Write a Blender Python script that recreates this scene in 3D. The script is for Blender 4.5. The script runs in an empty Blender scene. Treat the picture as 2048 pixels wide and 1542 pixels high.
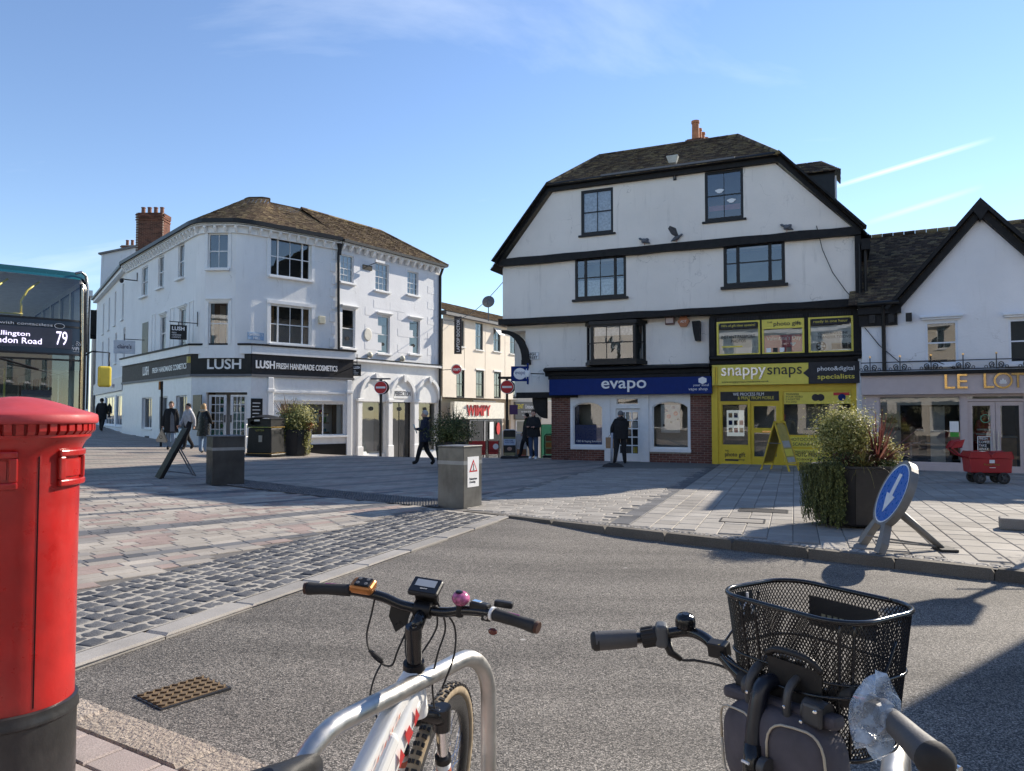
import bpy, bmesh, math, random
from mathutils import Vector, Matrix
from mathutils.geometry import tessellate_polygon
random.seed(7)
SC = bpy.context.scene
COL = SC.collection
R = math.radians
PI = math.pi
# ------------------------------------------------------------------ camera
FPX, PITCH, CAMZ = 1480.0, R(2.28), 1.6
cam_d = bpy.data.cameras.new('camera')
cam = bpy.data.objects.new('camera', cam_d)
COL.objects.link(cam)
cam.location = (0, 0, CAMZ)
cam.rotation_euler = (R(90) + PITCH, 0, 0)
cam_d.sensor_width = 36.0
cam_d.lens = FPX / 2048 * 36.0
cam_d.clip_start = 0.05
cam_d.clip_end = 3000
SC.camera = cam
# ------------------------------------------------------------------ sky and sun
SUN_AZ, SUN_EL = R(51), R(31)          # azimuth clockwise from +Y (the view direction)
world = bpy.data.worlds.new('World')
SC.world = world
world.use_nodes = True
wn, wl = world.node_tree.nodes, world.node_tree.links
wn.clear()
sky = wn.new('ShaderNodeTexSky')
sky.sky_type = 'NISHITA'
sky.sun_disc = False
sky.sun_elevation = SUN_EL
sky.sun_rotation = SUN_AZ
sky.altitude = 50
sky.air_density = 1.0
sky.dust_density = 0.0
sky.ozone_density = 1.8
bg = wn.new('ShaderNodeBackground')
bg.inputs['Strength'].default_value = 0.105
wo = wn.new('ShaderNodeOutputWorld')
tc = wn.new('ShaderNodeTexCoord')
sep = wn.new('ShaderNodeSeparateXYZ')
wl.new(tc.outputs['Generated'], sep.inputs[0])
def wmath(op, a, b=None):
 n = wn.new('ShaderNodeMath'); n.operation = op
 for i, v in enumerate((a, b)):
  if v is None: continue
  if isinstance(v, (int, float)): n.inputs[i].default_value = v
  else: wl.new(v, n.inputs[i])
 return n.outputs[0]
zz = wmath('ADD', wmath('MAXIMUM', sep.outputs[2], 0.0), 0.12)
cmb = wn.new('ShaderNodeCombineXYZ')
wl.new(wmath('DIVIDE', sep.outputs[0], zz), cmb.inputs[0])
wl.new(wmath('DIVIDE', sep.outputs[1], zz), cmb.inputs[1])
mp = wn.new('ShaderNodeMapping')
mp.inputs['Rotation'].default_value = (0, 0, R(62))
mp.inputs['Scale'].default_value = (0.7, 1.5, 1)
mp.inputs['Location'].default_value = (0.4, 2.1, 0)
wl.new(cmb.outputs[0], mp.inputs['Vector'])
nz = wn.new('ShaderNodeTexNoise')
nz.inputs['Scale'].default_value = 1.1
nz.inputs['Detail'].default_value = 9
nz.inputs['Roughness'].default_value = 0.58
nz.inputs['Distortion'].default_value = 0.5
wl.new(mp.outputs[0], nz.inputs['Vector'])
cr = wn.new('ShaderNodeValToRGB')
cr.color_ramp.elements[0].position = 0.57
cr.color_ramp.elements[0].color = (0, 0, 0, 1)
cr.color_ramp.elements[1].position = 0.86
cr.color_ramp.elements[1].color = (1, 1, 1, 1)
wl.new(nz.outputs['Fac'], cr.inputs['Fac'])
mx = wn.new('ShaderNodeMix')
mx.data_type = 'RGBA'
mx.inputs['B'].default_value = (7.6, 7.9, 8.2, 1)
def wdot(v):
 n = wn.new('ShaderNodeVectorMath'); n.operation = 'DOT_PRODUCT'
 wl.new(tc.outputs['Generated'], n.inputs[0]); n.inputs[1].default_value = v
 return n.outputs['Value']
def streak(a, b, w, amp):                # a thin vapour trail between two directions of the sky
 a, b = Vector(a).normalized(), Vector(b).normalized()
 t = (b - a).normalized(); h = (b - a).length / 2; m = (a + b) / 2
 s = wmath('DIVIDE', wmath('SUBTRACT', wdot(t), m.dot(t)), h)
 wd = wmath('MULTIPLY', wmath('ADD', nz.outputs['Fac'], 0.25), w)
 f = wmath('MAXIMUM', wmath('SUBTRACT', 1.0, wmath('DIVIDE', wmath('ABSOLUTE', wdot(a.cross(b).normalized())), wd)), 0.0)
 g = wmath('MAXIMUM', wmath('SUBTRACT', 1.0, wmath('MULTIPLY', s, s)), 0.0)
 return wmath('MULTIPLY', wmath('MULTIPLY', f, g), amp)
cl_f = wmath('MULTIPLY', cr.outputs['Color'], 0.3)
for q in (((.41, .989, .30), (.655, .986, .375), .005, .5), ((.47, .99, .256), (.64, .989, .31), .006, .25)):
 cl_f = wmath('MAXIMUM', cl_f, streak(*q))
wl.new(cl_f, mx.inputs['Factor'])
hsv = wn.new('ShaderNodeHueSaturation')
hsv.inputs['Hue'].default_value = 0.506
hsv.inputs['Saturation'].default_value = 1.06
wl.new(sky.outputs[0], hsv.inputs['Color'])
wl.new(hsv.outputs[0], mx.inputs['A'])
wl.new(mx.outputs['Result'], bg.inputs['Color'])
wl.new(bg.outputs[0], wo.inputs['Surface'])
sun_d = bpy.data.lights.new('sun', 'SUN')
sun_d.energy = 3.9
sun_d.angle = R(0.53)
sun_d.color = (1.0, 0.90, 0.755)
sun = bpy.data.objects.new('sun', sun_d)
COL.objects.link(sun)
SUNV = Vector((math.sin(SUN_AZ) * math.cos(SUN_EL), math.cos(SUN_AZ) * math.cos(SUN_EL), math.sin(SUN_EL)))
sun.location = SUNV * 60
sun.rotation_euler = SUNV.to_track_quat('Z', 'Y').to_euler()
SC.view_settings.view_transform = 'Standard'
SC.view_settings.look = 'None'
SC.view_settings.exposure = 1.0
SC.view_settings.gamma = 1.0
SC.view_settings.use_curve_mapping = False
SC.render.engine = 'CYCLES'
SC.cycles.use_denoising = True
SC.cycles.max_bounces = 6
SC.cycles.transparent_max_bounces = 12
SC.cycles.caustics_reflective = False
SC.cycles.caustics_refractive = False
# ------------------------------------------------------------------ measuring helpers
def ray(px, py):
 u, v = (px - 1024) / FPX, (771 - py) / FPX
 c, s = math.cos(PITCH), math.sin(PITCH)
 return Vector((u, c - s * v, s + c * v))
def at(px, py, y):                       # the point on that sight line y metres ahead
 d = ray(px, py)
 return Vector((0, 0, CAMZ)) + d * (y / d.y)
def onz(px, py, z=0.0):                  # the point on that sight line at height z
 d = ray(px, py)
 return Vector((0, 0, CAMZ)) + d * ((z - CAMZ) / d.z)
def smooth(a, b, t):
 t = min(1, max(0, (t - a) / (b - a)))
 return t * t * (3 - 2 * t)
def G(x, y):                             # lie of the land: flat square, rising left, falling away behind
 q = -x - 4.0
 sp = math.log1p(math.exp(-abs(q) * 1.2)) / 1.2 + max(0, q)
 return 0.042 * min(sp, 30) - 0.085 * min(max(0, y - 28), 30) * smooth(-12, -6.5, x)
class Facade:                            # x right along the front, y into the building, z up
 def __init__(s, ox, oy, x2, y2, z=0.0):
  s.o = Vector((ox, oy, z))
  u = Vector((x2 - ox, y2 - oy, 0)); s.len = u.length; u.normalize()
  s.u, s.n = u, Vector((-u.y, u.x, 0))
  s.M = Matrix(((u.x, s.n.x, 0, ox), (u.y, s.n.y, 0, oy), (0, 0, 1, z), (0, 0, 0, 1)))
 def px(s, px, py, y=0.0):            # (along, height) where a sight line meets the front (y metres in)
  d = ray(px, py); c = Vector((0, 0, CAMZ))
  o = s.o + s.n * y
  t = (o - c).dot(s.n) / d.dot(s.n)
  p = c + d * t
  return (p - s.o).dot(s.u), p.z - s.o.z
 def rect(s, x0, y0, x1, y1, y=0.0):
  xm = (x0 + x1) / 2
  return s.px(x0, y0, y)[0], s.px(x1, y0, y)[0], s.px(xm, y1, y)[1], s.px(xm, y0, y)[1]
 def P(s, x, y, z): return s.M @ Vector((x, y, z))
 # ------------------------------------------------------------------ mesh helpers
def T(x=0, y=0, z=0): return Matrix.Translation((x, y, z))
def RX(a): return Matrix.Rotation(a, 4, 'X')
def RY(a): return Matrix.Rotation(a, 4, 'Y')
def RZ(a): return Matrix.Rotation(a, 4, 'Z')
def S(x, y, z): return Matrix.Diagonal((x, y, z, 1))
ID = Matrix.Identity(4)
class MB:
 def __init__(s): s.v, s.f, s.m, s.mi, s.c, s.cv = [], [], [], 0, [], 0.5
 def add(s, vs, fs, M=None):
  o = len(s.v)
  if M is not None: vs = [M @ Vector(p) for p in vs]
  s.v += [tuple(p) for p in vs]
  for f in fs:
   s.f.append(tuple(i + o for i in f)); s.m.append(s.mi); s.c.append(s.cv)
  return s
 def box(s, x0, x1, y0, y1, z0, z1, M=None):
  return s.add([(x0,y0,z0),(x1,y0,z0),(x1,y1,z0),(x0,y1,z0),(x0,y0,z1),(x1,y0,z1),(x1,y1,z1),(x0,y1,z1)],
  [(0,3,2,1),(4,5,6,7),(0,1,5,4),(1,2,6,5),(2,3,7,6),(3,0,4,7)], M)
 def cbox(s, c, d, M=None):
  return s.box(c[0]-d[0]/2, c[0]+d[0]/2, c[1]-d[1]/2, c[1]+d[1]/2, c[2]-d[2]/2, c[2]+d[2]/2, M)
 def poly(s, pts): return s.add(pts, [tuple(range(len(pts)))])
 def sheet(s, outer, holes=(), y=0.0, reveal=0.0, M=None):   # wall in the x-z plane with openings
  def is_rect(q): return len(q) == 4 and len({round(x, 6) for x, z in q}) == 2 and len({round(z, 6) for x, z in q}) == 2
  if is_rect(outer) and all(is_rect(h) for h in holes):
   ox = (min(x for x, z in outer), max(x for x, z in outer)); oz = (min(z for x, z in outer), max(z for x, z in outer))
   bs = [(min(x for x, z in h), max(x for x, z in h), min(z for x, z in h), max(z for x, z in h)) for h in holes]
   xs = sorted({v for v in ox} | {v for b in bs for v in b[:2]}); zs = sorted({v for v in oz} | {v for b in bs for v in b[2:]})
   for i in range(len(xs) - 1):
    for j in range(len(zs) - 1):
     cx, cz = (xs[i] + xs[i+1]) / 2, (zs[j] + zs[j+1]) / 2
     if not (ox[0] < cx < ox[1] and oz[0] < cz < oz[1]) or any(b[0] < cx < b[1] and b[2] < cz < b[3] for b in bs): continue
     s.add([(xs[i], y, zs[j]), (xs[i+1], y, zs[j]), (xs[i+1], y, zs[j+1]), (xs[i], y, zs[j+1])], [(0, 1, 2, 3)], M)
  else:
   loops = [[Vector((x, z, 0)) for x, z in outer]] + [[Vector((x, z, 0)) for x, z in h] for h in holes]
   pts = [p for l in loops for p in l]
   out = []
   for t in tessellate_polygon(loops):
    a, b, c = (pts[i] for i in t)
    out.append(tuple(t) if (b - a).cross(c - a).z > 0 else tuple(t)[::-1])
   s.add([(p.x, y, p.y) for p in pts], out, M)
  if reveal:
   for h in holes:
    n = len(h)
    vs = [(x, y, z) for x, z in h] + [(x, y + reveal, z) for x, z in h]
    s.add(vs, [(i, (i+1) % n, n + (i+1) % n, n + i) for i in range(n)], M)
  return s
 def prism(s, pts, y0, y1, M=None):                         # outline in x-z pulled along y
  n = len(pts)
  vs = [(x, y0, z) for x, z in pts] + [(x, y1, z) for x, z in pts]
  fs = [(i, (i+1) % n, n + (i+1) % n, n + i) for i in range(n)]
  loops = [[Vector((x, z, 0)) for x, z in pts]]
  for t in tessellate_polygon(loops):
   fs += [tuple(t), tuple(n + i for i in reversed(t))]
  return s.add(vs, fs, M)
 def tube(s, pts, r, n=8, caps=True, M=None, flat=1.0):
  pts = [Vector(p) for p in pts]
  rs = r if isinstance(r, (list, tuple)) else [r] * len(pts)
  vs, fs = [], []
  t0 = (pts[1] - pts[0]).normalized()
  a = t0.orthogonal().normalized()
  for i, p in enumerate(pts):
   t = (pts[min(i+1, len(pts)-1)] - pts[max(i-1, 0)]).normalized()
   a = (a - t * a.dot(t)).normalized(); b = t.cross(a)
   for k in range(n):
    w = 2 * PI * k / n
    vs.append(p + (a * math.cos(w) + b * math.sin(w) * flat) * rs[i])
  for i in range(len(pts) - 1):
   for k in range(n):
    k2 = (k + 1) % n
    fs.append((i*n+k, i*n+k2, (i+1)*n+k2, (i+1)*n+k))
  if caps:
   fs.append(tuple(range(n))[::-1]); fs.append(tuple((len(pts)-1)*n + k for k in range(n)))
  return s.add(vs, fs, M)
 def lathe(s, prof, n=24, M=None, a0=0.0, a1=2*PI, cap=False):
  full = abs(a1 - a0 - 2*PI) < 1e-6
  m = n if full else n + 1
  vs, fs = [], []
  for r, z in prof:
   for k in range(m):
    w = a0 + (a1 - a0) * k / n
    vs.append((r * math.cos(w), r * math.sin(w), z))
  for i in range(len(prof) - 1):
   for k in range(n):
    k2 = (k + 1) % m
    fs.append((i*m+k, i*m+k2, (i+1)*m+k2, (i+1)*m+k))
  if cap:
   fs.append(tuple(range(m))[::-1]); fs.append(tuple((len(prof)-1)*m + k for k in range(m)))
  return s.add(vs, fs, M)
 def ell(s, c, r, nu=12, nv=8, M=None, top=-1):
  prof = []
  for j in range(nv + 1):
   w = PI * j / nv - PI / 2
   prof.append((math.cos(w), math.sin(w)))
  m = T(*c) @ S(*r)
  return s.lathe([(max(a, 1e-4), b) for a, b in prof], nu, (M @ m) if M is not None else m)
 def build(s, name, mat, parent=None, M=None, smooth=False, bevel=0.0, seg=2, kind=None, sub=0, auto=None):
  me = bpy.data.meshes.new(name)
  me.from_pydata(s.v, [], s.f)
  mats = mat if isinstance(mat, (list, tuple)) else [mat]
  for m in mats: me.materials.append(m)
  if len(mats) > 1: me.polygons.foreach_set('material_index', s.m)
  if smooth:
   me.polygons.foreach_set('use_smooth', [True] * len(s.f))
   if auto: me.set_sharp_from_angle(angle=R(auto))
  if any(c != 0.5 for c in s.c):
   at_ = me.attributes.new('rnd', 'FLOAT', 'FACE')
   at_.data.foreach_set('value', s.c)
  me.update()
  return place(name, me, parent, M, bevel, seg, kind, sub)
def place(name, me, parent=None, M=None, bevel=0.0, seg=2, kind=None, sub=0):
 o = bpy.data.objects.new(name, me)
 COL.objects.link(o)
 if parent is not None: o.parent = parent
 if M is not None: o.matrix_basis = M
 if bevel:
  b = o.modifiers.new('bevel', 'BEVEL'); b.width = bevel; b.segments = seg; b.limit_method = 'ANGLE'; b.angle_limit = R(40)
 if sub:
  b = o.modifiers.new('sub', 'SUBSURF'); b.levels = sub; b.render_levels = sub
 if kind: o['kind'] = kind
 return o
def tag(o, label, cat=None, group=None, kind=None):
 o['label'] = label
 if cat: o['category'] = cat
 if group: o['group'] = group
 if kind: o['kind'] = kind
 return o
def thing(name, label, cat, M=None, group=None):
 o = bpy.data.objects.new(name, None)
 COL.objects.link(o)
 o.empty_display_size = 0.2
 if M is not None: o.matrix_basis = M
 return tag(o, label, cat, group)
def children(o): return [c for c in COL.objects if c.parent == o]
def copy_tree(o, kids, M):              # kids: list of (child, [grandchildren])
 r = o.copy(); COL.objects.link(r); r.matrix_basis = M
 for c, gs in kids:
  c2 = c.copy(); COL.objects.link(c2); c2.parent = r
  for g in gs:
   g2 = g.copy(); COL.objects.link(g2); g2.parent = c2
 return r
FIT = []
def text(body, mat, parent, M, w=None, h=None, x0=0, z0=0, name='lettering', bold=0.0, y=-0.012, ext=0.004, center=False):
# lettering lying in the x-z plane of M, fitted to the given width / height
 cu = bpy.data.curves.new(name, 'FONT')
 cu.body = body; cu.size = 1.0; cu.extrude = 0.02; cu.offset = bold; cu.resolution_u = 3
 cu.materials.append(mat)
 o = bpy.data.objects.new(name, cu)
 COL.objects.link(o)
 if parent is not None: o.parent = parent
 FIT.append((o, M if M is not None else ID, w, h, x0, z0, y, ext, center))
 return o
def fit_text():
 bpy.context.view_layer.update()
 dg = bpy.context.evaluated_depsgraph_get(); jobs = []
 for o, M, w, h, x0, z0, y, ext, center in FIT:
  bb = o.bound_box
  bx0, bx1 = min(p[0] for p in bb), max(p[0] for p in bb)
  by0, by1 = min(p[1] for p in bb), max(p[1] for p in bb)
  sx = (w / (bx1 - bx0)) if w else None
  sy = (h / (by1 - by0)) if h else None
  sx = sx or sy; sy = sy or sx
  ox = x0 - bx0 * sx - ((bx1 - bx0) * sx / 2 if center else 0)
  mm = M @ T(ox, y, z0 - by0 * sy) @ RX(PI / 2) @ S(sx, sy, ext / 0.02)
  me = bpy.data.meshes.new_from_object(o.evaluated_get(dg))
  jobs.append((o, me, mm))
 for o, me, mm in jobs:
  nm, pa = o.name.split('.')[0], o.parent
  bpy.data.objects.remove(o)
  place(nm, me, pa, mm)
  # ------------------------------------------------------------------ materials
MATS = {}
def new_mat(name):
 m = bpy.data.materials.new(name); m.use_nodes = True
 nt = m.node_tree
 b = nt.nodes['Principled BSDF']
 MATS[name] = m
 return m, nt.nodes, nt.links, b
def rgba(c): return (c[0], c[1], c[2], 1)
def sc3(c, k): return tuple(min(1, max(0, v * k)) for v in c)
def noise(n, l, vec, scale, detail=4, rough=0.55):
 x = n.new('ShaderNodeTexNoise'); x.inputs['Scale'].default_value = scale
 x.inputs['Detail'].default_value = detail; x.inputs['Roughness'].default_value = rough
 if vec is not None: l.new(vec, x.inputs['Vector'])
 return x.outputs['Fac']
def ramp(n, l, fac, stops, interp='LINEAR'):
 x = n.new('ShaderNodeValToRGB'); e = x.color_ramp.elements
 x.color_ramp.interpolation = interp
 while len(e) < len(stops): e.new(0.5)
 for i, (p, c) in enumerate(stops):
  e[i].position = p; e[i].color = rgba(c) if not isinstance(c, (int, float)) else (c, c, c, 1)
 l.new(fac, x.inputs['Fac'])
 return x.outputs['Color']
def mixc(n, l, fac, a, b, mode='MIX'):
 x = n.new('ShaderNodeMix'); x.data_type = 'RGBA'; x.blend_type = mode
 for sock, v in (('Factor', fac), ('A', a), ('B', b)):
  if isinstance(v, (int, float)): x.inputs[sock].default_value = v
  elif isinstance(v, tuple): x.inputs[sock].default_value = rgba(v)
  else: l.new(v, x.inputs[sock])
 return x.outputs['Result']
def bump(n, l, b, h, strength, dist=0.01):
 x = n.new('ShaderNodeBump'); x.inputs['Strength'].default_value = strength; x.inputs['Distance'].default_value = dist
 l.new(h, x.inputs['Height']); l.new(x.outputs[0], b.inputs['Normal'])
def coord(n, kind='Object'):
 return n.new('ShaderNodeTexCoord').outputs[kind]
def mapped(n, l, vec, scale=(1,1,1), rot=(0,0,0)):
 x = n.new('ShaderNodeMapping'); x.inputs['Scale'].default_value = scale; x.inputs['Rotation'].default_value = rot
 l.new(vec, x.inputs['Vector']); return x.outputs[0]
def mat(name, col, rough=0.6, metal=0.0, var=0.12, scale=6.0, bmp=0.0, bscale=80.0, bdist=0.004, spec=0.5, coat=0.0, dirt=None, dirt_amt=0.0):
 if name in MATS: return MATS[name]
 m, n, l, b = new_mat(name)
 v = coord(n)
 f = noise(n, l, v, scale, 6)
 c = ramp(n, l, f, [(0.3, sc3(col, 1 - var)), (0.7, sc3(col, 1 + var))])
 if dirt:
  g = ramp(n, l, noise(n, l, mapped(n, l, v, (1, 1, 0.35)), 2.3, 8, 0.65), [(0.52, 0.0), (0.78, 1.0)])
  x = n.new('ShaderNodeMath'); x.operation = 'MULTIPLY'; x.inputs[1].default_value = dirt_amt
  l.new(g, x.inputs[0])
  c = mixc(n, l, x.outputs[0], c, dirt)
 l.new(c, b.inputs['Base Color'])
 rr = ramp(n, l, noise(n, l, v, scale * 3.1, 5), [(0.3, max(0.02, rough - 0.08)), (0.7, min(1, rough + 0.08))])
 l.new(rr, b.inputs['Roughness'])
 b.inputs['Metallic'].default_value = metal
 b.inputs['Specular IOR Level'].default_value = spec
 b.inputs['Coat Weight'].default_value = coat
 b.inputs['Coat Roughness'].default_value = 0.08
 if bmp: bump(n, l, b, noise(n, l, v, bscale, 5), bmp, bdist)
 return m
def stucco(name, col, stain=(0.33, 0.3, 0.27), amt=0.35):
 m, n, l, b = new_mat(name)
 v = coord(n)
 big = ramp(n, l, noise(n, l, v, 0.55, 7, 0.6), [(0.3, sc3(col, 0.93)), (0.7, sc3(col, 1.05))])
 st = ramp(n, l, noise(n, l, mapped(n, l, v, (3.0, 3.0, 0.35)), 1.5, 8, 0.7), [(0.56, 0.0), (0.85, 1.0)])
 x = n.new('ShaderNodeMath'); x.operation = 'MULTIPLY'; x.inputs[1].default_value = amt; l.new(st, x.inputs[0])
 c = mixc(n, l, x.outputs[0], big, stain)
 # hairline cracks
 vo = n.new('ShaderNodeTexVoronoi'); vo.feature = 'DISTANCE_TO_EDGE'; vo.inputs['Scale'].default_value = 0.55
 dist = n.new('ShaderNodeVectorMath'); dist.operation = 'ADD'
 nn = n.new('ShaderNodeTexNoise'); nn.inputs['Scale'].default_value = 2.5; nn.inputs['Detail'].default_value = 6; l.new(v, nn.inputs['Vector'])
 sc = n.new('ShaderNodeVectorMath'); sc.operation = 'SCALE'; sc.inputs['Scale'].default_value = 0.9; l.new(nn.outputs['Color'], sc.inputs[0])
 l.new(v, dist.inputs[0]); l.new(sc.outputs[0], dist.inputs[1]); l.new(dist.outputs[0], vo.inputs['Vector'])
 ck = ramp(n, l, vo.outputs['Distance'], [(0.0, 1.0), (0.006, 0.0)])
 gate = ramp(n, l, noise(n, l, v, 0.8, 3), [(0.52, 0.0), (0.66, 0.6)])
 y = n.new('ShaderNodeMath'); y.operation = 'MULTIPLY'; l.new(ck, y.inputs[0]); l.new(gate, y.inputs[1])
 c = mixc(n, l, y.outputs[0], c, sc3(stain, 0.6))
 l.new(c, b.inputs['Base Color'])
 b.inputs['Roughness'].default_value = 0.75
 b.inputs['Specular IOR Level'].default_value = 0.25
 h = n.new('ShaderNodeMath'); h.operation = 'ADD'
 l.new(noise(n, l, v, 14, 6), h.inputs[0]); l.new(noise(n, l, v, 2.0, 3), h.inputs[1])
 bump(n, l, b, h.outputs[0], 0.35, 0.02)
 return m
def glass_mat(name, tint=(0.75, 0.8, 0.8), refl=0.10, wav=0.0):
 m, n, l, b = new_mat(name)
 n.remove(b)
 out = n['Material Output']
 tr = n.new('ShaderNodeBsdfTransparent'); tr.inputs['Color'].default_value = rgba(tint)
 gl = n.new('ShaderNodeBsdfGlossy'); gl.inputs['Roughness'].default_value = 0.01; gl.inputs['Color'].default_value = (0.95, 0.97, 1, 1)
 lw = n.new('ShaderNodeFresnel'); lw.inputs['IOR'].default_value = 1.5
 ad = n.new('ShaderNodeMath'); ad.operation = 'ADD'; ad.use_clamp = True; ad.inputs[1].default_value = refl
 l.new(lw.outputs[0], ad.inputs[0])
 mx = n.new('ShaderNodeMixShader')
 l.new(ad.outputs[0], mx.inputs[0]); l.new(tr.outputs[0], mx.inputs[1]); l.new(gl.outputs[0], mx.inputs[2])
 l.new(mx.outputs[0], out.inputs['Surface'])
 if wav:
  bp = n.new('ShaderNodeBump'); bp.inputs['Strength'].default_value = wav; bp.inputs['Distance'].default_value = 0.02
  l.new(noise(n, l, mapped(n, l, coord(n), (1.2, 1, 3)), 1.6, 2), bp.inputs['Height'])
  l.new(bp.outputs[0], gl.inputs['Normal'])
 return m
def piece_mat(name, stops, rough=0.85, attr=False, grain=120.0, bmp=0.4, bdist=0.004, speck=0.25, spec=0.3):
# stones, bricks, tiles: each piece takes its own colour from the ramp
 m, n, l, b = new_mat(name)
 if attr:
  a = n.new('ShaderNodeAttribute'); a.attribute_name = 'rnd'; f = a.outputs['Fac']
 else:
  f = n.new('ShaderNodeObjectInfo').outputs['Random']
 c = ramp(n, l, f, stops, 'CONSTANT' if len(stops) > 3 else 'LINEAR')
 v = coord(n, 'Object')
 ge = n.new('ShaderNodeNewGeometry').outputs['Position']
 sp = ramp(n, l, noise(n, l, ge, grain, 3, 0.7), [(0.32, 1 - speck), (0.68, 1 + speck)])
 c = mixc(n, l, 1.0, c, sp, 'MULTIPLY')
 big = ramp(n, l, noise(n, l, ge, 1.1, 8, 0.68), [(0.3, 0.74), (0.7, 1.14)])
 c = mixc(n, l, 1.0, c, big, 'MULTIPLY')
 spo = ramp(n, l, noise(n, l, ge, 5.5, 5, 0.6), [(0.66, 0.0), (0.74, 0.4)])
 c = mixc(n, l, spo, c, (0.10, 0.092, 0.083))
 l.new(c, b.inputs['Base Color'])
 b.inputs['Roughness'].default_value = rough
 b.inputs['Specular IOR Level'].default_value = spec
 bump(n, l, b, noise(n, l, ge, grain * 0.6, 4), bmp, bdist)
 return m
def leaf_mat(name, stops, trans=0.25):
 m, n, l, b = new_mat(name)
 a = n.new('ShaderNodeAttribute'); a.attribute_name = 'rnd'
 c = ramp(n, l, a.outputs['Fac'], stops)
 l.new(c, b.inputs['Base Color'])
 b.inputs['Roughness'].default_value = 0.5
 b.inputs['Specular IOR Level'].default_value = 0.35
 out = n['Material Output']
 tl = n.new('ShaderNodeBsdfTranslucent'); l.new(c, tl.inputs['Color'])
 mx = n.new('ShaderNodeMixShader'); mx.inputs[0].default_value = trans
 l.new(b.outputs[0], mx.inputs[1]); l.new(tl.outputs[0], mx.inputs[2]); l.new(mx.outputs[0], out.inputs['Surface'])
 return m
def asphalt_mat():
 m, n, l, b = new_mat('asphalt')
 ge = n.new('ShaderNodeNewGeometry').outputs['Position']
 vo = n.new('ShaderNodeTexVoronoi'); vo.inputs['Scale'].default_value = 120; l.new(ge, vo.inputs['Vector'])
 sepc = n.new('ShaderNodeSeparateColor'); l.new(vo.outputs['Color'], sepc.inputs[0])
 st = ramp(n, l, sepc.outputs[0], [(0.0, (0.045, 0.042, 0.038)), (0.25, (0.125, 0.116, 0.104)), (0.55, (0.195, 0.178, 0.157)), (0.85, (0.29, 0.262, 0.228)), (1.0, (0.42, 0.385, 0.34))])
 edge = ramp(n, l, vo.outputs['Distance'], [(0.42, 1.0), (0.72, 0.3)])
 c = mixc(n, l, 1.0, st, edge, 'MULTIPLY')
 big = ramp(n, l, noise(n, l, ge, 0.8, 7, 0.6), [(0.3, 0.87), (0.7, 1.1)])
 c = mixc(n, l, 1.0, c, big, 'MULTIPLY')
 pt = ramp(n, l, noise(n, l, ge, 2.3, 7, 0.7), [(0.60, 0.0), (0.72, 0.55)])
 c = mixc(n, l, pt, c, (0.10, 0.092, 0.083))
 gum = n.new('ShaderNodeTexVoronoi'); gum.inputs['Scale'].default_value = 1.6; l.new(ge, gum.inputs['Vector'])
 gm = ramp(n, l, gum.outputs['Distance'], [(0.028, 0.75), (0.04, 0.0)])
 c = mixc(n, l, gm, c, (0.42, 0.40, 0.37))
 wr = ramp(n, l, noise(n, l, mapped(n, l, ge, (0.22, 1.6, 1), (0, 0, R(38))), 1.0, 4), [(0.40, 1.12), (0.64, 0.78)])
 c = mixc(n, l, 1.0, c, wr, 'MULTIPLY')
 l.new(c, b.inputs['Base Color'])
 b.inputs['Roughness'].default_value = 0.8
 b.inputs['Specular IOR Level'].default_value = 0.35
 h = ramp(n, l, vo.outputs['Distance'], [(0.0, 1.0), (0.7, 0.0)])
 hh = n.new('ShaderNodeMath'); hh.operation = 'MULTIPLY'; l.new(h, hh.inputs[0]); l.new(sepc.outputs[1], hh.inputs[1])
 bump(n, l, b, hh.outputs[0], 0.7, 0.005)
 return m
def paving_far_mat():
# small pavers too far away to tell apart: colour and joints
 m, n, l, b = new_mat('paving_far')
 ge = n.new('ShaderNodeNewGeometry').outputs['Position']
 v = mapped(n, l, ge, (1, 1, 1), (0, 0, R(-47)))
 br = n.new('ShaderNodeTexBrick')
 for k, x in (('Color1', 0.0), ('Color2', 1.0), ('Mortar', 0.5)): br.inputs[k].default_value = (x, x, x, 1)
 br.inputs['Scale'].default_value = 1.0
 br.inputs['Mortar Size'].default_value = 0.008
 br.inputs['Brick Width'].default_value = 0.42; br.inputs['Row Height'].default_value = 0.24
 br.inputs['Bias'].default_value = 0.0
 l.new(v, br.inputs['Vector'])
 c = ramp(n, l, br.outputs['Color'], [(0.0, (0.25, 0.225, 0.20)), (0.5, (0.36, 0.32, 0.275)), (1.0, (0.30, 0.24, 0.215))])
 c = mixc(n, l, br.outputs['Fac'], c, (0.10, 0.095, 0.09))
 wv = n.new('ShaderNodeTexWave'); wv.bands_direction = 'Y'; wv.inputs['Scale'].default_value = 0.21; wv.inputs['Distortion'].default_value = 0.0
 l.new(v, wv.inputs['Vector'])
 band = ramp(n, l, wv.outputs['Fac'], [(0.86, 0.0), (0.9, 0.55)])
 c = mixc(n, l, band, c, (0.12, 0.12, 0.125))
 big = ramp(n, l, noise(n, l, ge, 0.5, 7, 0.65), [(0.3, 0.8), (0.7, 1.12)])
 c = mixc(n, l, 1.0, c, big, 'MULTIPLY')
 l.new(c, b.inputs['Base Color'])
 b.inputs['Roughness'].default_value = 0.75
 b.inputs['Specular IOR Level'].default_value = 0.35
 bump(n, l, b, br.outputs['Fac'], -0.4, 0.006)
 return m
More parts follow.
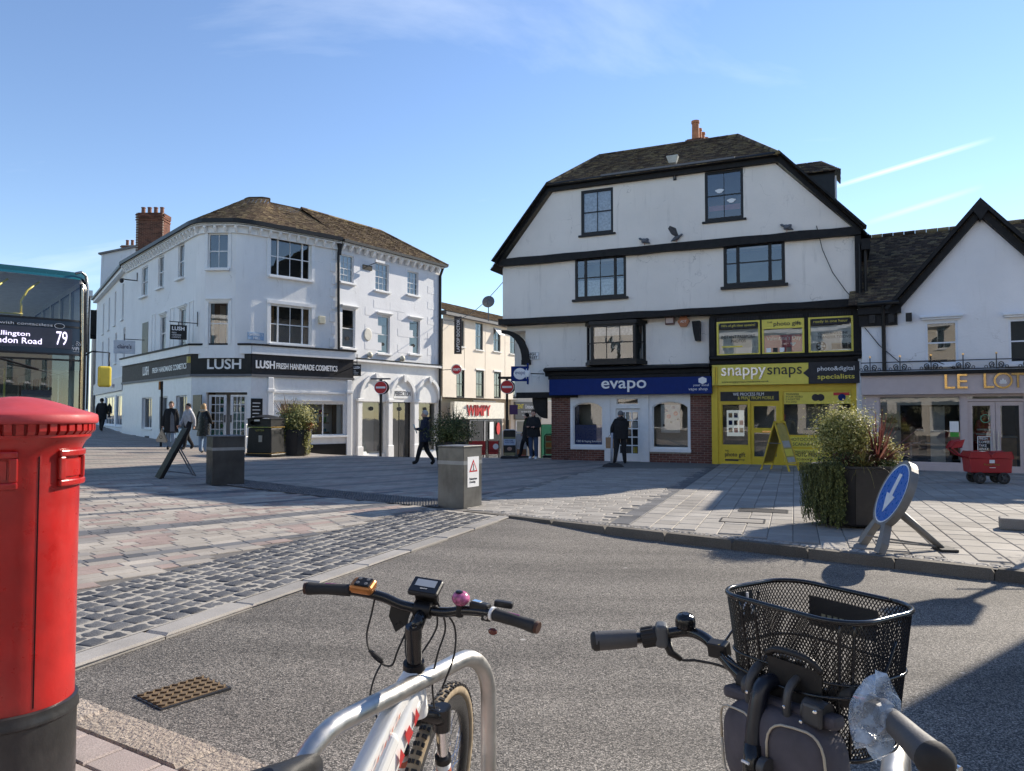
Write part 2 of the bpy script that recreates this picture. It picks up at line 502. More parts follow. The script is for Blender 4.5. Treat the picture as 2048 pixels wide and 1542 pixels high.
def chrome_mat():
 m, n, l, b = new_mat('brushed_steel')
 v = coord(n)
 b.inputs['Metallic'].default_value = 1.0
 c = ramp(n, l, noise(n, l, v, 9, 5), [(0.3, (0.42, 0.41, 0.39)), (0.7, (0.56, 0.55, 0.53))])
 l.new(c, b.inputs['Base Color'])
 l.new(ramp(n, l, noise(n, l, v, 40, 4), [(0.3, 0.34), (0.7, 0.5)]), b.inputs['Roughness'])
 bump(n, l, b, noise(n, l, mapped(n, l, v, (20, 20, 20)), 30, 2), 0.06, 0.001)
 return m
def screen_mat(name, col, strength):
 m, n, l, b = new_mat(name)
 b.inputs['Base Color'].default_value = (0.01, 0.01, 0.01, 1)
 b.inputs['Emission Color'].default_value = rgba(col); b.inputs['Emission Strength'].default_value = strength
 return m
WHITE = stucco('white_render', (0.80, 0.795, 0.78), amt=0.36)
WHITE_OLD = stucco('old_white_render', (0.81, 0.755, 0.69), amt=0.55)
WHITE_BLUE = stucco('cool_white_render', (0.75, 0.755, 0.775), amt=0.25)
CREAM = stucco('cream_render', (0.76, 0.68, 0.57), amt=0.3)
PAINTW = mat('white_paint', (0.78, 0.78, 0.77), 0.45, var=0.04, dirt=(0.4, 0.38, 0.35), dirt_amt=0.25)
PAINTC = mat('cool_white_paint', (0.70, 0.74, 0.80), 0.4, var=0.04)
BLACKT = mat('black_timber', (0.014, 0.0135, 0.014), 0.6, var=0.3, bmp=0.5, bscale=25, bdist=0.01, spec=0.22)
BLACKP = mat('black_paint', (0.012, 0.012, 0.013), 0.4, var=0.2, spec=0.3)
CHAR = mat('charcoal_board', (0.042, 0.04, 0.042), 0.6, var=0.15, spec=0.2)
DARKROOM = mat('dark_room', (0.05, 0.048, 0.045), 0.9)
WARMROOM = mat('warm_room', (0.24, 0.17, 0.11), 0.8)
PALEROOM = mat('pale_room', (0.4, 0.38, 0.35), 0.8)
GLASS = glass_mat('window_glass', (0.78, 0.82, 0.82), 0.08)
GLASSW = glass_mat('old_window_glass', (0.75, 0.78, 0.79), 0.085, 0.02)
SHOPGLASS = glass_mat('shop_glass', (0.8, 0.84, 0.84), 0.07, 0.012)
BUSGLASS = glass_mat('bus_glass', (0.88, 0.96, 0.97), 0.03)
CURTAIN = mat('net_curtain', (0.72, 0.74, 0.76), 0.9, var=0.25, scale=14)
BLIND_BLUE = mat('blue_blind', (0.36, 0.50, 0.58), 0.6)
BLUEF = mat('fascia_blue', (0.003, 0.024, 0.15), 0.45, var=0.1, spec=0.15)
YELLOW = mat('fascia_yellow', (0.66, 0.47, 0.02), 0.4, var=0.06)
YELLOWB = mat('board_yellow', (0.72, 0.60, 0.08), 0.4, var=0.05)
MAUVE = mat('mauve_paint', (0.50, 0.425, 0.42), 0.45, var=0.05)
GOLD = mat('gold_letter', (0.75, 0.50, 0.20), 0.18, 1.0)
SILVER = mat('silver_letter', (0.7, 0.7, 0.68), 0.3, 0.6)
REDP = mat('red_paint', (0.40, 0.012, 0.010), 0.33, var=0.2, scale=5, bmp=0.25, bscale=26, bdist=0.004, coat=0.25, dirt=(0.22, 0.045, 0.04), dirt_amt=0.4)
REDTOP = mat('red_paint_faded', (0.44, 0.045, 0.05), 0.55, var=0.12, scale=7, bmp=0.2, bscale=30, dirt=(0.36, 0.16, 0.14), dirt_amt=0.35)
REDS = mat('red_sign', (0.55, 0.015, 0.02), 0.4, var=0.05)
GREENP = mat('green_paint', (0.01, 0.16, 0.07), 0.45)
BLACKPL = mat('black_plastic', (0.016, 0.016, 0.017), 0.45, var=0.2, bmp=0.15, bscale=200, spec=0.35)
BLACKRB = mat('black_rubber', (0.022, 0.021, 0.021), 0.7, var=0.2, bmp=0.3, bscale=160, bdist=0.002)
BLACKGL = mat('black_gloss', (0.012, 0.012, 0.013), 0.16, var=0.1)
IRON = mat('cast_iron', (0.03, 0.03, 0.033), 0.5, 0.2, bmp=0.3, bscale=60)
LEAD = mat('lead_grey', (0.14, 0.14, 0.145), 0.6)
STEEL = chrome_mat()
BOLL = mat('dull_steel', (0.15, 0.147, 0.14), 0.42, 0.6, var=0.3, scale=3, dirt=(0.06, 0.055, 0.05), dirt_amt=0.7)
TERRA = mat('terracotta', (0.46, 0.19, 0.09), 0.8, var=0.2)
WHITE_S = mat('sign_white', (0.80, 0.80, 0.80), 0.4, var=0.03)
BLUE_S = mat('sign_blue', (0.008, 0.13, 0.50), 0.3, var=0.04)
GREYPL = mat('grey_plastic', (0.20, 0.195, 0.185), 0.5, var=0.15, dirt=(0.3, 0.27, 0.22), dirt_amt=0.35)
WOOD = mat('shelf_wood', (0.42, 0.25, 0.12), 0.6, var=0.2)
ASPH = asphalt_mat()
PAVE_FAR = paving_far_mat()
MORTAR = mat('mortar', (0.34, 0.315, 0.275), 0.95, var=0.25, scale=30, bmp=0.6, bscale=150)
BED = mat('joint_sand', (0.13, 0.12, 0.11), 0.95, var=0.25, scale=30, bmp=0.5, bscale=150)
PAV_STOPS = [(0.0, (0.33, 0.255, 0.225)), (0.16, (0.37, 0.335, 0.29)), (0.40, (0.33, 0.295, 0.255)), (0.62, (0.29, 0.23, 0.205)), (0.74, (0.41, 0.37, 0.32)), (0.88, (0.27, 0.25, 0.23))]
PAV = piece_mat('paver', PAV_STOPS, 0.8)
PAVA = piece_mat('paver_mass', PAV_STOPS, 0.8, attr=True)
PAVD = piece_mat('dark_paver', [(0.0, (0.10, 0.102, 0.108)), (1.0, (0.17, 0.17, 0.175))], 0.75)
PAVDA = piece_mat('dark_paver_mass', [(0.0, (0.10, 0.102, 0.108)), (1.0, (0.17, 0.17, 0.175))], 0.75, attr=True)
COB = piece_mat('granite_cobble', [(0.0, (0.045, 0.046, 0.05)), (1.0, (0.135, 0.133, 0.132))], 0.6, grain=160, bmp=0.7, bdist=0.006, speck=0.55, spec=0.5)
COBA = piece_mat('granite_cobble_mass', [(0.0, (0.045, 0.046, 0.05)), (1.0, (0.135, 0.133, 0.132))], 0.6, attr=True, grain=160, bmp=0.7, bdist=0.006, speck=0.55, spec=0.5)
SLAB = piece_mat('forecourt_slab', [(0.0, (0.27, 0.25, 0.225)), (1.0, (0.37, 0.345, 0.31))], 0.8, speck=0.15)
SLABA = piece_mat('forecourt_slab_mass', [(0.0, (0.27, 0.25, 0.225)), (1.0, (0.37, 0.345, 0.31))], 0.8, attr=True, speck=0.15)
NEARP = piece_mat('pink_paver', [(0.0, (0.34, 0.285, 0.26)), (1.0, (0.44, 0.37, 0.335))], 0.85, grain=180, speck=0.35)
KERB = piece_mat('granite_kerb', [(0.0, (0.27, 0.255, 0.235)), (1.0, (0.36, 0.34, 0.315))], 0.8, grain=200, speck=0.3)
KERBD = piece_mat('dark_kerb', [(0.0, (0.10, 0.09, 0.078)), (1.0, (0.15, 0.135, 0.115))], 0.85, grain=120, speck=0.35)
ROUGHK = piece_mat('rough_kerb', [(0.0, (0.33, 0.28, 0.23)), (1.0, (0.42, 0.36, 0.30))], 0.95, grain=60, bmp=1.0, bdist=0.03, speck=0.3)
TILE = piece_mat('roof_tile_brown', [(0.0, (0.06, 0.04, 0.026)), (0.5, (0.15, 0.10, 0.062)), (1.0, (0.28, 0.215, 0.11))], 0.9, attr=True, grain=20, bmp=0.5, bdist=0.01, speck=0.4)
TILED = piece_mat('roof_tile_dark', [(0.0, (0.035, 0.026, 0.02)), (0.5, (0.105, 0.075, 0.052)), (1.0, (0.24, 0.19, 0.10))], 0.9, attr=True, grain=20, bmp=0.5, bdist=0.01, speck=0.4)
BRICK = piece_mat('brown_brick', [(0.0, (0.12, 0.05, 0.04)), (1.0, (0.22, 0.095, 0.072))], 0.85, grain=40, speck=0.25)
BRICKA = piece_mat('chimney_brick', [(0.0, (0.09, 0.04, 0.028)), (1.0, (0.20, 0.085, 0.055))], 0.85, attr=True, grain=40, speck=0.3)
LEAF = leaf_mat('green_leaf', [(0.0, (0.025, 0.045, 0.015)), (0.6, (0.07, 0.10, 0.03)), (1.0, (0.17, 0.20, 0.07))])
LEAFV = leaf_mat('variegated_leaf', [(0.0, (0.09, 0.11, 0.03)), (0.45, (0.30, 0.30, 0.09)), (1.0, (0.68, 0.63, 0.30))], 0.42)
LEAFD = leaf_mat('ivy_leaf', [(0.0, (0.03, 0.042, 0.012)), (0.55, (0.10, 0.12, 0.035)), (1.0, (0.25, 0.26, 0.09))])
LEAFR = leaf_mat('purple_leaf', [(0.0, (0.06, 0.02, 0.022)), (0.7, (0.17, 0.06, 0.05)), (1.0, (0.34, 0.18, 0.14))], .35)
LEAFG = leaf_mat('yellow_grass', [(0.0, (0.10, 0.09, 0.02)), (1.0, (0.34, 0.29, 0.10))])
SOIL = mat('soil', (0.035, 0.025, 0.018), 0.95)
# ------------------------------------------------------------------ ground, road, paving
V2 = lambda x, y: Vector((x, y, 0))
LA = (V2(-2.77, 4.69), V2(.366, .931), V2(.931, -.366))      # kerb strip beside the cobbles; normal points to the road
LB = (V2(0.0, 11.71), V2(.782, -.623), V2(-.623, -.782))     # far kerb; normal points to the road
LC = (V2(-2.54, 4.3), V2(.8537, -.5208), V2(.5208, .8537))   # near kerb; normal points to the road
def side(L, x, y): return (x - L[0].x) * L[2].x + (y - L[0].y) * L[2].y
def along(L, x, y): return (x - L[0].x) * L[1].x + (y - L[0].y) * L[1].y
def road_z(x, y): return -0.012 - 0.088 * smooth(0, 2.2, side(LA, x, y)) * smooth(0, 2.0, side(LC, x, y))
def zone_bm(bm, planes, xs, ys, zf):
 b = bmesh.new()
 vs = [[b.verts.new((x, y, 0)) for x in xs] for y in ys]
 for j in range(len(ys) - 1):
  for i in range(len(xs) - 1):
   b.faces.new((vs[j][i], vs[j][i+1], vs[j+1][i+1], vs[j+1][i]))
 for p, n in planes:                                       # keep the side the normal points to
  bmesh.ops.bisect_plane(b, geom=b.verts[:] + b.edges[:] + b.faces[:], plane_co=p, plane_no=n, clear_inner=True)
 b.verts.index_update()
 bm.add([(v.co.x, v.co.y, zf(v.co.x, v.co.y)) for v in b.verts], [[v.index for v in f.verts] for f in b.faces])
 b.free()
def frange(a, b, s):
 o = []
 while a < b - 1e-6: o.append(a); a += s
 return o + [b]
m = MB()
zone_bm(m, [], [-700, -250, -90] + frange(-50, 40, 3) + [90, 250, 700], [-700, -250, -80] + frange(-30, 80, 3) + [150, 300, 700], lambda x, y: G(x, y) - 0.35)
o = m.build('ground', BED); tag(o, 'bare ground beneath the paved square', kind='structure')
m = MB()
zone_bm(m, [(LA[0], -LA[2]), (LC[0], LC[2])], frange(-48, 12, 0.8), frange(-5, 75, 0.8), G)
zone_bm(m, [(LA[0], LA[2]), (LB[0], -LB[2])], frange(-3, 40, 0.8), frange(-25, 75, 0.8), G)
plaza = m.build('paving', PAVE_FAR, smooth=True); tag(plaza, 'small grey and pink pavers of the pedestrian square', kind='structure')
m = MB()
zone_bm(m, [(LA[0], LA[2]), (LB[0], LB[2]), (LC[0], LC[2])], frange(-3, 30, 0.4), frange(-25, 12.6, 0.4), road_z)
road = m.build('road', ASPH, smooth=True); tag(road, 'worn grey asphalt road between the kerbs', kind='structure')
m = MB()
zone_bm(m, [(LC[0], -LC[2])], frange(-30, 30, 1.5), frange(-30, 22, 1.5), lambda x, y: 0.0)
nearp = m.build('pavement', BED); tag(nearp, 'pinkish paved pavement under the pillar box and bicycles', kind='structure')
def unit_piece(name, ins=0.03, rough=0.0, nx=1, ny=1, seed=0):
 rr = random.Random(seed)
 vs, fs = [], []
 if nx == 1:
  vs = [(-.5,-.5,-1),(.5,-.5,-1),(.5,.5,-1),(-.5,.5,-1),(-.5,-.5,-.25),(.5,-.5,-.25),(.5,.5,-.25),(-.5,.5,-.25),
  (-.5+ins,-.5+ins,0),(.5-ins,-.5+ins,0),(.5-ins,.5-ins,0),(-.5+ins,.5-ins,0)]
  fs = [(8,9,10,11)] + [(a, (a+1) % 4, 4+(a+1) % 4, 4+a) for a in range(4)] + [(4+a, 4+(a+1) % 4, 8+(a+1) % 4, 8+a) for a in range(4)]
 else:
  for j in range(ny + 1):
   for i in range(nx + 1):
    x, y = i / nx - .5, j / ny - .5
    e = max(abs(x), abs(y)) * 2
    k = 1 - 0.05 * rr.random() * (e > .9)
    cx = 1 - 0.07 * (abs(x) > .4 and abs(y) > .4)
    vs.append((x * k * cx, y * k * cx, (-0.16 if e > .9 else 0.0) + rr.uniform(-rough, rough)))
  for j in range(ny):
   for i in range(nx):
    a = j * (nx + 1) + i
    fs.append((a, a + 1, a + nx + 2, a + nx + 1))
  ring = [i for i in range(nx + 1)] + [j * (nx + 1) + nx for j in range(1, ny + 1)] + [ny * (nx + 1) + i for i in range(nx - 1, -1, -1)] + [j * (nx + 1) for j in range(ny - 1, 0, -1)]
  b0 = len(vs)
  for r in ring: vs.append((vs[r][0] * 1.02, vs[r][1] * 1.02, -1))
  for q in range(len(ring)):
   q2 = (q + 1) % len(ring)
   fs.append((ring[q2], ring[q], b0 + q, b0 + q2))
  fs = [tuple(f) for f in fs]
 return vs, fs
def piece_mesh(name, vs, fs, mt, sm=False):
 me = bpy.data.meshes.new(name); me.from_pydata(vs, [], fs); me.materials.append(mt)
 if sm: me.polygons.foreach_set('use_smooth', [True] * len(fs))
 me.update(); return me
def piece_M(x, y, ang, lx, ly, th, zf, lift=0.0):
 e = 0.1
 gx, gy = (zf(x + e, y) - zf(x - e, y)) / (2 * e), (zf(x, y + e) - zf(x, y - e)) / (2 * e)
 sh = Matrix(((1,0,0,x),(0,1,0,y),(gx,gy,1,zf(x, y) + lift),(0,0,0,1)))
 return sh @ RZ(ang) @ S(lx, ly, th)
def lay(pieces, parent, name, variants, matA, matB, massname, limit=300):
# pieces: (x, y, ang, lx, ly, th, zf, lift, which); nearest ones are single objects, the rest one mass
 pieces.sort(key=lambda p: p[0] ** 2 + p[1] ** 2)
 meshes = [[piece_mesh(name, v, f, mt, len(v) > 14) for v, f in variants] for mt in matA]
 for p in pieces[:limit]:
  me = meshes[p[8]][random.randrange(len(variants))]
  place(name, me, parent, piece_M(*p[:8]))
 rest = pieces[limit:]
 for w in range(len(matA)):
  sel = [p for p in rest if p[8] == w]
  if not sel: continue
  b = MB()
  for p in sel:
   b.cv = random.random() * 0.98 + 0.001
   v, f = variants[random.randrange(len(variants))]
   b.add(v, f, piece_M(*p[:8]))
  o = b.build(massname, matB[w], parent, kind='stuff')
def grid_pieces(L, u0, u1, v0, v1, row, lens, keep, th, zf, gap=0.008, lift=0.012, dark=None):
 out = []
 ang = math.atan2(L[1].y, L[1].x)
 j = 0
 v = v0
 while v < v1:
  u = u0 + random.random() * 0.4
  while u < u1:
   ln = random.choice(lens)
   c = L[0] + L[1] * (u + ln / 2) + L[2] * (v + row / 2)
   if keep(c.x, c.y):
    out.append((c.x, c.y, ang, ln - gap, row - gap, th, zf, lift + random.uniform(-.0015, .0015), 1 if dark and dark(j) else 0))
   u += ln
  v += row; j += 1
 return out
flat0 = unit_piece('paver')
# cobble strip and its flush kerb
m = MB()
zone_bm(m, [(LA[0] - LA[2] * 0.21, -LA[2]), (LA[0] - LA[2] * 1.66, LA[2]), (LC[0], LC[2]), (LB[0] + LB[2] * 0.13, LB[2])], frange(-14, 1, 0.5), frange(2, 14, 0.5), lambda x, y: G(x, y) + 0.0165)
cob = m.build('cobble_strip', MORTAR); tag(cob, 'strip of dark granite cobbles set in pale mortar', kind='structure')
cv = [unit_piece('c', rough=0.14, nx=4, ny=4, seed=i) for i in range(6)]
pcs = []
for j in range(8):
 u = -6.0 + random.random() * .2
 while u < 8.4:
  ln = random.choice((.15, .17, .185, .21))
  c = LA[0] + LA[1] * (u + ln / 2) - LA[2] * (0.215 + (j + .5) * 0.181)
  if side(LC, c.x, c.y) > 0.1 and side(LB, c.x, c.y) > 0.22 and c.x > -5.2:
   pcs.append((c.x, c.y, math.atan2(.931, .366) + random.uniform(-.06, .06), ln - random.uniform(.016, .03), 0.181 - random.uniform(.018, .034), 0.045, G, 0.0265 + random.uniform(-.005, .006), 0))
  u += ln
lay(pcs, cob, 'cobble', cv, [COB], [COBA], 'cobble_mass')
# flush kerb strip beside the road
ks = MB()
ks.add(*flat0)
kmesh = piece_mesh('kerb_stone', *flat0, KERB)
kmeshd = piece_mesh('kerb_stone', *flat0, KERBD)
krough = piece_mesh('kerb_stone', *flat0, ROUGHK)
kst = bpy.data.objects.new('kerb', None); COL.objects.link(kst); tag(kst, 'row of flush pale granite kerb stones beside the cobbles', kind='structure')
u = -0.15
while u < 7.7:
 ln = random.choice((.86, .91, .95))
 c = LA[0] + LA[1] * (u + ln / 2) - LA[2] * (0.105 + random.uniform(-.006, .012))
 place('kerb_stone', kmesh, kst, piece_M(c.x, c.y, math.atan2(.931, .366) + random.uniform(-.01, .012), ln - .008, 0.20, 0.06, G, 0.016 + random.uniform(-.004, .004)))
 u += ln
 # far kerb with a real step down to the road
kf = bpy.data.objects.new('kerb', None); COL.objects.link(kf); tag(kf, 'dark kerb stones stepping down to the road across the square', kind='structure')
u = -1.0
while u < 16:
 ln = random.choice((.9, .915, .93))
 c = LB[0] + LB[1] * (u + ln / 2) + LB[2] * 0.005
 place('kerb_stone', kmeshd, kf, piece_M(c.x, c.y, math.atan2(LB[1].y, LB[1].x), ln - .008, 0.14, 0.16, G, 0.020 + random.uniform(-.003, .003)), bevel=0)
 u += ln
 # near rough kerb
kn = bpy.data.objects.new('kerb', None); COL.objects.link(kn); tag(kn, 'rough pinkish kerb stones along the near pavement edge', kind='structure')
u = -2.0
while u < 7:
 ln = random.choice((.74, .8, .9))
 c = LC[0] + LC[1] * (u + ln / 2) - LC[2] * 0.115
 place('kerb_stone', krough, kn, piece_M(c.x, c.y, math.atan2(LC[1].y, LC[1].x), ln - .01, 0.225, 0.06, lambda x, y: 0.0, 0.014))
 u += ln
 # near pavement pavers
pcs = grid_pieces((LC[0], LC[1], -LC[2]), -3.0, 6.0, 0.235, 2.2, 0.20, (.3, .3, .42), lambda x, y: y > 0.4, 0.03, lambda x, y: 0.0, 0.010)
lay(pcs, nearp, 'paver', [flat0], [NEARP], [NEARP], 'paver_mass')
# pavers left of the cobbles, rows at 47 degrees with dark bands
LP = (V2(-4.87, 8.2), V2(.682, .731), V2(-.731, .682))
TQ = [(-6.3, 16.0), (-1.25, 12.75), (-1.35, 13.9), (-6.7, 17.4)]
def in_quad(x, y, Q):
 return all((Q[(i+1) % 4][0]-Q[i][0])*(y-Q[i][1]) - (Q[(i+1) % 4][1]-Q[i][1])*(x-Q[i][0]) > 0 for i in range(4))
inL = lambda x, y: not in_quad(x, y, TQ) and side(LA, x, y) < -1.78 and side(LC, x, y) > 0.1 and 3 < y < 15.5 and x > -11 and x / y > -0.78
bedz = lambda x, y: G(x, y) + 0.004
m = MB()
zone_bm(m, [(LA[0] - LA[2] * 1.66, -LA[2]), (LC[0], LC[2])], frange(-11, 4, 0.5), frange(3, 15.4, 0.5), bedz)
bed = m.build('paving_bed', BED, plaza, kind='stuff')
pcs = grid_pieces(LP, -14, 14, -6.2, 7.5, 0.195, (.2, .3, .4, .45), inL, 0.03, G, 0.007, 0.016, dark=lambda j: (j % 9) in (2, 3) if j % 18 < 9 else (j % 9) == 2)
lay(pcs, plaza, 'paver', [flat0], [PAV, PAVD], [PAVA, PAVDA], 'paver_mass', 300)
# forecourt right of the dark channel
LD = (V2(1.52, 10.76), V2(.356, .934), V2(.934, -.356))
fz = lambda x, y: G(x, y) + 0.004
m = MB()
zone_bm(m, [(LD[0] - LD[2] * 3.2, LD[2]), (LB[0], -LB[2])], frange(-3, 16, 0.5), frange(2, 27, 0.5), fz)
fore = m.build('forecourt', mat('forecourt_bed', (.17, .158, .142), .9, var=.2, scale=20)); tag(fore, 'pale rectangular slabs of the forecourt before the shops', kind='structure')
inR = lambda x, y: side(LD, x, y) > 0.17 and side(LB, x, y) < -0.30 and y < 24.6 and x / y < 0.76
pcs = grid_pieces((LD[0], LD[1], LD[2]), -12, 15, 0.17, 14, 0.315, (.40, .46, .52), inR, 0.03, G, 0.007, 0.018)
lay(pcs, fore, 'slab', [flat0], [SLAB], [SLABA], 'slab_mass')
inM = lambda x, y: -3.1 < side(LD, x, y) < -0.16 and side(LB, x, y) < -0.24 and y < 22
pcs = grid_pieces((LD[0], LD[2], LD[1]), -3.2, 0.1, -4, 12, 0.16, (.30, .38, .46), inM, 0.03, G, 0.007, 0.016)
lay(pcs, fore, 'paver', [flat0], [SLAB], [SLABA], 'paver_mass', 200)
pcs = [(LD[0].x + LD[1].x * (q * .1), LD[0].y + LD[1].y * (q * .1), math.atan2(LD[2].y, LD[2].x), 0.30, 0.094, 0.03, G, 0.014, 0) for q in range(-6, 142)]
pcs = [p for p in pcs if side(LB, p[0], p[1]) < -0.3]
lay(pcs, fore, 'channel_sett', [flat0], [PAVD], [PAVDA], 'channel_sett_mass', 120)
# rough setts between kerb and slabs
pcs = []
for r in range(2):
 u = -0.6
 while u < 13:
  ln = random.uniform(.08, .12)
  c = LB[0] + LB[1] * (u + ln / 2) - LB[2] * (0.12 + r * 0.095)
  pcs.append((c.x, c.y, math.atan2(LB[1].y, LB[1].x) + random.uniform(-.1, .1), ln - .012, .08, 0.03, G, 0.020 + random.uniform(-.004, .004), 0))
  u += ln
lay(pcs, fore, 'sett', cv[:3], [KERB], [SLABA], 'sett_mass', 120)
# studded tactile paving between the two steel blocks
b = MB()
q00, q10, q11, q01 = V2(-6.3, 16.0), V2(-1.25, 12.75), V2(-1.35, 13.9), V2(-6.7, 17.4)
dome = []
for i in range(96):
 for j in range(20):
  s_, t_ = (i + .5) / 96, (j + .5) / 20
  p = q00.lerp(q10, s_).lerp(q01.lerp(q11, s_), t_)
  z = G(p.x, p.y) + .018
  b.cv = random.random()
  k = 6
  vs = [(p.x + .026 * math.cos(w * PI / 3), p.y + .026 * math.sin(w * PI / 3), z) for w in range(k)] + [(p.x + .017 * math.cos(w * PI / 3), p.y + .017 * math.sin(w * PI / 3), z + .016) for w in range(k)]
  b.add(vs, [(6,7,8,9,10,11)] + [(w, (w+1) % 6, 6 + (w+1) % 6, 6 + w) for w in range(6)])
b2 = b.build('tactile_studs', PAVDA, plaza, kind='stuff')
b = MB()
for i in range(12):
 a, c = q00.lerp(q10, i / 12), q00.lerp(q10, (i + 1) / 12)
 d, e = q01.lerp(q11, (i + 1) / 12), q01.lerp(q11, i / 12)
 b.add([(p.x, p.y, G(p.x, p.y) + .018) for p in (a, c, d, e)], [(0, 1, 2, 3)])
b.build('tactile_bed', mat('tactile_dark', (.055, .055, .058), .8), plaza, kind='stuff')
# covers let into the ground
RUST = mat('rusty_iron', (0.17, 0.12, 0.07), 0.75, 0.3, var=0.35, scale=22, bmp=0.4, bscale=120)
a, bq = onz(284, 1392, -.02), onz(405, 1356, -.02)
ux = (bq - a).normalized(); ang = math.atan2(ux.y, ux.x)
c0 = (onz(284, 1392, 0) + onz(445, 1370, 0)) / 2
cover = thing('drain_cover', 'rusty drain cover with chevron ribs beside the near kerb', 'drain cover', T(c0.x, c0.y, -0.012) @ RZ(ang))
b = MB().box(-.21, .21, -.16, .16, -.02, .006); b.build('frame', IRON, cover)
rib = MB()
for s_ in (-1, 1): rib.cbox((0, 0, 0.012), (.036, .010, .012), T(s_ * .011, 0, 0) @ RZ(s_ * .75))
rme = piece_mesh('chevron_rib', rib.v, rib.f, RUST)
for i in range(8):
 for j in range(5): place('chevron_rib', rme, cover, T(-.175 + i * .05, -.12 + j * .06, 0))
b = MB().box(-.195, .195, -.145, .145, 0.0, .009); b.build('plate', RUST, cover)
for k, (x0, y0, ln, lab) in enumerate(((4.15, 12.3, .75, 'narrow dark access cover in the slabs before the planter'), (3.45, 11.15, .62, 'recessed square slab-filled access cover nearer the kerb'))):
 cv_ = thing('access_cover', lab, 'access cover', T(x0, y0, G(x0, y0) + .019) @ RZ(math.atan2(LD[2].y, LD[2].x)))
 b = MB()
 for q in (-.5, .5):
  b.box(-ln/2, ln/2, q*.45-.014, q*.45+.014, -.01, .006); b.box(q*ln-.014, q*ln+.014, -.211, .211, -.01, .006)
 b.build('rim', IRON, cv_)
 MB().box(-ln/2+.014, ln/2-.014, -.211, .211, -.01, .002).build('plate', CHAR if k == 0 else SLABA, cv_)
 # low kerb block at the right
p = onz(2000, 1062)
kb = thing('kerb_block', 'low raised stone kerb jutting in from the right edge', 'kerb', T(p.x, p.y, 0.018) @ RZ(math.atan2(-.5, .86)))
MB().box(0, .95, 0, .3, 0, .16).build('stone', KERB, kb, bevel=.02)
MB().box(.96, 1.9, 0, .3, 0, .16).build('stone', KERB, kb, bevel=.02)
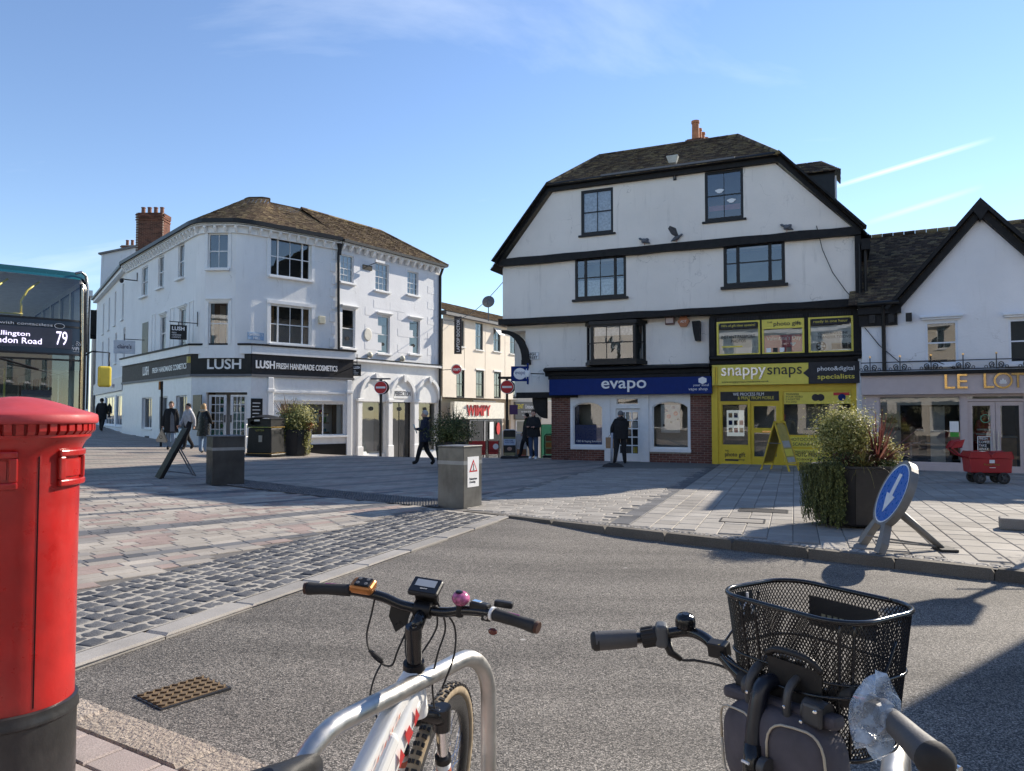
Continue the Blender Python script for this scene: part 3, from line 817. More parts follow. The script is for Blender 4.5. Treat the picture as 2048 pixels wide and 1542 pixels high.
# ------------------------------------------------------------------ building helpers
def window(root, M, s0, s1, z0, z1, fm, y=0.08, fw=0.06, cols=2, rows=2, side=0.0, sill=None, hood=None, glass=None,
inside=None, curtain=None, bar=0.022, depth=0.7, label=None, barm=None, frame_d=0.08, mid=None):
 glass = glass or GLASS
 f = MB()
 f.box(s0, s0+fw, y, y+frame_d, z0, z1); f.box(s1-fw, s1, y, y+frame_d, z0, z1)
 f.box(s0+fw, s1-fw, y, y+frame_d, z0, z0+fw*1.2); f.box(s0+fw, s1-fw, y, y+frame_d, z1-fw, z1)
 lights = []
 xa, xb = s0 + fw, s1 - fw
 if side:
  lights = [(xa, xa+side, 1), (xa+side+fw, xb-side-fw, cols), (xb-side, xb, 1)]
  f.box(xa+side, xa+side+fw, y, y+frame_d, z0+fw*1.2, z1-fw); f.box(xb-side-fw, xb-side, y, y+frame_d, z0+fw*1.2, z1-fw)
 else:
  lights = [(xa, xb, cols)]
 o = f.build('window', fm, root, M)
 if label: o['label'] = label
 za, zb = z0 + fw*1.2, z1 - fw
 g = MB()
 for la, lb, nc in lights:
  for j in range(1, rows):
   zz_ = za + (zb - za) * (j / rows if mid is None else mid)
   hb = bar * (1.7 if rows == 2 or j * 2 == rows else 1)
   g.box(la, lb, y+.022, y+.058, zz_-hb/2, zz_+hb/2)
  for i in range(1, nc):
   xx = la + (lb - la) * i / nc
   g.box(xx-bar/2, xx+bar/2, y+.026, y+.054, za, zb)
 if g.v: g.build('glazing_bar', barm or fm, o)
 for la, lb, nc in lights:
  for j in range(rows):
   for i in range(nc):
    t0 = j / rows if (mid is None or j == 0) else mid
    t1 = (j + 1) / rows if (mid is None or j == rows - 1) else mid
    xa_, xb_, z_a, z_b = la+(lb-la)*i/nc, la+(lb-la)*(i+1)/nc, za+(zb-za)*t0, za+(zb-za)*t1
    e = random.uniform(-.0025, .0025)
    MB().add([(xa_, y+.04+e, z_a), (xb_, y+.04-e, z_a), (xb_, y+.04, z_b), (xa_, y+.04, z_b)], [(0,1,2,3)]).build('pane', glass, o)
 r = MB(); d = y + depth
 a, b_, c, e = s0-.02, s1+.02, z0-.02, z1+.02
 yy = y + frame_d + .005
 r.add([(a,yy,c),(b_,yy,c),(b_,yy,e),(a,yy,e),(a,d,c),(b_,d,c),(b_,d,e),(a,d,e)], [(4,5,6,7),(0,1,5,4),(1,2,6,5),(2,3,7,6),(3,0,4,7)])
 r.build('interior', inside or DARKROOM, o)
 if curtain:
  kind, cm, frac = curtain
  if kind == 'drape':
   cu = MB(); n = 16
   for la_, lb_ in ((s0+fw, s0+fw+(s1-s0)*frac), (s1-fw-(s1-s0)*frac, s1-fw)):
    vs = []
    for i in range(n+1):
     x = la_ + (lb_-la_)*i/n; yv = y+.13+.02*math.sin(i*1.9)
     vs += [(x, yv, z0+.03), (x, yv, z1-.03)]
    cu.add(vs, [(2*i, 2*i+2, 2*i+3, 2*i+1) for i in range(n)])
   cu.build('curtain', cm, o)
  elif kind == 'low':
   MB().box(s0+fw, s1-fw, y+.10, y+.105, z0+.05, z0+(z1-z0)*frac).build('blind', cm, o)
  elif kind == 'high':
   MB().box(s0+fw, s1-fw, y+.10, y+.105, z1-(z1-z0)*frac, z1-.05).build('blind', cm, o)
 if sill:
  sm, sp, sh = sill
  MB().box(s0-.09, s1+.09, -sp, y-.002, z0-sh, z0-.002).build('sill', sm, o, bevel=.008, seg=1)
 if hood:
  hm, hp, hh = hood
  b = MB().box(s0-.13, s1+.13, -hp, -.002, z1+.10, z1+.10+hh); b.box(s0-.09, s1+.09, -hp*.6, -.003, z1+.045, z1+.098)
  b.build('hood', hm, o, bevel=.008, seg=1)
 return o
def hole(s0, s1, z0, z1): return [(s0, z0), (s1, z0), (s1, z1), (s0, z1)]
def poly_at(pl, t):                      # point at fraction t of a polyline (by length)
 L = [0]
 for a, b in zip(pl, pl[1:]): L.append(L[-1] + (Vector(b) - Vector(a)).length)
 d = t * L[-1]
 for i in range(len(pl) - 1):
  if d <= L[i+1] + 1e-9 and L[i+1] > L[i]:
   return Vector(pl[i]).lerp(Vector(pl[i+1]), (d - L[i]) / (L[i+1] - L[i]))
 return Vector(pl[-1])
def tiled_roof(root, M, eave, ridge, tm, tw=0.17, gauge=0.105, name='roof', nseg=None, moss=0.0, base=None, drop=0.02):
# eave and ridge: polylines from left to right as seen from outside
 nseg = nseg or 24
 E = [poly_at(eave, i / nseg) for i in range(nseg + 1)]; Rg = [poly_at(ridge, i / nseg) for i in range(nseg + 1)]
 if len(eave) == len(ridge) and len(eave) > 2:
  E = [Vector(p) for p in eave]; Rg = [Vector(p) for p in ridge]; nseg = len(eave) - 1
 b = MB()
 b.add([p - Vector((0, 0, drop)) for p in E + Rg], [(i, i+1, nseg+2+i, nseg+1+i) for i in range(nseg)])
 o = b.build(name, base or BLACKT, root, M)
 h = max((Rg[i] - E[i]).length for i in range(nseg + 1))
 rows = max(1, int(h / gauge))
 t = MB()
 for j in range(rows):
  v0, v1 = j / rows, (j + 1.35) / rows
  P0 = [E[i].lerp(Rg[i], v0) for i in range(nseg + 1)]; P1 = [E[i].lerp(Rg[i], min(1, v1)) for i in range(nseg + 1)]
  ln = sum((P0[i+1] - P0[i]).length for i in range(nseg))
  nt = max(1, int(ln / tw)); off = (j % 2) * .5
  acc = [0]
  for i in range(nseg): acc.append(acc[-1] + (P0[i+1] - P0[i]).length)
  def pick(d):
   d = min(max(d, 0), acc[-1])
   for i in range(nseg):
    if d <= acc[i+1] + 1e-9:
     k = (d - acc[i]) / max(1e-9, acc[i+1] - acc[i])
     return P0[i].lerp(P0[i+1], k), P1[i].lerp(P1[i+1], k)
   return P0[-1], P1[-1]
  for q in range(-1, nt + 1):
   d0, d1 = (q + off) * tw, (q + 1 + off) * tw - .006
   if d1 <= 0.02 or d0 >= ln - .02: continue
   a0, a1 = pick(d0); c0, c1 = pick(d1)
   nrm = (c0 - a0).cross(a1 - a0)
   if nrm.length < 1e-9: continue
   nrm.normalize()
   l0 = .022 + random.uniform(-.004, .010); l1 = .004
   t.cv = min(.999, max(.001, random.betavariate(2, 2.2) + moss * max(0, random.gauss(0, .3))))
   t.add([a0 + nrm*.0, c0 + nrm*.0, c0 + nrm*l0, a0 + nrm*l0, c1 + nrm*l1, a1 + nrm*l1], [(0,1,2,3), (3,2,4,5)])
 t.build('roof_tiles', tm, o, kind='stuff')
 return o
def plank(mb, p0, p1, w, y0, y1, off=0.0):        # board in the x-z plane along p0-p1
 a, b = Vector((p0[0], p0[1], 0)), Vector((p1[0], p1[1], 0))
 d = (b - a).normalized(); n = Vector((-d.y, d.x, 0))
 q = [a + n*off, b + n*off, b + n*(off-w), a + n*(off-w)]
 mb.prism([(p.x, p.y) for p in q], y0, y1)
def ridge_tiles(root, M, p0, p1, mt, r=.11, step=.32):
 p0, p1 = Vector(p0), Vector(p1); L = (p1 - p0).length; n = max(1, int(L / step)); b = MB()
 d = (p1 - p0).normalized()
 for i in range(n):
  b.cv = random.random()
  a, c = p0.lerp(p1, i / n), p0.lerp(p1, (i + .97) / n)
  b.tube([a, c], [r, r * 1.06], 8)
 return b.build('ridge_tiles', mt, root, M, kind='stuff')
def bricks(root, M, s0, s1, z0, z1, y, n_lim=None, mt=None):
 bl, bh, bd = 0.215, 0.065, 0.05
 me = bricks.mesh
 k = int((z1 - z0) / .075); out = 0
 for j in range(k):
  x = s0 - (j % 2) * .1125
  while x < s1 - .02:
   a, b = max(x, s0), min(x + bl, s1)
   if b - a > .04:
    place('brick', me, root, M @ T((a + b) / 2, y + random.uniform(-.002, .002), z0 + j * .075 + bh / 2) @ S((b - a - .004), 1, 1))
    out += 1
   x += .225
 return out
_b = MB().box(-.5, .5, -.012, .03, -.0325, .0325)
bricks.mesh = bpy.data.meshes.new('brick'); bricks.mesh.from_pydata(_b.v, [], _b.f); bricks.mesh.materials.append(BRICK)
def downpipe(root, M, pts, r=.045, mt=None, name='downpipe'):
 return MB().tube(pts, r, 8).build(name, mt or BLACKP, root, M, smooth=True, auto=50)
def chimney(root, M, x, y, z0, z1, w, d, pots, mt_pot=None, name='chimney'):
 b = MB()
 h = z1 - z0; nb = int(h / .075)
 for j in range(nb):
  e = .045 if nb - 8 < j < nb - 2 and j % 2 == 0 else (.06 if j >= nb - 3 else 0)
  zz_ = z0 + j * .075
  for fx, ln, (ax, ay) in ((0, w, (1, 0)), (1, d, (0, 1)), (2, w, (1, 0)), (3, d, (0, 1))):
   n = max(1, int(ln / .225)); st = ln / n
   for i in range(n):
    b.cv = random.random()
    a0 = -ln/2 + (i + (j % 2) * .5) * st
    a1 = min(a0 + st - .01, ln/2)
    if a1 - a0 < .04: continue
    if fx == 0: b.box(x+a0, x+a1, y-d/2-e-.012, y-d/2+.04, zz_, zz_+.065)
    elif fx == 2: b.box(x+a0, x+a1, y+d/2-.04, y+d/2+e+.012, zz_, zz_+.065)
    elif fx == 1: b.box(x-w/2-e-.012, x-w/2+.04, y+a0, y+a1, zz_, zz_+.065)
    else: b.box(x+w/2-.04, x+w/2+e+.012, y+a0, y+a1, zz_, zz_+.065)
 o = b.build(name, BRICKA, root, M, kind=None)
 MB().box(x-w/2, x+w/2, y-d/2, y+d/2, z0-1.0, z1-.01).build('mortar_core', MORTAR, o)
 for px_, py_, ph, pr in pots:
  MB().lathe([(pr, 0), (pr*.95, ph*.15), (pr*.88, ph*.85), (pr*1.05, ph*.88), (pr*1.05, ph), (pr*.8, ph), (pr*.75, ph*.5)], 12, T(px_, py_, z1-.01)).build('chimney_pot', mt_pot or TERRA, o, smooth=True, auto=40)
 return o
 # ------------------------------------------------------------------ the tall jettied building on the right of the square
FE = Facade(-0.35, 27.1, 10.5, 22.3)
LE_ = FE.len
tb = thing('jettied_building', 'tall white jettied building with black beams above a blue and a yellow shop', 'building', FE.M)
sA, sB = FE.px(1105, 372)[0], FE.px(1550, 306)[0]
ZB1, ZE = 7.32, 9.80
ZL2 = FE.px(1340, 631, -.04)[1]
def R_(x0, y0, x1, y1, y=0.0): return FE.rect(x0, y0, x1, y1, y)
w1 = R_(1162, 378, 1226, 468); w2 = R_(1409, 340, 1486, 440)
w3 = R_(1149, 511, 1251, 596); w4 = R_(1446, 477, 1569, 570)
MB().sheet([(.12, ZB1), (LE_-.15, ZB1), (sB-.05, ZE-.15), (sA+.05, ZE-.15)], [hole(*w1), hole(*w2)], 0, .12).build('wall', WHITE_OLD, tb)
MB().sheet(hole(0.0, LE_, 5.05, ZB1-.2), [hole(*w3), hole(*w4)], .06, .1).build('wall', WHITE_OLD, tb)
# timber rails between the floors, uneven like old oak
def beam(x0, x1, z0, z1, y0, y1, wob=.02, n=14, name='beam'):
 vs, fs = [], []
 rr = random.Random(int(x0*10+z0*100))
 for i in range(n + 1):
  x = x0 + (x1 - x0) * i / n; a, b = rr.uniform(-wob, wob), rr.uniform(-wob, wob)
  vs += [(x, y0+rr.uniform(-.01, .01), z0+a), (x, y0+rr.uniform(-.01, .01), z1+b), (x, y1, z1+b), (x, y1, z0+a)]
 for i in range(n):
  for k in range(4): fs.append((4*i+k, 4*i+4+k, 4*i+4+(k+1) % 4, 4*i+(k+1) % 4))
 fs += [(0, 1, 2, 3), (4*n+3, 4*n+2, 4*n+1, 4*n)]
 return MB().add(vs, fs).build(name, BLACKT, tb)
beam(-.12, LE_+.1, ZB1-.26, ZB1+.0, -.14, .3)
beam(-.1, LE_+.1, 4.88, 5.10, -.16, .35); beam(.1, LE_, ZL2, 4.885, -.04, .4, .004)
for q in range(9):
 MB().box(6.2+q*.62, 6.55+q*.62, -.055, -.035, ZL2+.03, 4.86).build('beam_panel', BLACKP, tb)
b = MB(); plank(b, (-.2, ZB1-.12), (sA-.02, ZE+.0), .17, -.16, .2, .08); plank(b, (-.27, ZB1-.12), (sA-.04, ZE+.06), .06, -.24, .2, .12)
b.build('bargeboard', BLACKT, tb)
b = MB(); plank(b, (sB+.02, ZE+.0), (LE_+.1, ZB1-.12), .17, -.16, .2, .08); plank(b, (sB+.04, ZE+.06), (LE_+.17, ZB1-.12), .06, -.24, .2, .12)
b.build('bargeboard', BLACKT, tb)
MB().box(sA-.1, sB+.1, -.16, .2, ZE-.2, ZE+.0).build('eaves_board', BLACKT, tb)
MB().tube([(sA-.05, -.24, ZE+.0), (sB+.05, -.24, ZE+.03)], .07, 8).build('gutter', BLACKP, tb, smooth=True)
MB().box(sA+1.9, sB-1.2, -.34, -.10, ZE+.03, ZE+.09).build('gutter_lining', LEAD, tb)
# windows
window(tb, None, *w1, BLACKP, .02, .085, 2, 2, sill=(BLACKP, .07, .07), inside=PALEROOM, curtain=('low', CURTAIN, .97), glass=GLASSW)
wp = window(tb, None, *w2, BLACKP, .02, .085, 2, 2, sill=(BLACKP, .07, .07), glass=GLASSW)
for cx, cz in ((w2[0]+.47, w2[2]+.98), (w2[1]-.38, w2[2]+.62)): MB().prism([(cx+.13*math.cos(a)*(1+.3*math.sin(3*a)), cz+.07*math.sin(a)) for a in [i*PI/6 for i in range(12)]], .03, .034).build('window_sticker', WHITE_S, wp)
MB().box(w2[0]+.12, w2[1]-.12, .1, .12, w2[2]+.35, w2[2]+.52).build('banner', mat('faded_pink', (.35, .12, .14), .7), wp)
window(tb, None, *w3, BLACKP, .05, .085, 2, 2, .26, sill=(BLACKP, .06, .08), glass=GLASSW, curtain=('low', CURTAIN, .45))
window(tb, None, w4[0], w4[1], w4[2], w4[3], BLACKP, .05, .10, 1, 2, .30, sill=(BLACKP, .08, .09), glass=GLASSW, mid=.5)
# first floor, left half, set back under the jetty
Y1 = .26
s10, s11 = FE.px(1051, 690, Y1)[0], FE.px(1418, 690, Y1)[0]
ow = FE.rect(1182, 648, 1270, 722, -.12)
MB().sheet(hole(s10, s11, 2.3, 4.75), [hole(ow[0]-.14, ow[1]+.14, 3.25, 4.66)], Y1, .3).build('wall', WHITE_OLD, tb)
MB().box(s10-.35, s10+2.0, Y1-.06, Y1+.3, 2.22, 2.42).build('beam', BLACKT, tb)
# corner brace: quarter arch
b = MB(); pts = []
bx, bz = s10 + .02, 3.55
for i in range(9):
 a = PI/2 * i / 8; pts.append((bx - .95 + .82*math.cos(a) , bz + .05 + 1.02*math.sin(a)))
for i in range(9):
 a = PI/2 * (8-i) / 8; pts.append((bx - .95 + 1.12*math.cos(a), bz + 1.2*math.sin(a)))
b.prism(pts, Y1-.1, Y1+.12); b.build('corner_brace', BLACKT, tb)
b = MB(); b.box(bx-.14, bx+.2, Y1-.12, Y1+.14, bz-.12, bz+.06); b.build('corbel', BLACKT, tb)
pts = [(bx+.75-.55*math.cos(PI/2*i/8), 2.22-.75*math.sin(PI/2*i/8)) for i in range(9)] + [(bx+.75, 2.22)]
MB().prism(pts, Y1+.1, Y1+.25).build('corner_brace', BLACKT, tb)
# oriel window
oz0, oz1 = ow[2], ow[3]
ox0, ox1 = ow[0]-.0, ow[1]+.0
for z0, z1, e in ((oz1, oz1+.12, .06), (oz0-.12, oz0, .05)):
 b = MB()
 pp = [(ox0-.28-e, Y1), (ox0-e, -.12-e), (ox1+e, -.12-e), (ox1+.28+e, Y1)]
 b.add([(x, y, z0) for x, y in pp] + [(x, y, z1) for x, y in pp], [(0,1,2,3)[::-1], (4,5,6,7), (0,1,5,4), (1,2,6,5), (2,3,7,6), (3,0,4,7)])
 b.build('oriel_head', BLACKP, tb)
window(tb, None, ox0, ox1, oz0, oz1, BLACKP, -.12, .075, 3, 2, glass=GLASSW, curtain=('high', CURTAIN, .3), depth=.6)
for sg, xa, xb in ((-1, ox0-.28, ox0), (1, ox1, ox1+.28)):
 f2 = Facade(xa, Y1 if sg < 0 else -.12, xb, -.12 if sg < 0 else Y1)
 window(tb, f2.M, 0, f2.len, oz0, oz1, BLACKP, 0.0, .06, 1, 2, glass=GLASSW, depth=.12)
 # alarm boxes, bracket, street nameplate
al = R_(1330, 634, 1348, 649, Y1-.1)
o = MB().box(al[0], al[1], Y1-.1, Y1, al[2], al[3]).build('alarm_box', mat('alarm_maroon', (.10, .03, .025), .5), tb, bevel=.01)
MB().box(al[0]+.03, al[1]-.03, Y1-.105, Y1-.1, al[2]+.05, al[3]-.03).build('alarm_label', mat('alarm_label', (.55, .45, .42), .5), o)
hx, hz = FE.px(1367, 643, Y1-.06)
o = MB().prism([(hx+.2*math.cos(i*PI/3), hz+.2*math.sin(i*PI/3)) for i in range(6)], Y1-.09, Y1-.0).build('alarm_box', mat('alarm_orange', (.42, .15, .06), .5), tb)
text('ADT', WHITE_S, o, T(0, Y1-.085, 0), .2, .08, hx, hz-.04, center=True)
bx0 = FE.px(1386, 640, Y1)[0]
MB().prism([(bx0, 4.7), (bx0+.26, 4.7), (bx0+.26, 4.05), (bx0+.1, 4.05), (bx0+.04, 4.35)], Y1-.25, Y1).build('bracket', BLACKT, tb)
# first floor, right half: black frame with three yellow windows
s20 = FE.px(1420, 660, .0)[0]
fr = [R_(1433, 637, 1520, 713), R_(1523, 633, 1608, 710), R_(1616, 625, 1706, 706)]
zlo, zhi = 3.50, 4.62
hs = [(f[0], f[1], zlo, zhi) for f in fr]
MB().sheet(hole(s20, LE_-.02, 3.2, 4.9), [hole(*h) for h in hs], .03, .1).build('wall', BLACKT, tb)
PALEBLIND = mat('pale_blind', (.5, .52, .5), .8)
VAL = mat('poster_pink', (.55, .10, .13), .5)
specs = [("100's of gift ideas upstairs!", 'strip'), ('photo gift', 'board'), ('ready in one hour', 'strip')]
for (a, b_, c, d), (tx, kd) in zip(hs, specs):
 o = window(tb, None, a, b_, c, d, YELLOWB, .0, .06, 1, 1, glass=SHOPGLASS, inside=PALEROOM, depth=.5)
 if kd == 'strip':
  MB().box(a+.1, b_-.1, -.012, -.002, d-.24, d-.05).build('sign_strip', CHAR, o)
  text(tx, YELLOWB, o, None, b_-a-.3, .1, a+.15, d-.2, y=-.016)
 else:
  MB().box(a+.01, b_-.01, -.012, -.002, d-.30, d-.01).build('sign_strip', YELLOWB, o)
  text('THE', CHAR, o, None, .16, .05, a+.16, d-.12, y=-.016)
  text(tx, CHAR, o, None, .8, .17, a+.36, d-.25, y=-.016, bold=.012)
  text('shop', CHAR, o, None, .16, .07, b_-.24, d-.2, y=-.016)
for h in (hs[0], hs[2]): MB().box(h[0]+.07, h[1]-.06, .075, .08, h[2]+.07, h[3]-.26).build('poster', mat('poster_backing', (.62, .63, .6), .6), tb)
MB().box(hs[1][0]+.07, hs[1][1]-.06, .075, .08, hs[1][2]+.62, hs[1][3]-.31).build('poster', PALEBLIND, tb)
h = hs[0]
text('INSTANT PASSPORT', CHAR, tb, None, 1.05, .10, h[0]+.14, h[2]+.57, y=.02); text('PHOTOS', CHAR, tb, None, .45, .10, h[0]+.45, h[2]+.43, y=.02)
MB().box(h[0]+.15, h[0]+.8, .03, .034, h[2]+.28, h[2]+.33).build('poster', YELLOWB, tb)
b = MB(); b.box(h[0]+.6, h[1]-.25, .05, .054, h[2]+.08, h[2]+.26); b.build('poster', WHITE_S, tb)
b = MB()
for i in range(6):
 x = h[0]+.1+i*.2; plank(b, (x, h[2]+.06), (x+.12*(i-2.5)*.5, h[3]-.2), .07, .15, .16)
b.build('blind_slats', PALEBLIND, tb, kind='stuff')
h = hs[1]
MB().box(h[0]+.08, h[1]-.07, .055, .06, h[2]+.07, h[2]+.62).build('poster', VAL, tb)
text("Valentine's Day", WHITE_S, tb, None, 1.02, .17, h[0]+.14, h[2]+.42, y=.05)
for q in range(4): MB().box(h[0]+.13+q*.2, h[0]+.27+q*.2, .04, .046, h[2]+.08, h[2]+.22).build('photo_print', [WHITE_S, CHAR, WHITE_S, PALEROOM][q], tb)
hx_, hz_ = h[1]-.33, h[2]+.33
MB().prism([(hx_+.085*math.sin(t)**3, hz_+.07*(math.cos(t)*.8-.3*math.cos(2*t)-.1*math.cos(3*t))) for t in [i*PI/10 for i in range(20)]], .04, .045).build('heart', WHITE_S, tb)
h = hs[2]
MB().box(h[0]+.08, h[1]-.07, .06, .065, h[2]+.07, h[3]-.3).build('poster', mat('poster_grey', (.66, .68, .68), .5), tb)
text('VIDEO AND CINE\nTRANSFER TO DVD', CHAR, tb, None, .95, .2, h[0]+.26, h[2]+.46, y=.055)
b = MB(); cx, cz = h[0]+.36, h[2]+.22
b.lathe([(.145, 0), (.145, .01), (.05, .01)], 20, T(cx, .055, cz) @ RX(PI/2)); b.build('film_reel', CHAR, tb)
for q in range(5): MB().lathe([(.001, 0), (.032, 0)], 10, T(cx+.09*math.cos(q*1.257), .044, cz+.09*math.sin(q*1.257)) @ RX(PI/2)).build('film_hole', WHITE_S, tb)
MB().box(cx+.3, cx+.95, .045, .055, cz-.1, cz+.08).build('recorder', CHAR, tb)
b = MB(); b.box(s20-.02, s20+.16, -.03, .2, 3.4, 4.78); b.build('post', BLACKT, tb)
MB().box(LE_-.16, LE_+.05, -.06, .3, 3.3, 4.78).build('post', BLACKT, tb)
for q in (1, 2):
 xm = (hs[q-1][1] + hs[q][0]) / 2
 MB().box(xm-.025, xm+.025, -.02, .04, 3.42, 4.78).build('post', BLACKT, tb)
for (a, b_, c, d) in hs:
 g = MB()
 for q in range(26): g.box(a+.03+q*(b_-a-.06)/26, a+.055+q*(b_-a-.06)/26, -.0, .029, d+.02, d+.13)
 g.build('dentil_band', CHAR, tb, kind='stuff')
 # cornice over the shops
def cornice(x0, x1, z, proj, name='cornice'):
 vs, fs = [], []
 prof = [(0, -.16), (-.05, -.14), (-.07, -.02), (-proj, .03), (-proj, .09), (-.04, .16), (0.2, .17)]
 n = 12
 for i in range(n+1):
  x = x0 + (x1-x0)*i/n; w = random.uniform(-.008, .008)
  vs += [(x, y, z+zz_+w) for y, zz_ in prof]
 k = len(prof)
 for i in range(n):
  for j in range(k-1): fs.append((i*k+j, (i+1)*k+j, (i+1)*k+j+1, i*k+j+1))
 fs += [tuple(range(k)), tuple(n*k+j for j in range(k))[::-1]]
 MB().add(vs, fs, T(0, .05, 0)).build(name, BLACKT, tb)
cA, cB = FE.px(1088, 735, -.1)[0], FE.px(1418, 725, -.1)[0]
cornice(cA, cB, 3.13, .24); cornice(cB+.01, LE_+.25, 3.38, .2)
MB().box(cA+.12, cB, .0, .3, 2.86, 2.97).build('fascia_head', BLACKT, tb)
# blue vape shop
YS = .34
f0, f1 = FE.px(1098, 770, -.02)[0], FE.px(1423, 765, -.02)[0]
fa = MB().box(f0, f1, -.02, YS+.1, 2.30, 2.86).build('fascia', BLUEF, tb, bevel=.006, seg=1)
tx0, tx1 = FE.px(1203, 765, -.02)[0], FE.px(1293, 765, -.02)[0]
text('evapo', WHITE_S, fa, None, tx1-tx0, .40, tx0, 2.38, y=-.04, bold=.01, ext=.01)
tx0, tx1 = FE.px(1377, 765, -.02)[0], FE.px(1415, 765, -.02)[0]
text('vape shop', WHITE_S, fa, None, tx1-tx0, .12, tx0, 2.38, y=-.03)
text('your local', WHITE_S, fa, None, (tx1-tx0)*.82, .10, tx0+.15, 2.52, y=-.03)
MB().prism([(tx1-.16+.15*math.cos(i*PI/3+.52), 2.73+.12*math.sin(i*PI/3+.52)) for i in range(6)], -.026, -.02).build('emblem', WHITE_S, fa)
p0, p1, p2, p3 = [FE.px(q, 850, YS)[0] for q in (1103, 1141, 1209, 1228)]
p4, p5, p6, p7 = [FE.px(q, 850, YS)[0] for q in (1283, 1299, 1381, 1427)]
pier = MB().box(p0, p1, YS, YS+.4, -.1, 2.32).build('brick_pier', MORTAR, tb); bricks(pier, ID, p0, p1, 0.0, 2.3, YS)
pier = MB().box(p6, p7, YS, YS+.4, -.1, 2.32).build('brick_pier', MORTAR, tb); bricks(pier, ID, p6, p7, 0.0, 2.3, YS)
pier = MB().box(p1, p2, YS+.01, YS+.4, -.1, .40).build('stall_riser', MORTAR, tb); bricks(pier, ID, p1, p2, 0.0, .40, YS+.01)
pier = MB().box(p5, p6, YS+.01, YS+.4, -.1, .36).build('stall_riser', MORTAR, tb); bricks(pier, ID, p5, p6, 0.0, .36, YS+.01)
def arch_light(a, b_, z0, z1, spring):
 pts = [(a, z0), (b_, z0), (b_, spring)]
 for i in range(1, 8):
  t = i / 8; pts.append((b_ + (a-b_)*t, spring + (z1-spring)*math.sin(PI*t)**.6))
 return pts + [(a, spring)]
for k, (a, b_, zb) in enumerate(((p1, p2, .42), (p5, p6, .38))):
 MB().sheet(hole(a, b_, zb, 2.30), [arch_light(a+.10, b_-.06, zb+.1, 2.06, 1.88)], YS-.02, .08).build('window_surround', PAINTW, tb)
 wf = MB().sheet(hole(a+.02, b_-.0, zb+.02, 2.29), [arch_light(a+.14, b_-.1, zb+.14, 2.03, 1.86)], YS+.03, .05).build('window', PAINTW, tb)
 MB().add([(a+.1, YS+.06, zb+.1), (b_-.06, YS+.06, zb+.1), (b_-.06, YS+.062, 2.1), (a+.1, YS+.06, 2.1)], [(0,1,2,3)]).build('pane', SHOPGLASS, wf)
 r = MB(); yy, d = YS+.12, YS+2.0; c, e = zb, 2.2
 r.add([(a,yy,c),(b_,yy,c),(b_,yy,e),(a,yy,e),(a,d,c),(b_,d,c),(b_,d,e),(a,d,e)], [(4,5,6,7),(0,1,5,4),(1,2,6,5),(2,3,7,6),(3,0,4,7)])
 r.build('interior', DARKROOM, wf)
 MB().box(a+.02, b_+.02, YS-.07, YS-.021, zb-.03, zb+.07).build('sill', PAINTW, wf)
 if k == 0:
  MB().box(a+.14, b_-.1, YS+.09, YS+.1, zb+.12, 1.25).build('window_film', mat('film_blue', (.03, .06, .26), .3), wf)
  text('CBD & Vaping Solutions', PAINTC, wf, None, b_-a-.34, .09, a+.2, zb+.2, y=YS+.055)
  MB().box(a+.12, a+.3, YS+.09, YS+.1, 1.25, 1.95).build('window_film', mat('film_navy', (.012, .02, .09), .3), wf)
 else:
  MB().box(a+.36, a+1.0, YS+.16, YS+.17, 1.0, 1.95).build('poster', mat('poster_white', (.58, .6, .6), .5), wf)
  for q in range(7): MB().lathe([(.001, 0), (.04+.02*(q % 3), 0)], 10, T(a+.46+.08*q, YS+.155, 1.25+.1*((q*5) % 7)) @ RX(PI/2)).build('poster_mark', [CHAR, BLUEF, REDS][q % 3], wf)
  MB().box(a+.2, b_-.2, YS+.8, YS+.85, zb, 1.1).build('counter', CHAR, wf)
  # door bay
dz1 = 1.80
dr = (FE.px(1232, 860, YS)[0], FE.px(1281, 860, YS)[0])
MB().sheet(hole(p2, p5, -.05, 2.30), [hole(dr[0], dr[1], -.02, dz1+.02), hole(dr[0]+.02, dr[1]-.06, 1.95, 2.18)], YS-.03, .12).build('door_surround', PAINTW, tb)
for xx in (p2+.02, p5-.22): MB().box(xx, xx+.2, YS-.06, YS-.031, -.05, 2.29).build('pilaster', PAINTW, tb)
window(tb, None, dr[0]+.02, dr[1]-.06, 1.95, 2.18, PAINTW, YS+.0, .03, 1, 1, depth=.5)
do = MB().sheet(hole(dr[0], dr[1], -.02, dz1), [hole(dr[0]+.12+i*.225, dr[0]+.31+i*.225, .28+j*.29, .53+j*.29) for i in range(3) for j in range(5)], YS+.04, .03).build('door', PAINTW, tb)
for i in range(3):
 for j in range(5): MB().add([(dr[0]+.12+i*.225, YS+.06, .28+j*.29), (dr[0]+.31+i*.225, YS+.06, .28+j*.29), (dr[0]+.31+i*.225, YS+.06, .53+j*.29), (dr[0]+.12+i*.225, YS+.06, .53+j*.29)], [(0,1,2,3)]).build('pane', SHOPGLASS, do)
for i, j in ((0, 4), (1, 4), (2, 4), (2, 3), (2, 0)):
 x, z = dr[0]+.13+i*.225, .3+j*.29
 MB().box(x, x+.15, YS+.075, YS+.08, z, z+.2).build('notice', YELLOWB if j == 0 else WHITE_S, do)
MB().box(dr[0]-.0, dr[1], YS+.1, YS+.9, -.02, dz1).build('interior', DARKROOM, do)
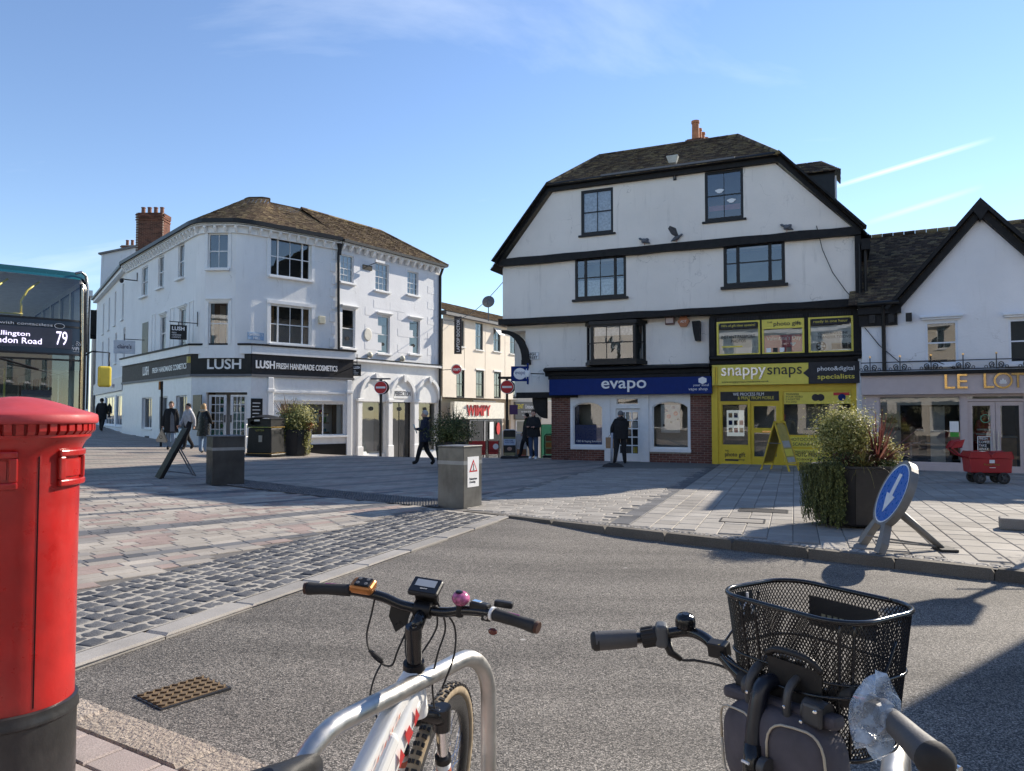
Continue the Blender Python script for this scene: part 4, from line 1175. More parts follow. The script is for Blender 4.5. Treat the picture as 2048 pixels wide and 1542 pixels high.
# yellow photo shop
YP = .22
q0, q1 = FE.px(1424, 860, YP)[0], FE.px(1722, 860, YP)[0]
fy0, fy1 = FE.px(1424, 745, .0)[0], FE.px(1721, 745, .0)[0]
fm_ = FE.px(1617, 745, 0)[0]
fa = MB().box(fy0, fm_, -.0, YP+.2, 2.56, 3.22).build('fascia', YELLOWB, tb, bevel=.005, seg=1)
fb = MB().prism([(fm_+.002, 2.57), (fy1, 2.57), (fy1, 3.23), (fm_+.002, 3.23), (fm_+.002, 3.04), (fm_-.16, 2.90), (fm_+.002, 2.76)], -.012, YP+.2).build('fascia', CHAR, tb)
tx = [FE.px(q, 745, 0)[0] for q in (1443, 1532, 1604)]
text('snappy', SILVER, fa, None, tx[1]-tx[0], .38, tx[0], 2.74, y=-.03, ext=.012, bold=.008)
text('snaps', CHAR, fa, None, tx[2]-tx[1]-.04, .33, tx[1]+.04, 2.77, y=-.012, ext=.004)
text('www.snappysnaps-maidstone.co.uk', CHAR, fa, None, 1.45, .075, tx[0], 2.62, y=-.008)
tx = [FE.px(q, 745, 0)[0] for q in (1635, 1709)]
text('photo&digital', WHITE_S, fb, None, tx[1]-tx[0], .17, tx[0], 2.92, y=-.018, bold=.005)
text('specialists', YELLOWB, fb, None, tx[1]-tx[0], .19, tx[0], 2.66, y=-.018, bold=.012)
MB().box(fy0+.05, fy0+.11, -.05, .0, 2.60, 3.16).build('sign_bracket', YELLOW, tb); MB().box(fy0+.13, fy0+.17, -.05, .0, 2.60, 3.16).build('sign_bracket', YELLOW, tb)
zc = lambda a, b_, y0, y1: (FE.px(a, y1, YP)[0], FE.px(b_, y1, YP)[0], FE.px((a+b_)/2, y1, YP)[1], FE.px((a+b_)/2, y0, YP)[1])
wL = zc(1444, 1497, 808, 891); wD = zc(1502, 1560, 806, 921); wR = zc(1567, 1704, 782, 872)
MB().sheet(hole(q0, q1, -.05, 2.58), [hole(*wL), hole(*wD), hole(*wR)], YP, .14).build('shop_frame', YELLOW, tb)
for xx in (q0, q1-.22): MB().box(xx, xx+.2, YP-.05, YP-.001, -.05, 2.555).build('pilaster', YELLOW, tb, bevel=.006, seg=1)
MB().box(wL[1]+.0, wL[1]+.06, YP-.03, YP-.001, -.03, 2.1).build('mullion', YELLOW, tb)
MB().box(wR[0]-.09, wR[0]-.02, YP-.03, YP-.001, -.03, 2.2).build('mullion', YELLOW, tb)
ob = zc(1441, 1558, 783, 802)
o = MB().box(ob[0], ob[1], YP-.02, YP-.002, ob[2], ob[3]).build('banner', CHAR, tb)
text('WE PROCESS FILM', WHITE_S, o, None, .95, .1, ob[0]+.4, ob[2]+.17, y=YP-.024); text('& PRINT FROM MOBILE', YELLOWB, o, None, 1.1, .1, ob[0]+.55, ob[2]+.05, y=YP-.024)
o = window(tb, None, *wL, YELLOW, YP+.05, .02, 1, 1, glass=SHOPGLASS, depth=.3)
MB().box(wL[0]+.14, wL[1]-.14, YP+.14, YP+.15, wL[2]+.3, wL[3]-.2).build('lit_panel', screen_mat('display_panel', (.55, .6, .62), .32), o)
for q in range(8):
 x, z = wL[0]+.2+(q % 3)*.17, wL[2]+.42+(q//3)*.24
 MB().box(x, x+.12, YP+.12, YP+.13, z, z+.15).build('photo_print', [CHAR, VAL, WOOD, BLUEF][q % 4], o)
ob = zc(1445, 1496, 897, 922)
text('THE', CHAR, tb, None, .12, .05, ob[0]+.08, ob[3]-.1, y=YP-.004)
text('photo gift', CHAR, tb, None, ob[1]-ob[0]-.16, .18, ob[0]+.08, ob[3]-.3, y=YP-.004, bold=.01)
text('shop', CHAR, tb, None, .2, .08, ob[1]-.3, ob[3]-.4, y=YP-.004)
MB().box(ob[0]+.08, ob[0]+.5, YP-.006, YP-.002, ob[2]+.0, ob[2]+.06).build('letter_plate', CHAR, tb)
o = window(tb, None, *wD, YELLOW, YP+.04, .10, 1, 2, glass=SHOPGLASS, depth=1.4, bar=.09, mid=.52, label='yellow glazed shop door')
o.name = 'door'
MB().box(wD[0]+.35, wD[0]+.75, YP+.028, YP+.038, (wD[2]+wD[3])/2-.02, (wD[2]+wD[3])/2+.03).build('letter_plate', GOLD, o)
MB().box(wD[0]+.35, wD[0]+.62, YP+.3, YP+.31, .1, .5).build('poster', PALEROOM, o)
o = window(tb, None, *wR, YELLOW, YP+.05, .02, 1, 1, glass=SHOPGLASS, depth=2.2)
MB().box(wR[0]+.02, wR[1]-.02, YP+.04, YP+.046, wR[3]-.40, wR[3]-.02).build('banner', YELLOWB, o)
text('TRANSFER\nYOUR VIDEO\nCASSETTES\nTO DVD', CHAR, o, None, .5, .3, wR[0]+.08, wR[3]-.36, y=YP+.036)
for q, (dx, mt_) in enumerate(((.95, CHAR), (1.1, CHAR), (1.7, BLUEF), (2.15, PALEROOM), (2.35, CHAR))):
 MB().lathe([(.001, 0), (.11, 0)], 14, T(wR[0]+dx, YP+.034-.0005*q, wR[3]-.2) @ RX(PI/2)).build('printed_disc', mt_, o)
MB().box(wR[1]-.5, wR[1]-.05, YP+.034, YP+.038, wR[3]-.14, wR[3]-.05).build('sticker', REDS, o)
for q in range(4):
 MB().box(wR[0]+1.05, wR[0]+1.95, YP+.9, YP+1.2, wR[2]+.02+q*.36, wR[2]+.04+q*.36).build('shelf', PAINTW, o)
 for t in range(5):
  x = wR[0]+1.08+t*.17
  MB().box(x, x+.12, YP+.92, YP+1.0, wR[2]+.04+q*.36, wR[2]+.2+q*.36).build('shop_goods', [VAL, WHITE_S, BLUE_S, WOOD, CHAR][(t*3+q) % 5], o)
for xx in (1.03, 1.95): MB().box(wR[0]+xx, wR[0]+xx+.03, YP+.9, YP+1.2, wR[2], wR[3]-.45).build('shelf', PAINTW, o)
for q in range(9): MB().prism([(wR[0]+.9+q*.13, 1.45+.03*math.sin(q)), (wR[0]+1.0+q*.13, 1.45+.03*math.sin(q)), (wR[0]+.95+q*.13, 1.33+.03*math.sin(q))], YP+.3, YP+.305).build('bunting', VAL if q % 2 else WHITE_S, o)
ob = zc(1568, 1704, 874, 894)
o = MB().box(ob[0], ob[1], YP-.02, YP-.002, ob[2], ob[3]).build('sign_panel', YELLOWB, tb)
text('PHOTOCOPY', CHAR, o, None, .85, .10, ob[0]+.1, ob[3]-.13, y=YP-.024); text('& SCANNING', CHAR, o, None, .8, .10, ob[0]+.14, ob[2]+.03, y=YP-.024)
ob = zc(1568, 1704, 899, 925)
o = MB().box(ob[0], ob[1], YP-.02, YP-.002, ob[2], ob[3]).build('sign_panel', YELLOWB, tb)
text('PERSONALISATIONS', CHAR, o, None, .8, .07, ob[0]+.1, ob[3]-.11, y=YP-.024); text('PHOTO PRINTS', CHAR, o, None, .85, .12, ob[0]+.26, ob[2]+.17, y=YP-.024, bold=.01)
text('PHOTO BOOKS', CHAR, o, None, .6, .07, ob[0]+.2, ob[2]+.05, y=YP-.024)
# bulk behind the front, so that the building casts its shadow
MB().box(.05, LE_-.05, 1.0, 9.5, 2.3, ZB1).build('body', WHITE_OLD, tb)
MB().box(p0+.02, LE_-.05, 1.0, 9.5, -.3, 2.3).build('body', MORTAR, tb)
b = MB(); b.box(-.02, .06, .065, 1.0, 4.9, ZB1-.3); b.box(LE_-.1, LE_-.02, .1, 1.0, 0, ZB1-.3); b.box(s10, s10+.08, Y1+.005, 1.0, 2.3, 4.75); b.box(p0+.02, p0+.1, YS+.405, 1.0, 0, 2.3)
b.box(0, LE_, .4, 1.0, ZB1-.3, ZB1-.1); b.box(.02, LE_-.02, .36, 1.0, 4.7, 4.9); b.build('side_wall', WHITE_OLD, tb)
# roof
s1_, s2_ = FE.px(1200, 313, 2.6)[0], FE.px(1475, 259, 2.6)[0]
ZR = 11.62
tiled_roof(tb, None, [(sA-.12, -.3, ZE-.02), (sB+.12, -.3, ZE-.02)], [(s1_, 2.6, ZR), (s2_, 2.6, ZR)], TILED, moss=.5)
tiled_roof(tb, None, [(LE_+.35, -.3, ZB1-.4), (LE_+.35, 9.5, ZB1-.4)], [(sB+.1, -.3, ZE+.02), (s2_, 9.5, ZR)], TILED, gauge=.12)
tiled_roof(tb, None, [(-.35, 9.5, ZB1-.4), (-.35, -.3, ZB1-.4)], [(s1_, 9.5, ZR), (sA-.1, -.3, ZE+.02)], TILED, gauge=.12)
MB().add([(sA-.1, -.3, ZE), (s1_, 2.6, ZR), (s1_, 9.5, ZR), (s2_, 2.6, ZR), (s2_, 9.5, ZR), (sB+.1, -.3, ZE)], [(0, 1, 2), (1, 3, 4, 2), (3, 5, 4)]).build('roof', TILED, tb)
ridge_tiles(tb, None, (s1_, 2.6, ZR), (s2_, 2.6, ZR), TILED, .08)
ridge_tiles(tb, None, (sA-.1, -.28, ZE+.02), (s1_, 2.6, ZR), TILED, .08, .16); ridge_tiles(tb, None, (sB+.1, -.28, ZE+.02), (s2_, 2.6, ZR), TILED, .08, .16)
cx = FE.px(1391, 260, 3.6)[0]
chimney(tb, None, cx, 4.2, 11.2, 12.05, .55, 1.7, [(cx, 3.6, .75, .15), (cx+.05, 4.05, .6, .12), (cx+.1, 4.5, .6, .12), (cx+.15, 4.95, .55, .12)])
# dormer on the right slope
dx = LE_-1.15
dm = MB().box(dx-.9, dx+.55, 2.0, 3.4, 7.8, 9.75).build('dormer', BLACKP, tb)
MB().box(dx+.552, dx+.60, 2.1, 3.3, 8.6, 9.6).build('dormer_window', PAINTW, dm)
for y0, y1 in ((2.15, 2.65), (2.75, 3.25)): MB().box(dx+.602, dx+.61, y0, y1, 8.7, 9.5).build('pane', GLASS, dm)
tiled_roof(tb, None, [(dx-1.5, 1.85, 9.72), (dx+.72, 1.85, 9.72)], [(dx-1.5, 2.7, 10.35), (dx+.1, 2.7, 10.35)], TILED, gauge=.11)
tiled_roof(tb, None, [(dx+.72, 1.85, 9.72), (dx+.72, 3.55, 9.72)], [(dx+.1, 2.69, 10.35), (dx+.1, 2.71, 10.35)], TILED, gauge=.11)
# right-hand corner: dark post, downpipe and eaves box
MB().box(LE_+.0, LE_+.13, .1, .5, -.1, 3.2).build('post', BLACKT, tb)
MB().box(LE_-.08, LE_+.10, -.08, .3, 4.9, ZB1-.28).build('post', BLACKT, tb)
MB().box(LE_+.1, LE_+.34, -.2, 3.0, ZB1-.75, ZB1-.42).build('eaves_box', BLACKT, tb)
downpipe(tb, None, [(LE_+.22, -.05, ZB1-.5), (LE_+.20, -.02, 6.4), (LE_+.2, 0, 5.1)], .05)
downpipe(tb, None, [(LE_+.05, -.12, ZB1-.55), (LE_+.04, -.12, 5.1)], .03)
# cable hanging down the wall
downpipe(tb, None, [(FE.px(1633, 452)[0], -.02, FE.px(1633, 452)[1]), (FE.px(1645, 500)[0], -.03, FE.px(1645, 500)[1]), (FE.px(1665, 545)[0], -.03, FE.px(1665, 545)[1]), (FE.px(1690, 580)[0], -.02, FE.px(1690, 580)[1]), (LE_+.0, -.2, 4.9), (LE_+.1, -.1, 3.4), (LE_+.1, -.1, 2.2)], .012, name='cable')
# ------------------------------------------------------------------ the white corner building on the left
A_, B_, C_ = at(493, 830, 30.0), at(674, 830, 32.9), at(879, 830, 38.7)
P0_ = V2(-20.0, 38.2)
ur = (V2(B_.x, B_.y) - V2(A_.x, A_.y)).normalized()
ul = V2(.66, -.75).normalized()
# where the two fronts would meet
def meet(p, d, q, e):
 k = ((q.x - p.x) * e.y - (q.y - p.y) * e.x) / (d.x * e.y - d.y * e.x)
 return p + d * k
KC = meet(P0_, ul, V2(A_.x, A_.y), ur)
TL = 1.75
a0, a1 = KC - ul * TL, KC + ur * TL
cc = meet(a0, V2(-ul.y, ul.x), a1, V2(-ur.y, ur.x))        # centre of the rounded corner
rad = (a0 - cc).length
lb = thing('corner_building', 'white three storey corner building with rounded brown tiled roof', 'building', T(KC.x, KC.y, 0))
LM = T(-KC.x, -KC.y, 0)
FLl, FRr = Facade(P0_.x, P0_.y, a0.x, a0.y), Facade(a1.x, a1.y, B_.x, B_.y)
ZEL = 9.30
def lw(F, x0, y0, x1, y1, y=.0): return F.rect(x0, y0, x1, y1, y)
# right front
ru, rl = lw(FRr, 541, 478, 622, 556), lw(FRr, 541, 612, 622, 689)
MB().sheet(hole(0, FRr.len, 3.9, ZEL), [hole(*ru), hole(*rl)], 0, .1).build('wall', WHITE, lb, LM @ FRr.M)
for r_, hd in ((ru, None), (rl, None)):
 window(lb, LM @ FRr.M, *r_, PAINTW, .06, .06, 2, 2, .28, sill=(PAINTW, .16, .09), inside=DARKROOM, curtain=('drape', WOOD, .1) if hd is None and r_ is rl else None)
 b = MB()
 for q in (r_[0]-.16, r_[1]+.02): b.box(q, q+.14, -.05, -.002, r_[2]-.05, r_[3]+.02)
 b.box(r_[0]-.18, r_[1]+.18, -.07, -.002, r_[3]+.022, r_[3]+.16); b.build('architrave', PAINTW, lb, LM @ FRr.M)
 # quoins at the right end
for j in range(8):
 z = 4.6 + j * .56
 MB().box(FRr.len-.42+(j % 2)*.1, FRr.len-.16, -.035, -.002, z, z+.40).build('quoin', WHITE, lb, LM @ FRr.M, bevel=.01, seg=1)
downpipe(lb, LM @ FRr.M, [(FRr.len+.0, -.22, ZEL+.2), (FRr.len-.0, -.14, ZEL-.15), (FRr.len-.05, -.08, ZEL-.45), (FRr.len-.03, -.08, 7.0), (FRr.len+.02, -.08, 4.4)], .06)
MB().lathe([(.07, -.35), (.09, -.1), (.13, .12), (.13, .2)], 10, T(FRr.len-.02, -.14, ZEL-.2)).build('hopper', BLACKP, lb, LM @ FRr.M)
# left front (up the hill)
lus = [lw(FLl, 284, 533, 296, 592), lw(FLl, 317, 512, 328, 575), lw(FLl, 357, 488, 369, 556)]
lls = [lw(FLl, 285, 645, 297, 708), lw(FLl, 321, 632, 332, 700), lw(FLl, 359, 617, 372, 694)]
MB().sheet(hole(0, FLl.len, 3.9, ZEL), [hole(*w) for w in lus + lls[1:]], 0, .12).build('wall', WHITE, lb, LM @ FLl.M)
for w in lus: window(lb, LM @ FLl.M, *w, PAINTW, .05, .05, 2, 2, sill=(PAINTW, .15, .09), curtain=('drape', CURTAIN, .2))
for w in lls[1:]: window(lb, LM @ FLl.M, *w, PAINTW, .05, .05, 2, 2, sill=(PAINTW, .1, .05), hood=(PAINTW, .1, .06))
w = lls[0]; MB().box(w[0], w[1], -.01, -.002, w[2], w[3]).build('blind_window', BLACKP, lb, LM @ FLl.M)
for q in (w[1]+.6, (lls[1][1]+lls[2][0])/2-.3, lls[2][1]+.45):
 b = MB(); b.box(q, q+.03, -.03, -.002, 4.6, 6.3); b.box(q+.5, q+.53, -.03, -.002, 4.6, 6.3); b.box(q, q+.53, -.03, -.002, 6.3, 6.33)
 b.build('wall_panel_moulding', PAINTW, lb, LM @ FLl.M)
 # rounded corner: facets, the middle one holds the windows
angs0, angs1 = math.atan2(a0.y-cc.y, a0.x-cc.x), math.atan2(a1.y-cc.y, a1.x-cc.x)
if angs1 < angs0: angs1 += 2*PI
hw_ = math.asin(.62 / rad); am = (angs0 + angs1) / 2
cl = [angs0 + (am-hw_-angs0)*i/7 for i in range(8)] + [am+hw_ + (angs1-am-hw_)*i/7 for i in range(8)]
arc = [cc + V2(math.cos(a), math.sin(a)) * rad for a in cl]
b = MB()
for i in range(15):
 if i == 7: continue
 p, q = arc[i], arc[i+1]
 b.add([(p.x, p.y, 3.9), (q.x, q.y, 3.9), (q.x, q.y, ZEL), (p.x, p.y, ZEL)], [(0, 1, 2, 3)])
b.build('wall', WHITE, lb, LM, smooth=True, auto=30)
FCn = Facade(arc[7].x, arc[7].y, arc[8].x, arc[8].y)
cu, cl_ = lw(FCn, 417, 467, 457, 537), lw(FCn, 418, 604, 457, 690)
MB().sheet(hole(0, FCn.len, 3.9, ZEL), [hole(*cu), hole(*cl_)], 0, .1).build('wall', WHITE, lb, LM @ FCn.M)
window(lb, LM @ FCn.M, *cu, PAINTW, .05, .045, 2, 2, sill=(PAINTW, .15, .1))
o = window(lb, LM @ FCn.M, *cl_, PAINTW, .05, .045, 1, 2, hood=(PAINTW, .1, .06), inside=WARMROOM, depth=1.2, curtain=('drape', BLIND_BLUE, .14))
for (r_, ex) in ((cu, .13), (cl_, .13)):
 b = MB(); b.box(r_[0]-ex, r_[0]-.01, -.03, -.002, r_[2], r_[3]+.1); b.box(r_[1]+.01, r_[1]+ex, -.03, -.002, r_[2], r_[3]+.1); b.box(r_[0]-.009, r_[1]+.009, -.03, -.002, r_[3]+.01, r_[3]+.1)
 b.build('architrave', PAINTW, lb, LM @ FCn.M)
 # eaves: gutter and white modillion brackets along the whole run
run = [FLl.P(t * FLl.len, 0, 0) for t in (0, .25, .5, .75)] + arc + [FRr.P(FRr.len * t, 0, 0) for t in (.5, 1)]
run = [V2(p.x, p.y) for p in run]
def out_n(i):
 t = (run[min(i+1, len(run)-1)] - run[max(i-1, 0)]).normalized(); return V2(t.y, -t.x)
b = MB()
def band(b, r0, r1, z0, z1, pts, nf):
 vs = []
 for i, p in enumerate(pts):
  n = nf(i); a, c = p + n*r0, p + n*r1
  vs += [(a.x, a.y, z0), (c.x, c.y, z0), (c.x, c.y, z1), (a.x, a.y, z1)]
 fs = [(4*i+k, 4*i+4+k, 4*i+4+(k+1) % 4, 4*i+(k+1) % 4) for i in range(len(pts)-1) for k in range(4)]
 fs += [(0, 1, 2, 3), tuple(4*(len(pts)-1)+k for k in (3, 2, 1, 0))]
 b.add(vs, fs)
band(b, -.02, .10, ZEL-.32, ZEL-.06, run, out_n); b.build('frieze', PAINTW, lb, LM)
b = MB(); band(b, .0, .30, ZEL-.06, ZEL+.04, run, out_n); b.build('soffit', PAINTW, lb, LM)
b = MB(); band(b, .18, .40, ZEL+.04, ZEL+.20, run, out_n); b.build('gutter', BLACKP, lb, LM)
tot = 0
for i in range(len(run)-1):
 seg = (run[i+1]-run[i]).length
 while tot < seg:
  p = run[i].lerp(run[i+1], tot/seg); n = out_n(i); a = math.atan2(n.y, n.x)
  MB().prism([(.10, -.22), (.16, -.22), (.27, -.08), (.27, 0), (.10, 0)], -.05, .05, T(p.x, p.y, ZEL-.06) @ RZ(a)).build('modillion', PAINTW, lb, LM)
  tot += .42
 tot -= seg
 # roof: tiles following the curve
def inset(i, d): return run[i] - out_n(i) * d
eave = [(*(run[i] + out_n(i)*.34).to_2d(), ZEL+.20) for i in range(len(run))]
rr_ = []
for i in range(len(run)):
 if 4 <= i <= 19: p = cc + (run[i]-cc).normalized()*.75 - V2(math.cos(am), math.sin(am))*1.35 + ur*.55; z = 11.2
 else: p = inset(i, 2.75); z = 11.3
 rr_.append((p.x, p.y, z))
tiled_roof(lb, LM, eave, rr_, TILE, moss=.35, drop=.22)
b = MB(); b.tube([(p[0], p[1], p[2]) for p in rr_], .05, 6); b.build('ridge', TILE, lb, LM)
MB().add([(p[0], p[1], p[2]-.01) for p in rr_[4:20]], [tuple(range(16))]).build('roof', TILE, lb, LM)
b = MB()
b.add([rr_[0], rr_[3], (*inset(3, 5.4).to_2d(), 9.3), (*inset(0, 5.4).to_2d(), 9.3)], [(0, 1, 2, 3)]); b.build('roof', TILED, lb, LM)
b = MB()
f_ = FLl; b.add([f_.P(x, y, z) for x, y, z in ((0, .9, -.5), (f_.len, .9, -.5), (f_.len, 5.4, -.5), (0, 5.4, -.5), (0, .9, 9.3), (f_.len, .9, 9.3), (f_.len, 5.4, 9.3), (0, 5.4, 9.3))], [(0,3,2,1),(4,5,6,7),(0,1,5,4),(1,2,6,5),(2,3,7,6),(3,0,4,7)])
b.build('body', WHITE, lb, LM)
b = MB()
f_ = FRr; b.add([f_.P(x, y, z) for x, y, z in ((-.1, .9, -.9), (f_.len, .9, -.9), (f_.len, 5.4, -.9), (-.1, 5.4, -.9), (-.1, .9, 9.3), (f_.len, .9, 9.3), (f_.len, 5.4, 9.3), (-.1, 5.4, 9.3))], [(0,3,2,1),(4,5,6,7),(0,1,5,4),(1,2,6,5),(2,3,7,6),(3,0,4,7)])
b.build('body', WHITE, lb, LM)
# ---- shopfront: fascia runs straight across the corner
o_ = .16
L0, L1 = FLl.P(0.15, -o_, 0), FLl.P(FLl.len+.12, -o_, 0)
R0 = FRr.P(-.12, -o_, 0); R1v = FRr.px(706, 830, -o_)[0]; R1 = FRr.P(R1v, -o_, 0)
SL, SCc, SR = Facade(L0.x, L0.y, L1.x, L1.y), Facade(L1.x, L1.y, R0.x, R0.y), Facade(R0.x, R0.y, R1.x, R1.y)
ZF0, ZF1 = 3.26, 4.08
tints = [CHAR, BLACKP, CHAR]
for F, tm_, e in ((SL, CHAR, 0), (SCc, BLACKP, 0), (SR, CHAR, 0)):
 M_ = LM @ F.M
 fo = MB().box(0.004, F.len-.004, -.02, .2, ZF0, ZF1).build('fascia', tm_, lb, M_)
 MB().box(-.03, F.len+.03, -.12, .2, ZF1+.002, ZF1+.34).build('cornice', PAINTW, lb, M_)
 MB().box(-.05, F.len+.05, -.16, .35, ZF1+.342, ZF1+.42).build('lead_flashing', BLACKT, lb, M_)
 MB().box(-.02, F.len+.02, -.06, .2, ZF0-.10, ZF0-.002).build('fascia_rail', LEAD, lb, M_)
 if F is SL: text('LUSH', WHITE_S, fo, None, .95, .42, F.px(287, 745)[0], ZF0+.2, y=-.03, bold=.02); text('FRESH HANDMADE COSMETICS', WHITE_S, fo, None, F.px(374, 745)[0]-F.px(306, 745)[0], .24, F.px(306, 745)[0], ZF0+.25, y=-.03, bold=.015)
 if F is SCc: text('LUSH', WHITE_S, fo, None, F.px(483, 728)[0]-F.px(415, 728)[0], .42, F.px(415, 728)[0], ZF0+.2, y=-.03, bold=.02)
 if F is SR: text('LUSH', WHITE_S, fo, None, F.px(548, 733)[0]-F.px(510, 730)[0], .33, F.px(510, 730)[0], ZF0+.24, y=-.07, bold=.03, ext=.02); text('FRESH HANDMADE COSMETICS', WHITE_S, fo, None, F.px(673, 738)[0]-F.px(551, 733)[0], .25, F.px(551, 733)[0], ZF0+.25, y=-.07, bold=.02, ext=.02)
 # right shop wall with its display window
M_ = LM @ SR.M
wd = SR.rect(560, 806, 690, 872)
MB().sheet(hole(0, SR.len, -.9, ZF0-.1), [hole(*wd)], .02, .2).build('shop_wall', PAINTW, lb, M_)
MB().box(0.1, SR.len-.25, -.02, .018, -.9, SR.px(600, 885)[1]-.1).build('plinth', BLACKP, lb, M_)
for px_ in (540, 697):
 x = SR.px(px_, 800)[0]
 MB().box(x-.12, x+.12, -.09, .018, -.5, ZF0-.105).build('pilaster', PAINTW, lb, M_, bevel=.015, seg=1)
 MB().box(x-.15, x+.15, -.13, .019, 2.55, 2.68).build('pilaster_cap', PAINTW, lb, M_, bevel=.015, seg=1)
for za, zb, pr in ((2.52, 2.60, .05), (2.20, 2.26, .06)): MB().box(SR.px(546, 800)[0], SR.px(690, 800)[0], -pr, .018, za, zb).build('moulding', PAINTW, lb, M_)
o = window(lb, M_, *wd, PAINTW, .06, .05, 3, 1, sill=(PAINTW, .1, .08), glass=SHOPGLASS, inside=WARMROOM, depth=2.0, bar=.05)
goods = [mat('goods_%d' % i, c, .5) for i, c in enumerate(((.5, .06, .2), (.05, .25, .3), (.6, .55, .4), (.1, .3, .1), (.5, .2, .05), (.7, .7, .65)))]
for q in range(3):
 MB().box(wd[0]+.2, wd[1]-.2, 1.0, 1.3, wd[2]+.1+q*.42, wd[2]+.14+q*.42).build('shelf', WOOD, o)
 for t in range(12):
  x = wd[0]+.25+t*(wd[1]-wd[0]-.5)/12; hh = random.uniform(.12, .28)
  MB().box(x, x+.13, 1.02, 1.2, wd[2]+.142+q*.42, wd[2]+.14+hh+q*.42).build('shop_goods', goods[(t*5+q*2) % 6], o)
for x in (wd[0]+.4, wd[0]+1.5): MB().box(x, x+.7, .4, .8, wd[2]+.05, wd[2]+.55).build('display_crate', WOOD, o, bevel=.01)
po = SR.rect(502, 797, 525, 838)
o = MB().box(po[0], po[1], -.02, .018, po[2], po[3]).build('notice_board', BLACKP, lb, M_)
for q in range(5): MB().box(po[0]+.06, po[1]-.1-.05*(q % 2), -.024, -.021, po[3]-.2-q*.14, po[3]-.17-q*.14).build('chalk_line', PAINTW, o)
# corner doors
M_ = LM @ SCc.M
d0, d1 = SCc.rect(414, 787, 450, 882), SCc.rect(458, 787, 493, 882)
zd0, zd1 = .50, 2.42
MB().sheet(hole(0, SCc.len, -.3, ZF0-.1), [hole(d0[0]-.05, d1[1]+.02, zd0-.02, zd1+.1)], .02, .2).build('shop_wall', PAINTW, lb, M_)
MB().box(d0[0]-.05, d1[1]+.02, .2, .3, .2, zd0).build('doorstep', LEAD, lb, M_)
for d in ((d0[0], d0[1]), (d1[0], d1[1]-.02)):
 dw = (d[1]-d[0]-.2)/3
 ho = [(d[0]+.1+i*dw+.015, d[0]+.1+(i+1)*dw-.015, zd0+.2+j*.335, zd0+.2+(j+1)*.335-.035) for i in range(3) for j in range(5)]
 do = MB().sheet(hole(d[0], d[1], zd0, zd1), [hole(*h) for h in ho], .16, .04).build('door', PAINTW, lb, M_)
 for h in ho: MB().add([(h[0], .18, h[2]), (h[1], .18, h[2]), (h[1], .18, h[3]), (h[0], .18, h[3])], [(0,1,2,3)]).build('pane', SHOPGLASS, do)
 MB().box(d[1]-.06 if d[0] == d0[0] else d[0]+.03, (d[1]-.06 if d[0] == d0[0] else d[0]+.03)+.03, .1, .155, 1.3, 1.6).build('handle', IRON, do)
 for q in range(5):
  MB().lathe([(.001, 0), (.09, 0)], 12, T(ho[5 + q][0]+.1, .5, ho[5 + q][2]+.12) @ RX(PI/2)).build('shop_goods', goods[(q*2+1) % 6], do)
r = MB(); a, b_, c, e, yy, d = d0[0]-.05, d1[1]+.02, zd0, zd1+.1, .25, 2.4
r.add([(a,yy,c),(b_,yy,c),(b_,yy,e),(a,yy,e),(a,d,c),(b_,d,c),(b_,d,e),(a,d,e)], [(4,5,6,7),(0,1,5,4),(1,2,6,5),(2,3,7,6),(3,0,4,7)])
r.build('shop_interior', WARMROOM, lb, M_)
for q in range(4): MB().box(a+.1, b_-.1, 2.1, 2.35, .7+q*.42, .74+q*.42).build('shelf', WOOD, lb, M_)
# a warm lamp inside the shop, seen through the corner door
lamp_o = MB().ell((0, 0, 0), (.10, .10, .07), 12, 8).build('ceiling_lamp', screen_mat('shop_lamp', (1.0, .62, .25), 6.0), lb, M_ @ T((a+b_)/2+.3, 1.3, 2.3))
# left shop wall
M_ = LM @ SL.M
ws = [SL.rect(283, 797, 303, 842), SL.rect(318, 796, 334, 842), SL.rect(351, 792, 373, 842)]
ws = [(w[0], w[1], .95, 2.42) for w in ws]
MB().sheet(hole(0, SL.len, -.2, ZF0-.1), [hole(*w) for w in ws], .02, .25).build('shop_wall', PAINTW, lb, M_)
for w in ws:
 window(lb, M_, *w, PAINTW, .14, .06, 2, 1, sill=(PAINTW, .04, .05), glass=SHOPGLASS, inside=WARMROOM, depth=.8, bar=.05)
dk = SL.rect(386, 800, 404, 843); MB().box(dk[0], dk[1]-.05, -.01, .018, 1.0, 2.4).build('notice_board', BLACKP, lb, M_)
for x in (.5, 2.0, 4.2, 6.4, 8.6): MB().box(x, x+.6, -.01, .018, -.2, .62).build('plinth', BLACKP, lb, M_)
o = MB().box(SL.len-.16, SL.len-.03, -.14, -.02, 3.72, 3.98).build('alarm_box', mat('alarm_yellow', (.5, .42, .1), .5), lb, M_)
# blue street nameplate painted on the wall, white sounder box
nb = FRr.rect(495, 665, 528, 680, -.012)
o = MB().box(nb[0], nb[1], -.012, -.002, nb[2], nb[3]).build('street_nameplate', mat('faded_blue_plate', (.30, .43, .60), .6), lb, LM @ FRr.M)
text("GABRIEL'S", WHITE_S, o, None, nb[1]-nb[0]-.1, .11, nb[0]+.05, nb[3]-.14, y=-.018); text('HILL', WHITE_S, o, None, .3, .1, nb[0]+.25, nb[2]+.03, y=-.018)
sb = FRr.rect(638, 632, 650, 647, -.1)
MB().box(sb[0], sb[1], -.14, -.0, sb[2], sb[3]).build('alarm_box', mat('cream_plastic', (.6, .56, .42), .5), lb, LM @ FRr.M, bevel=.02)
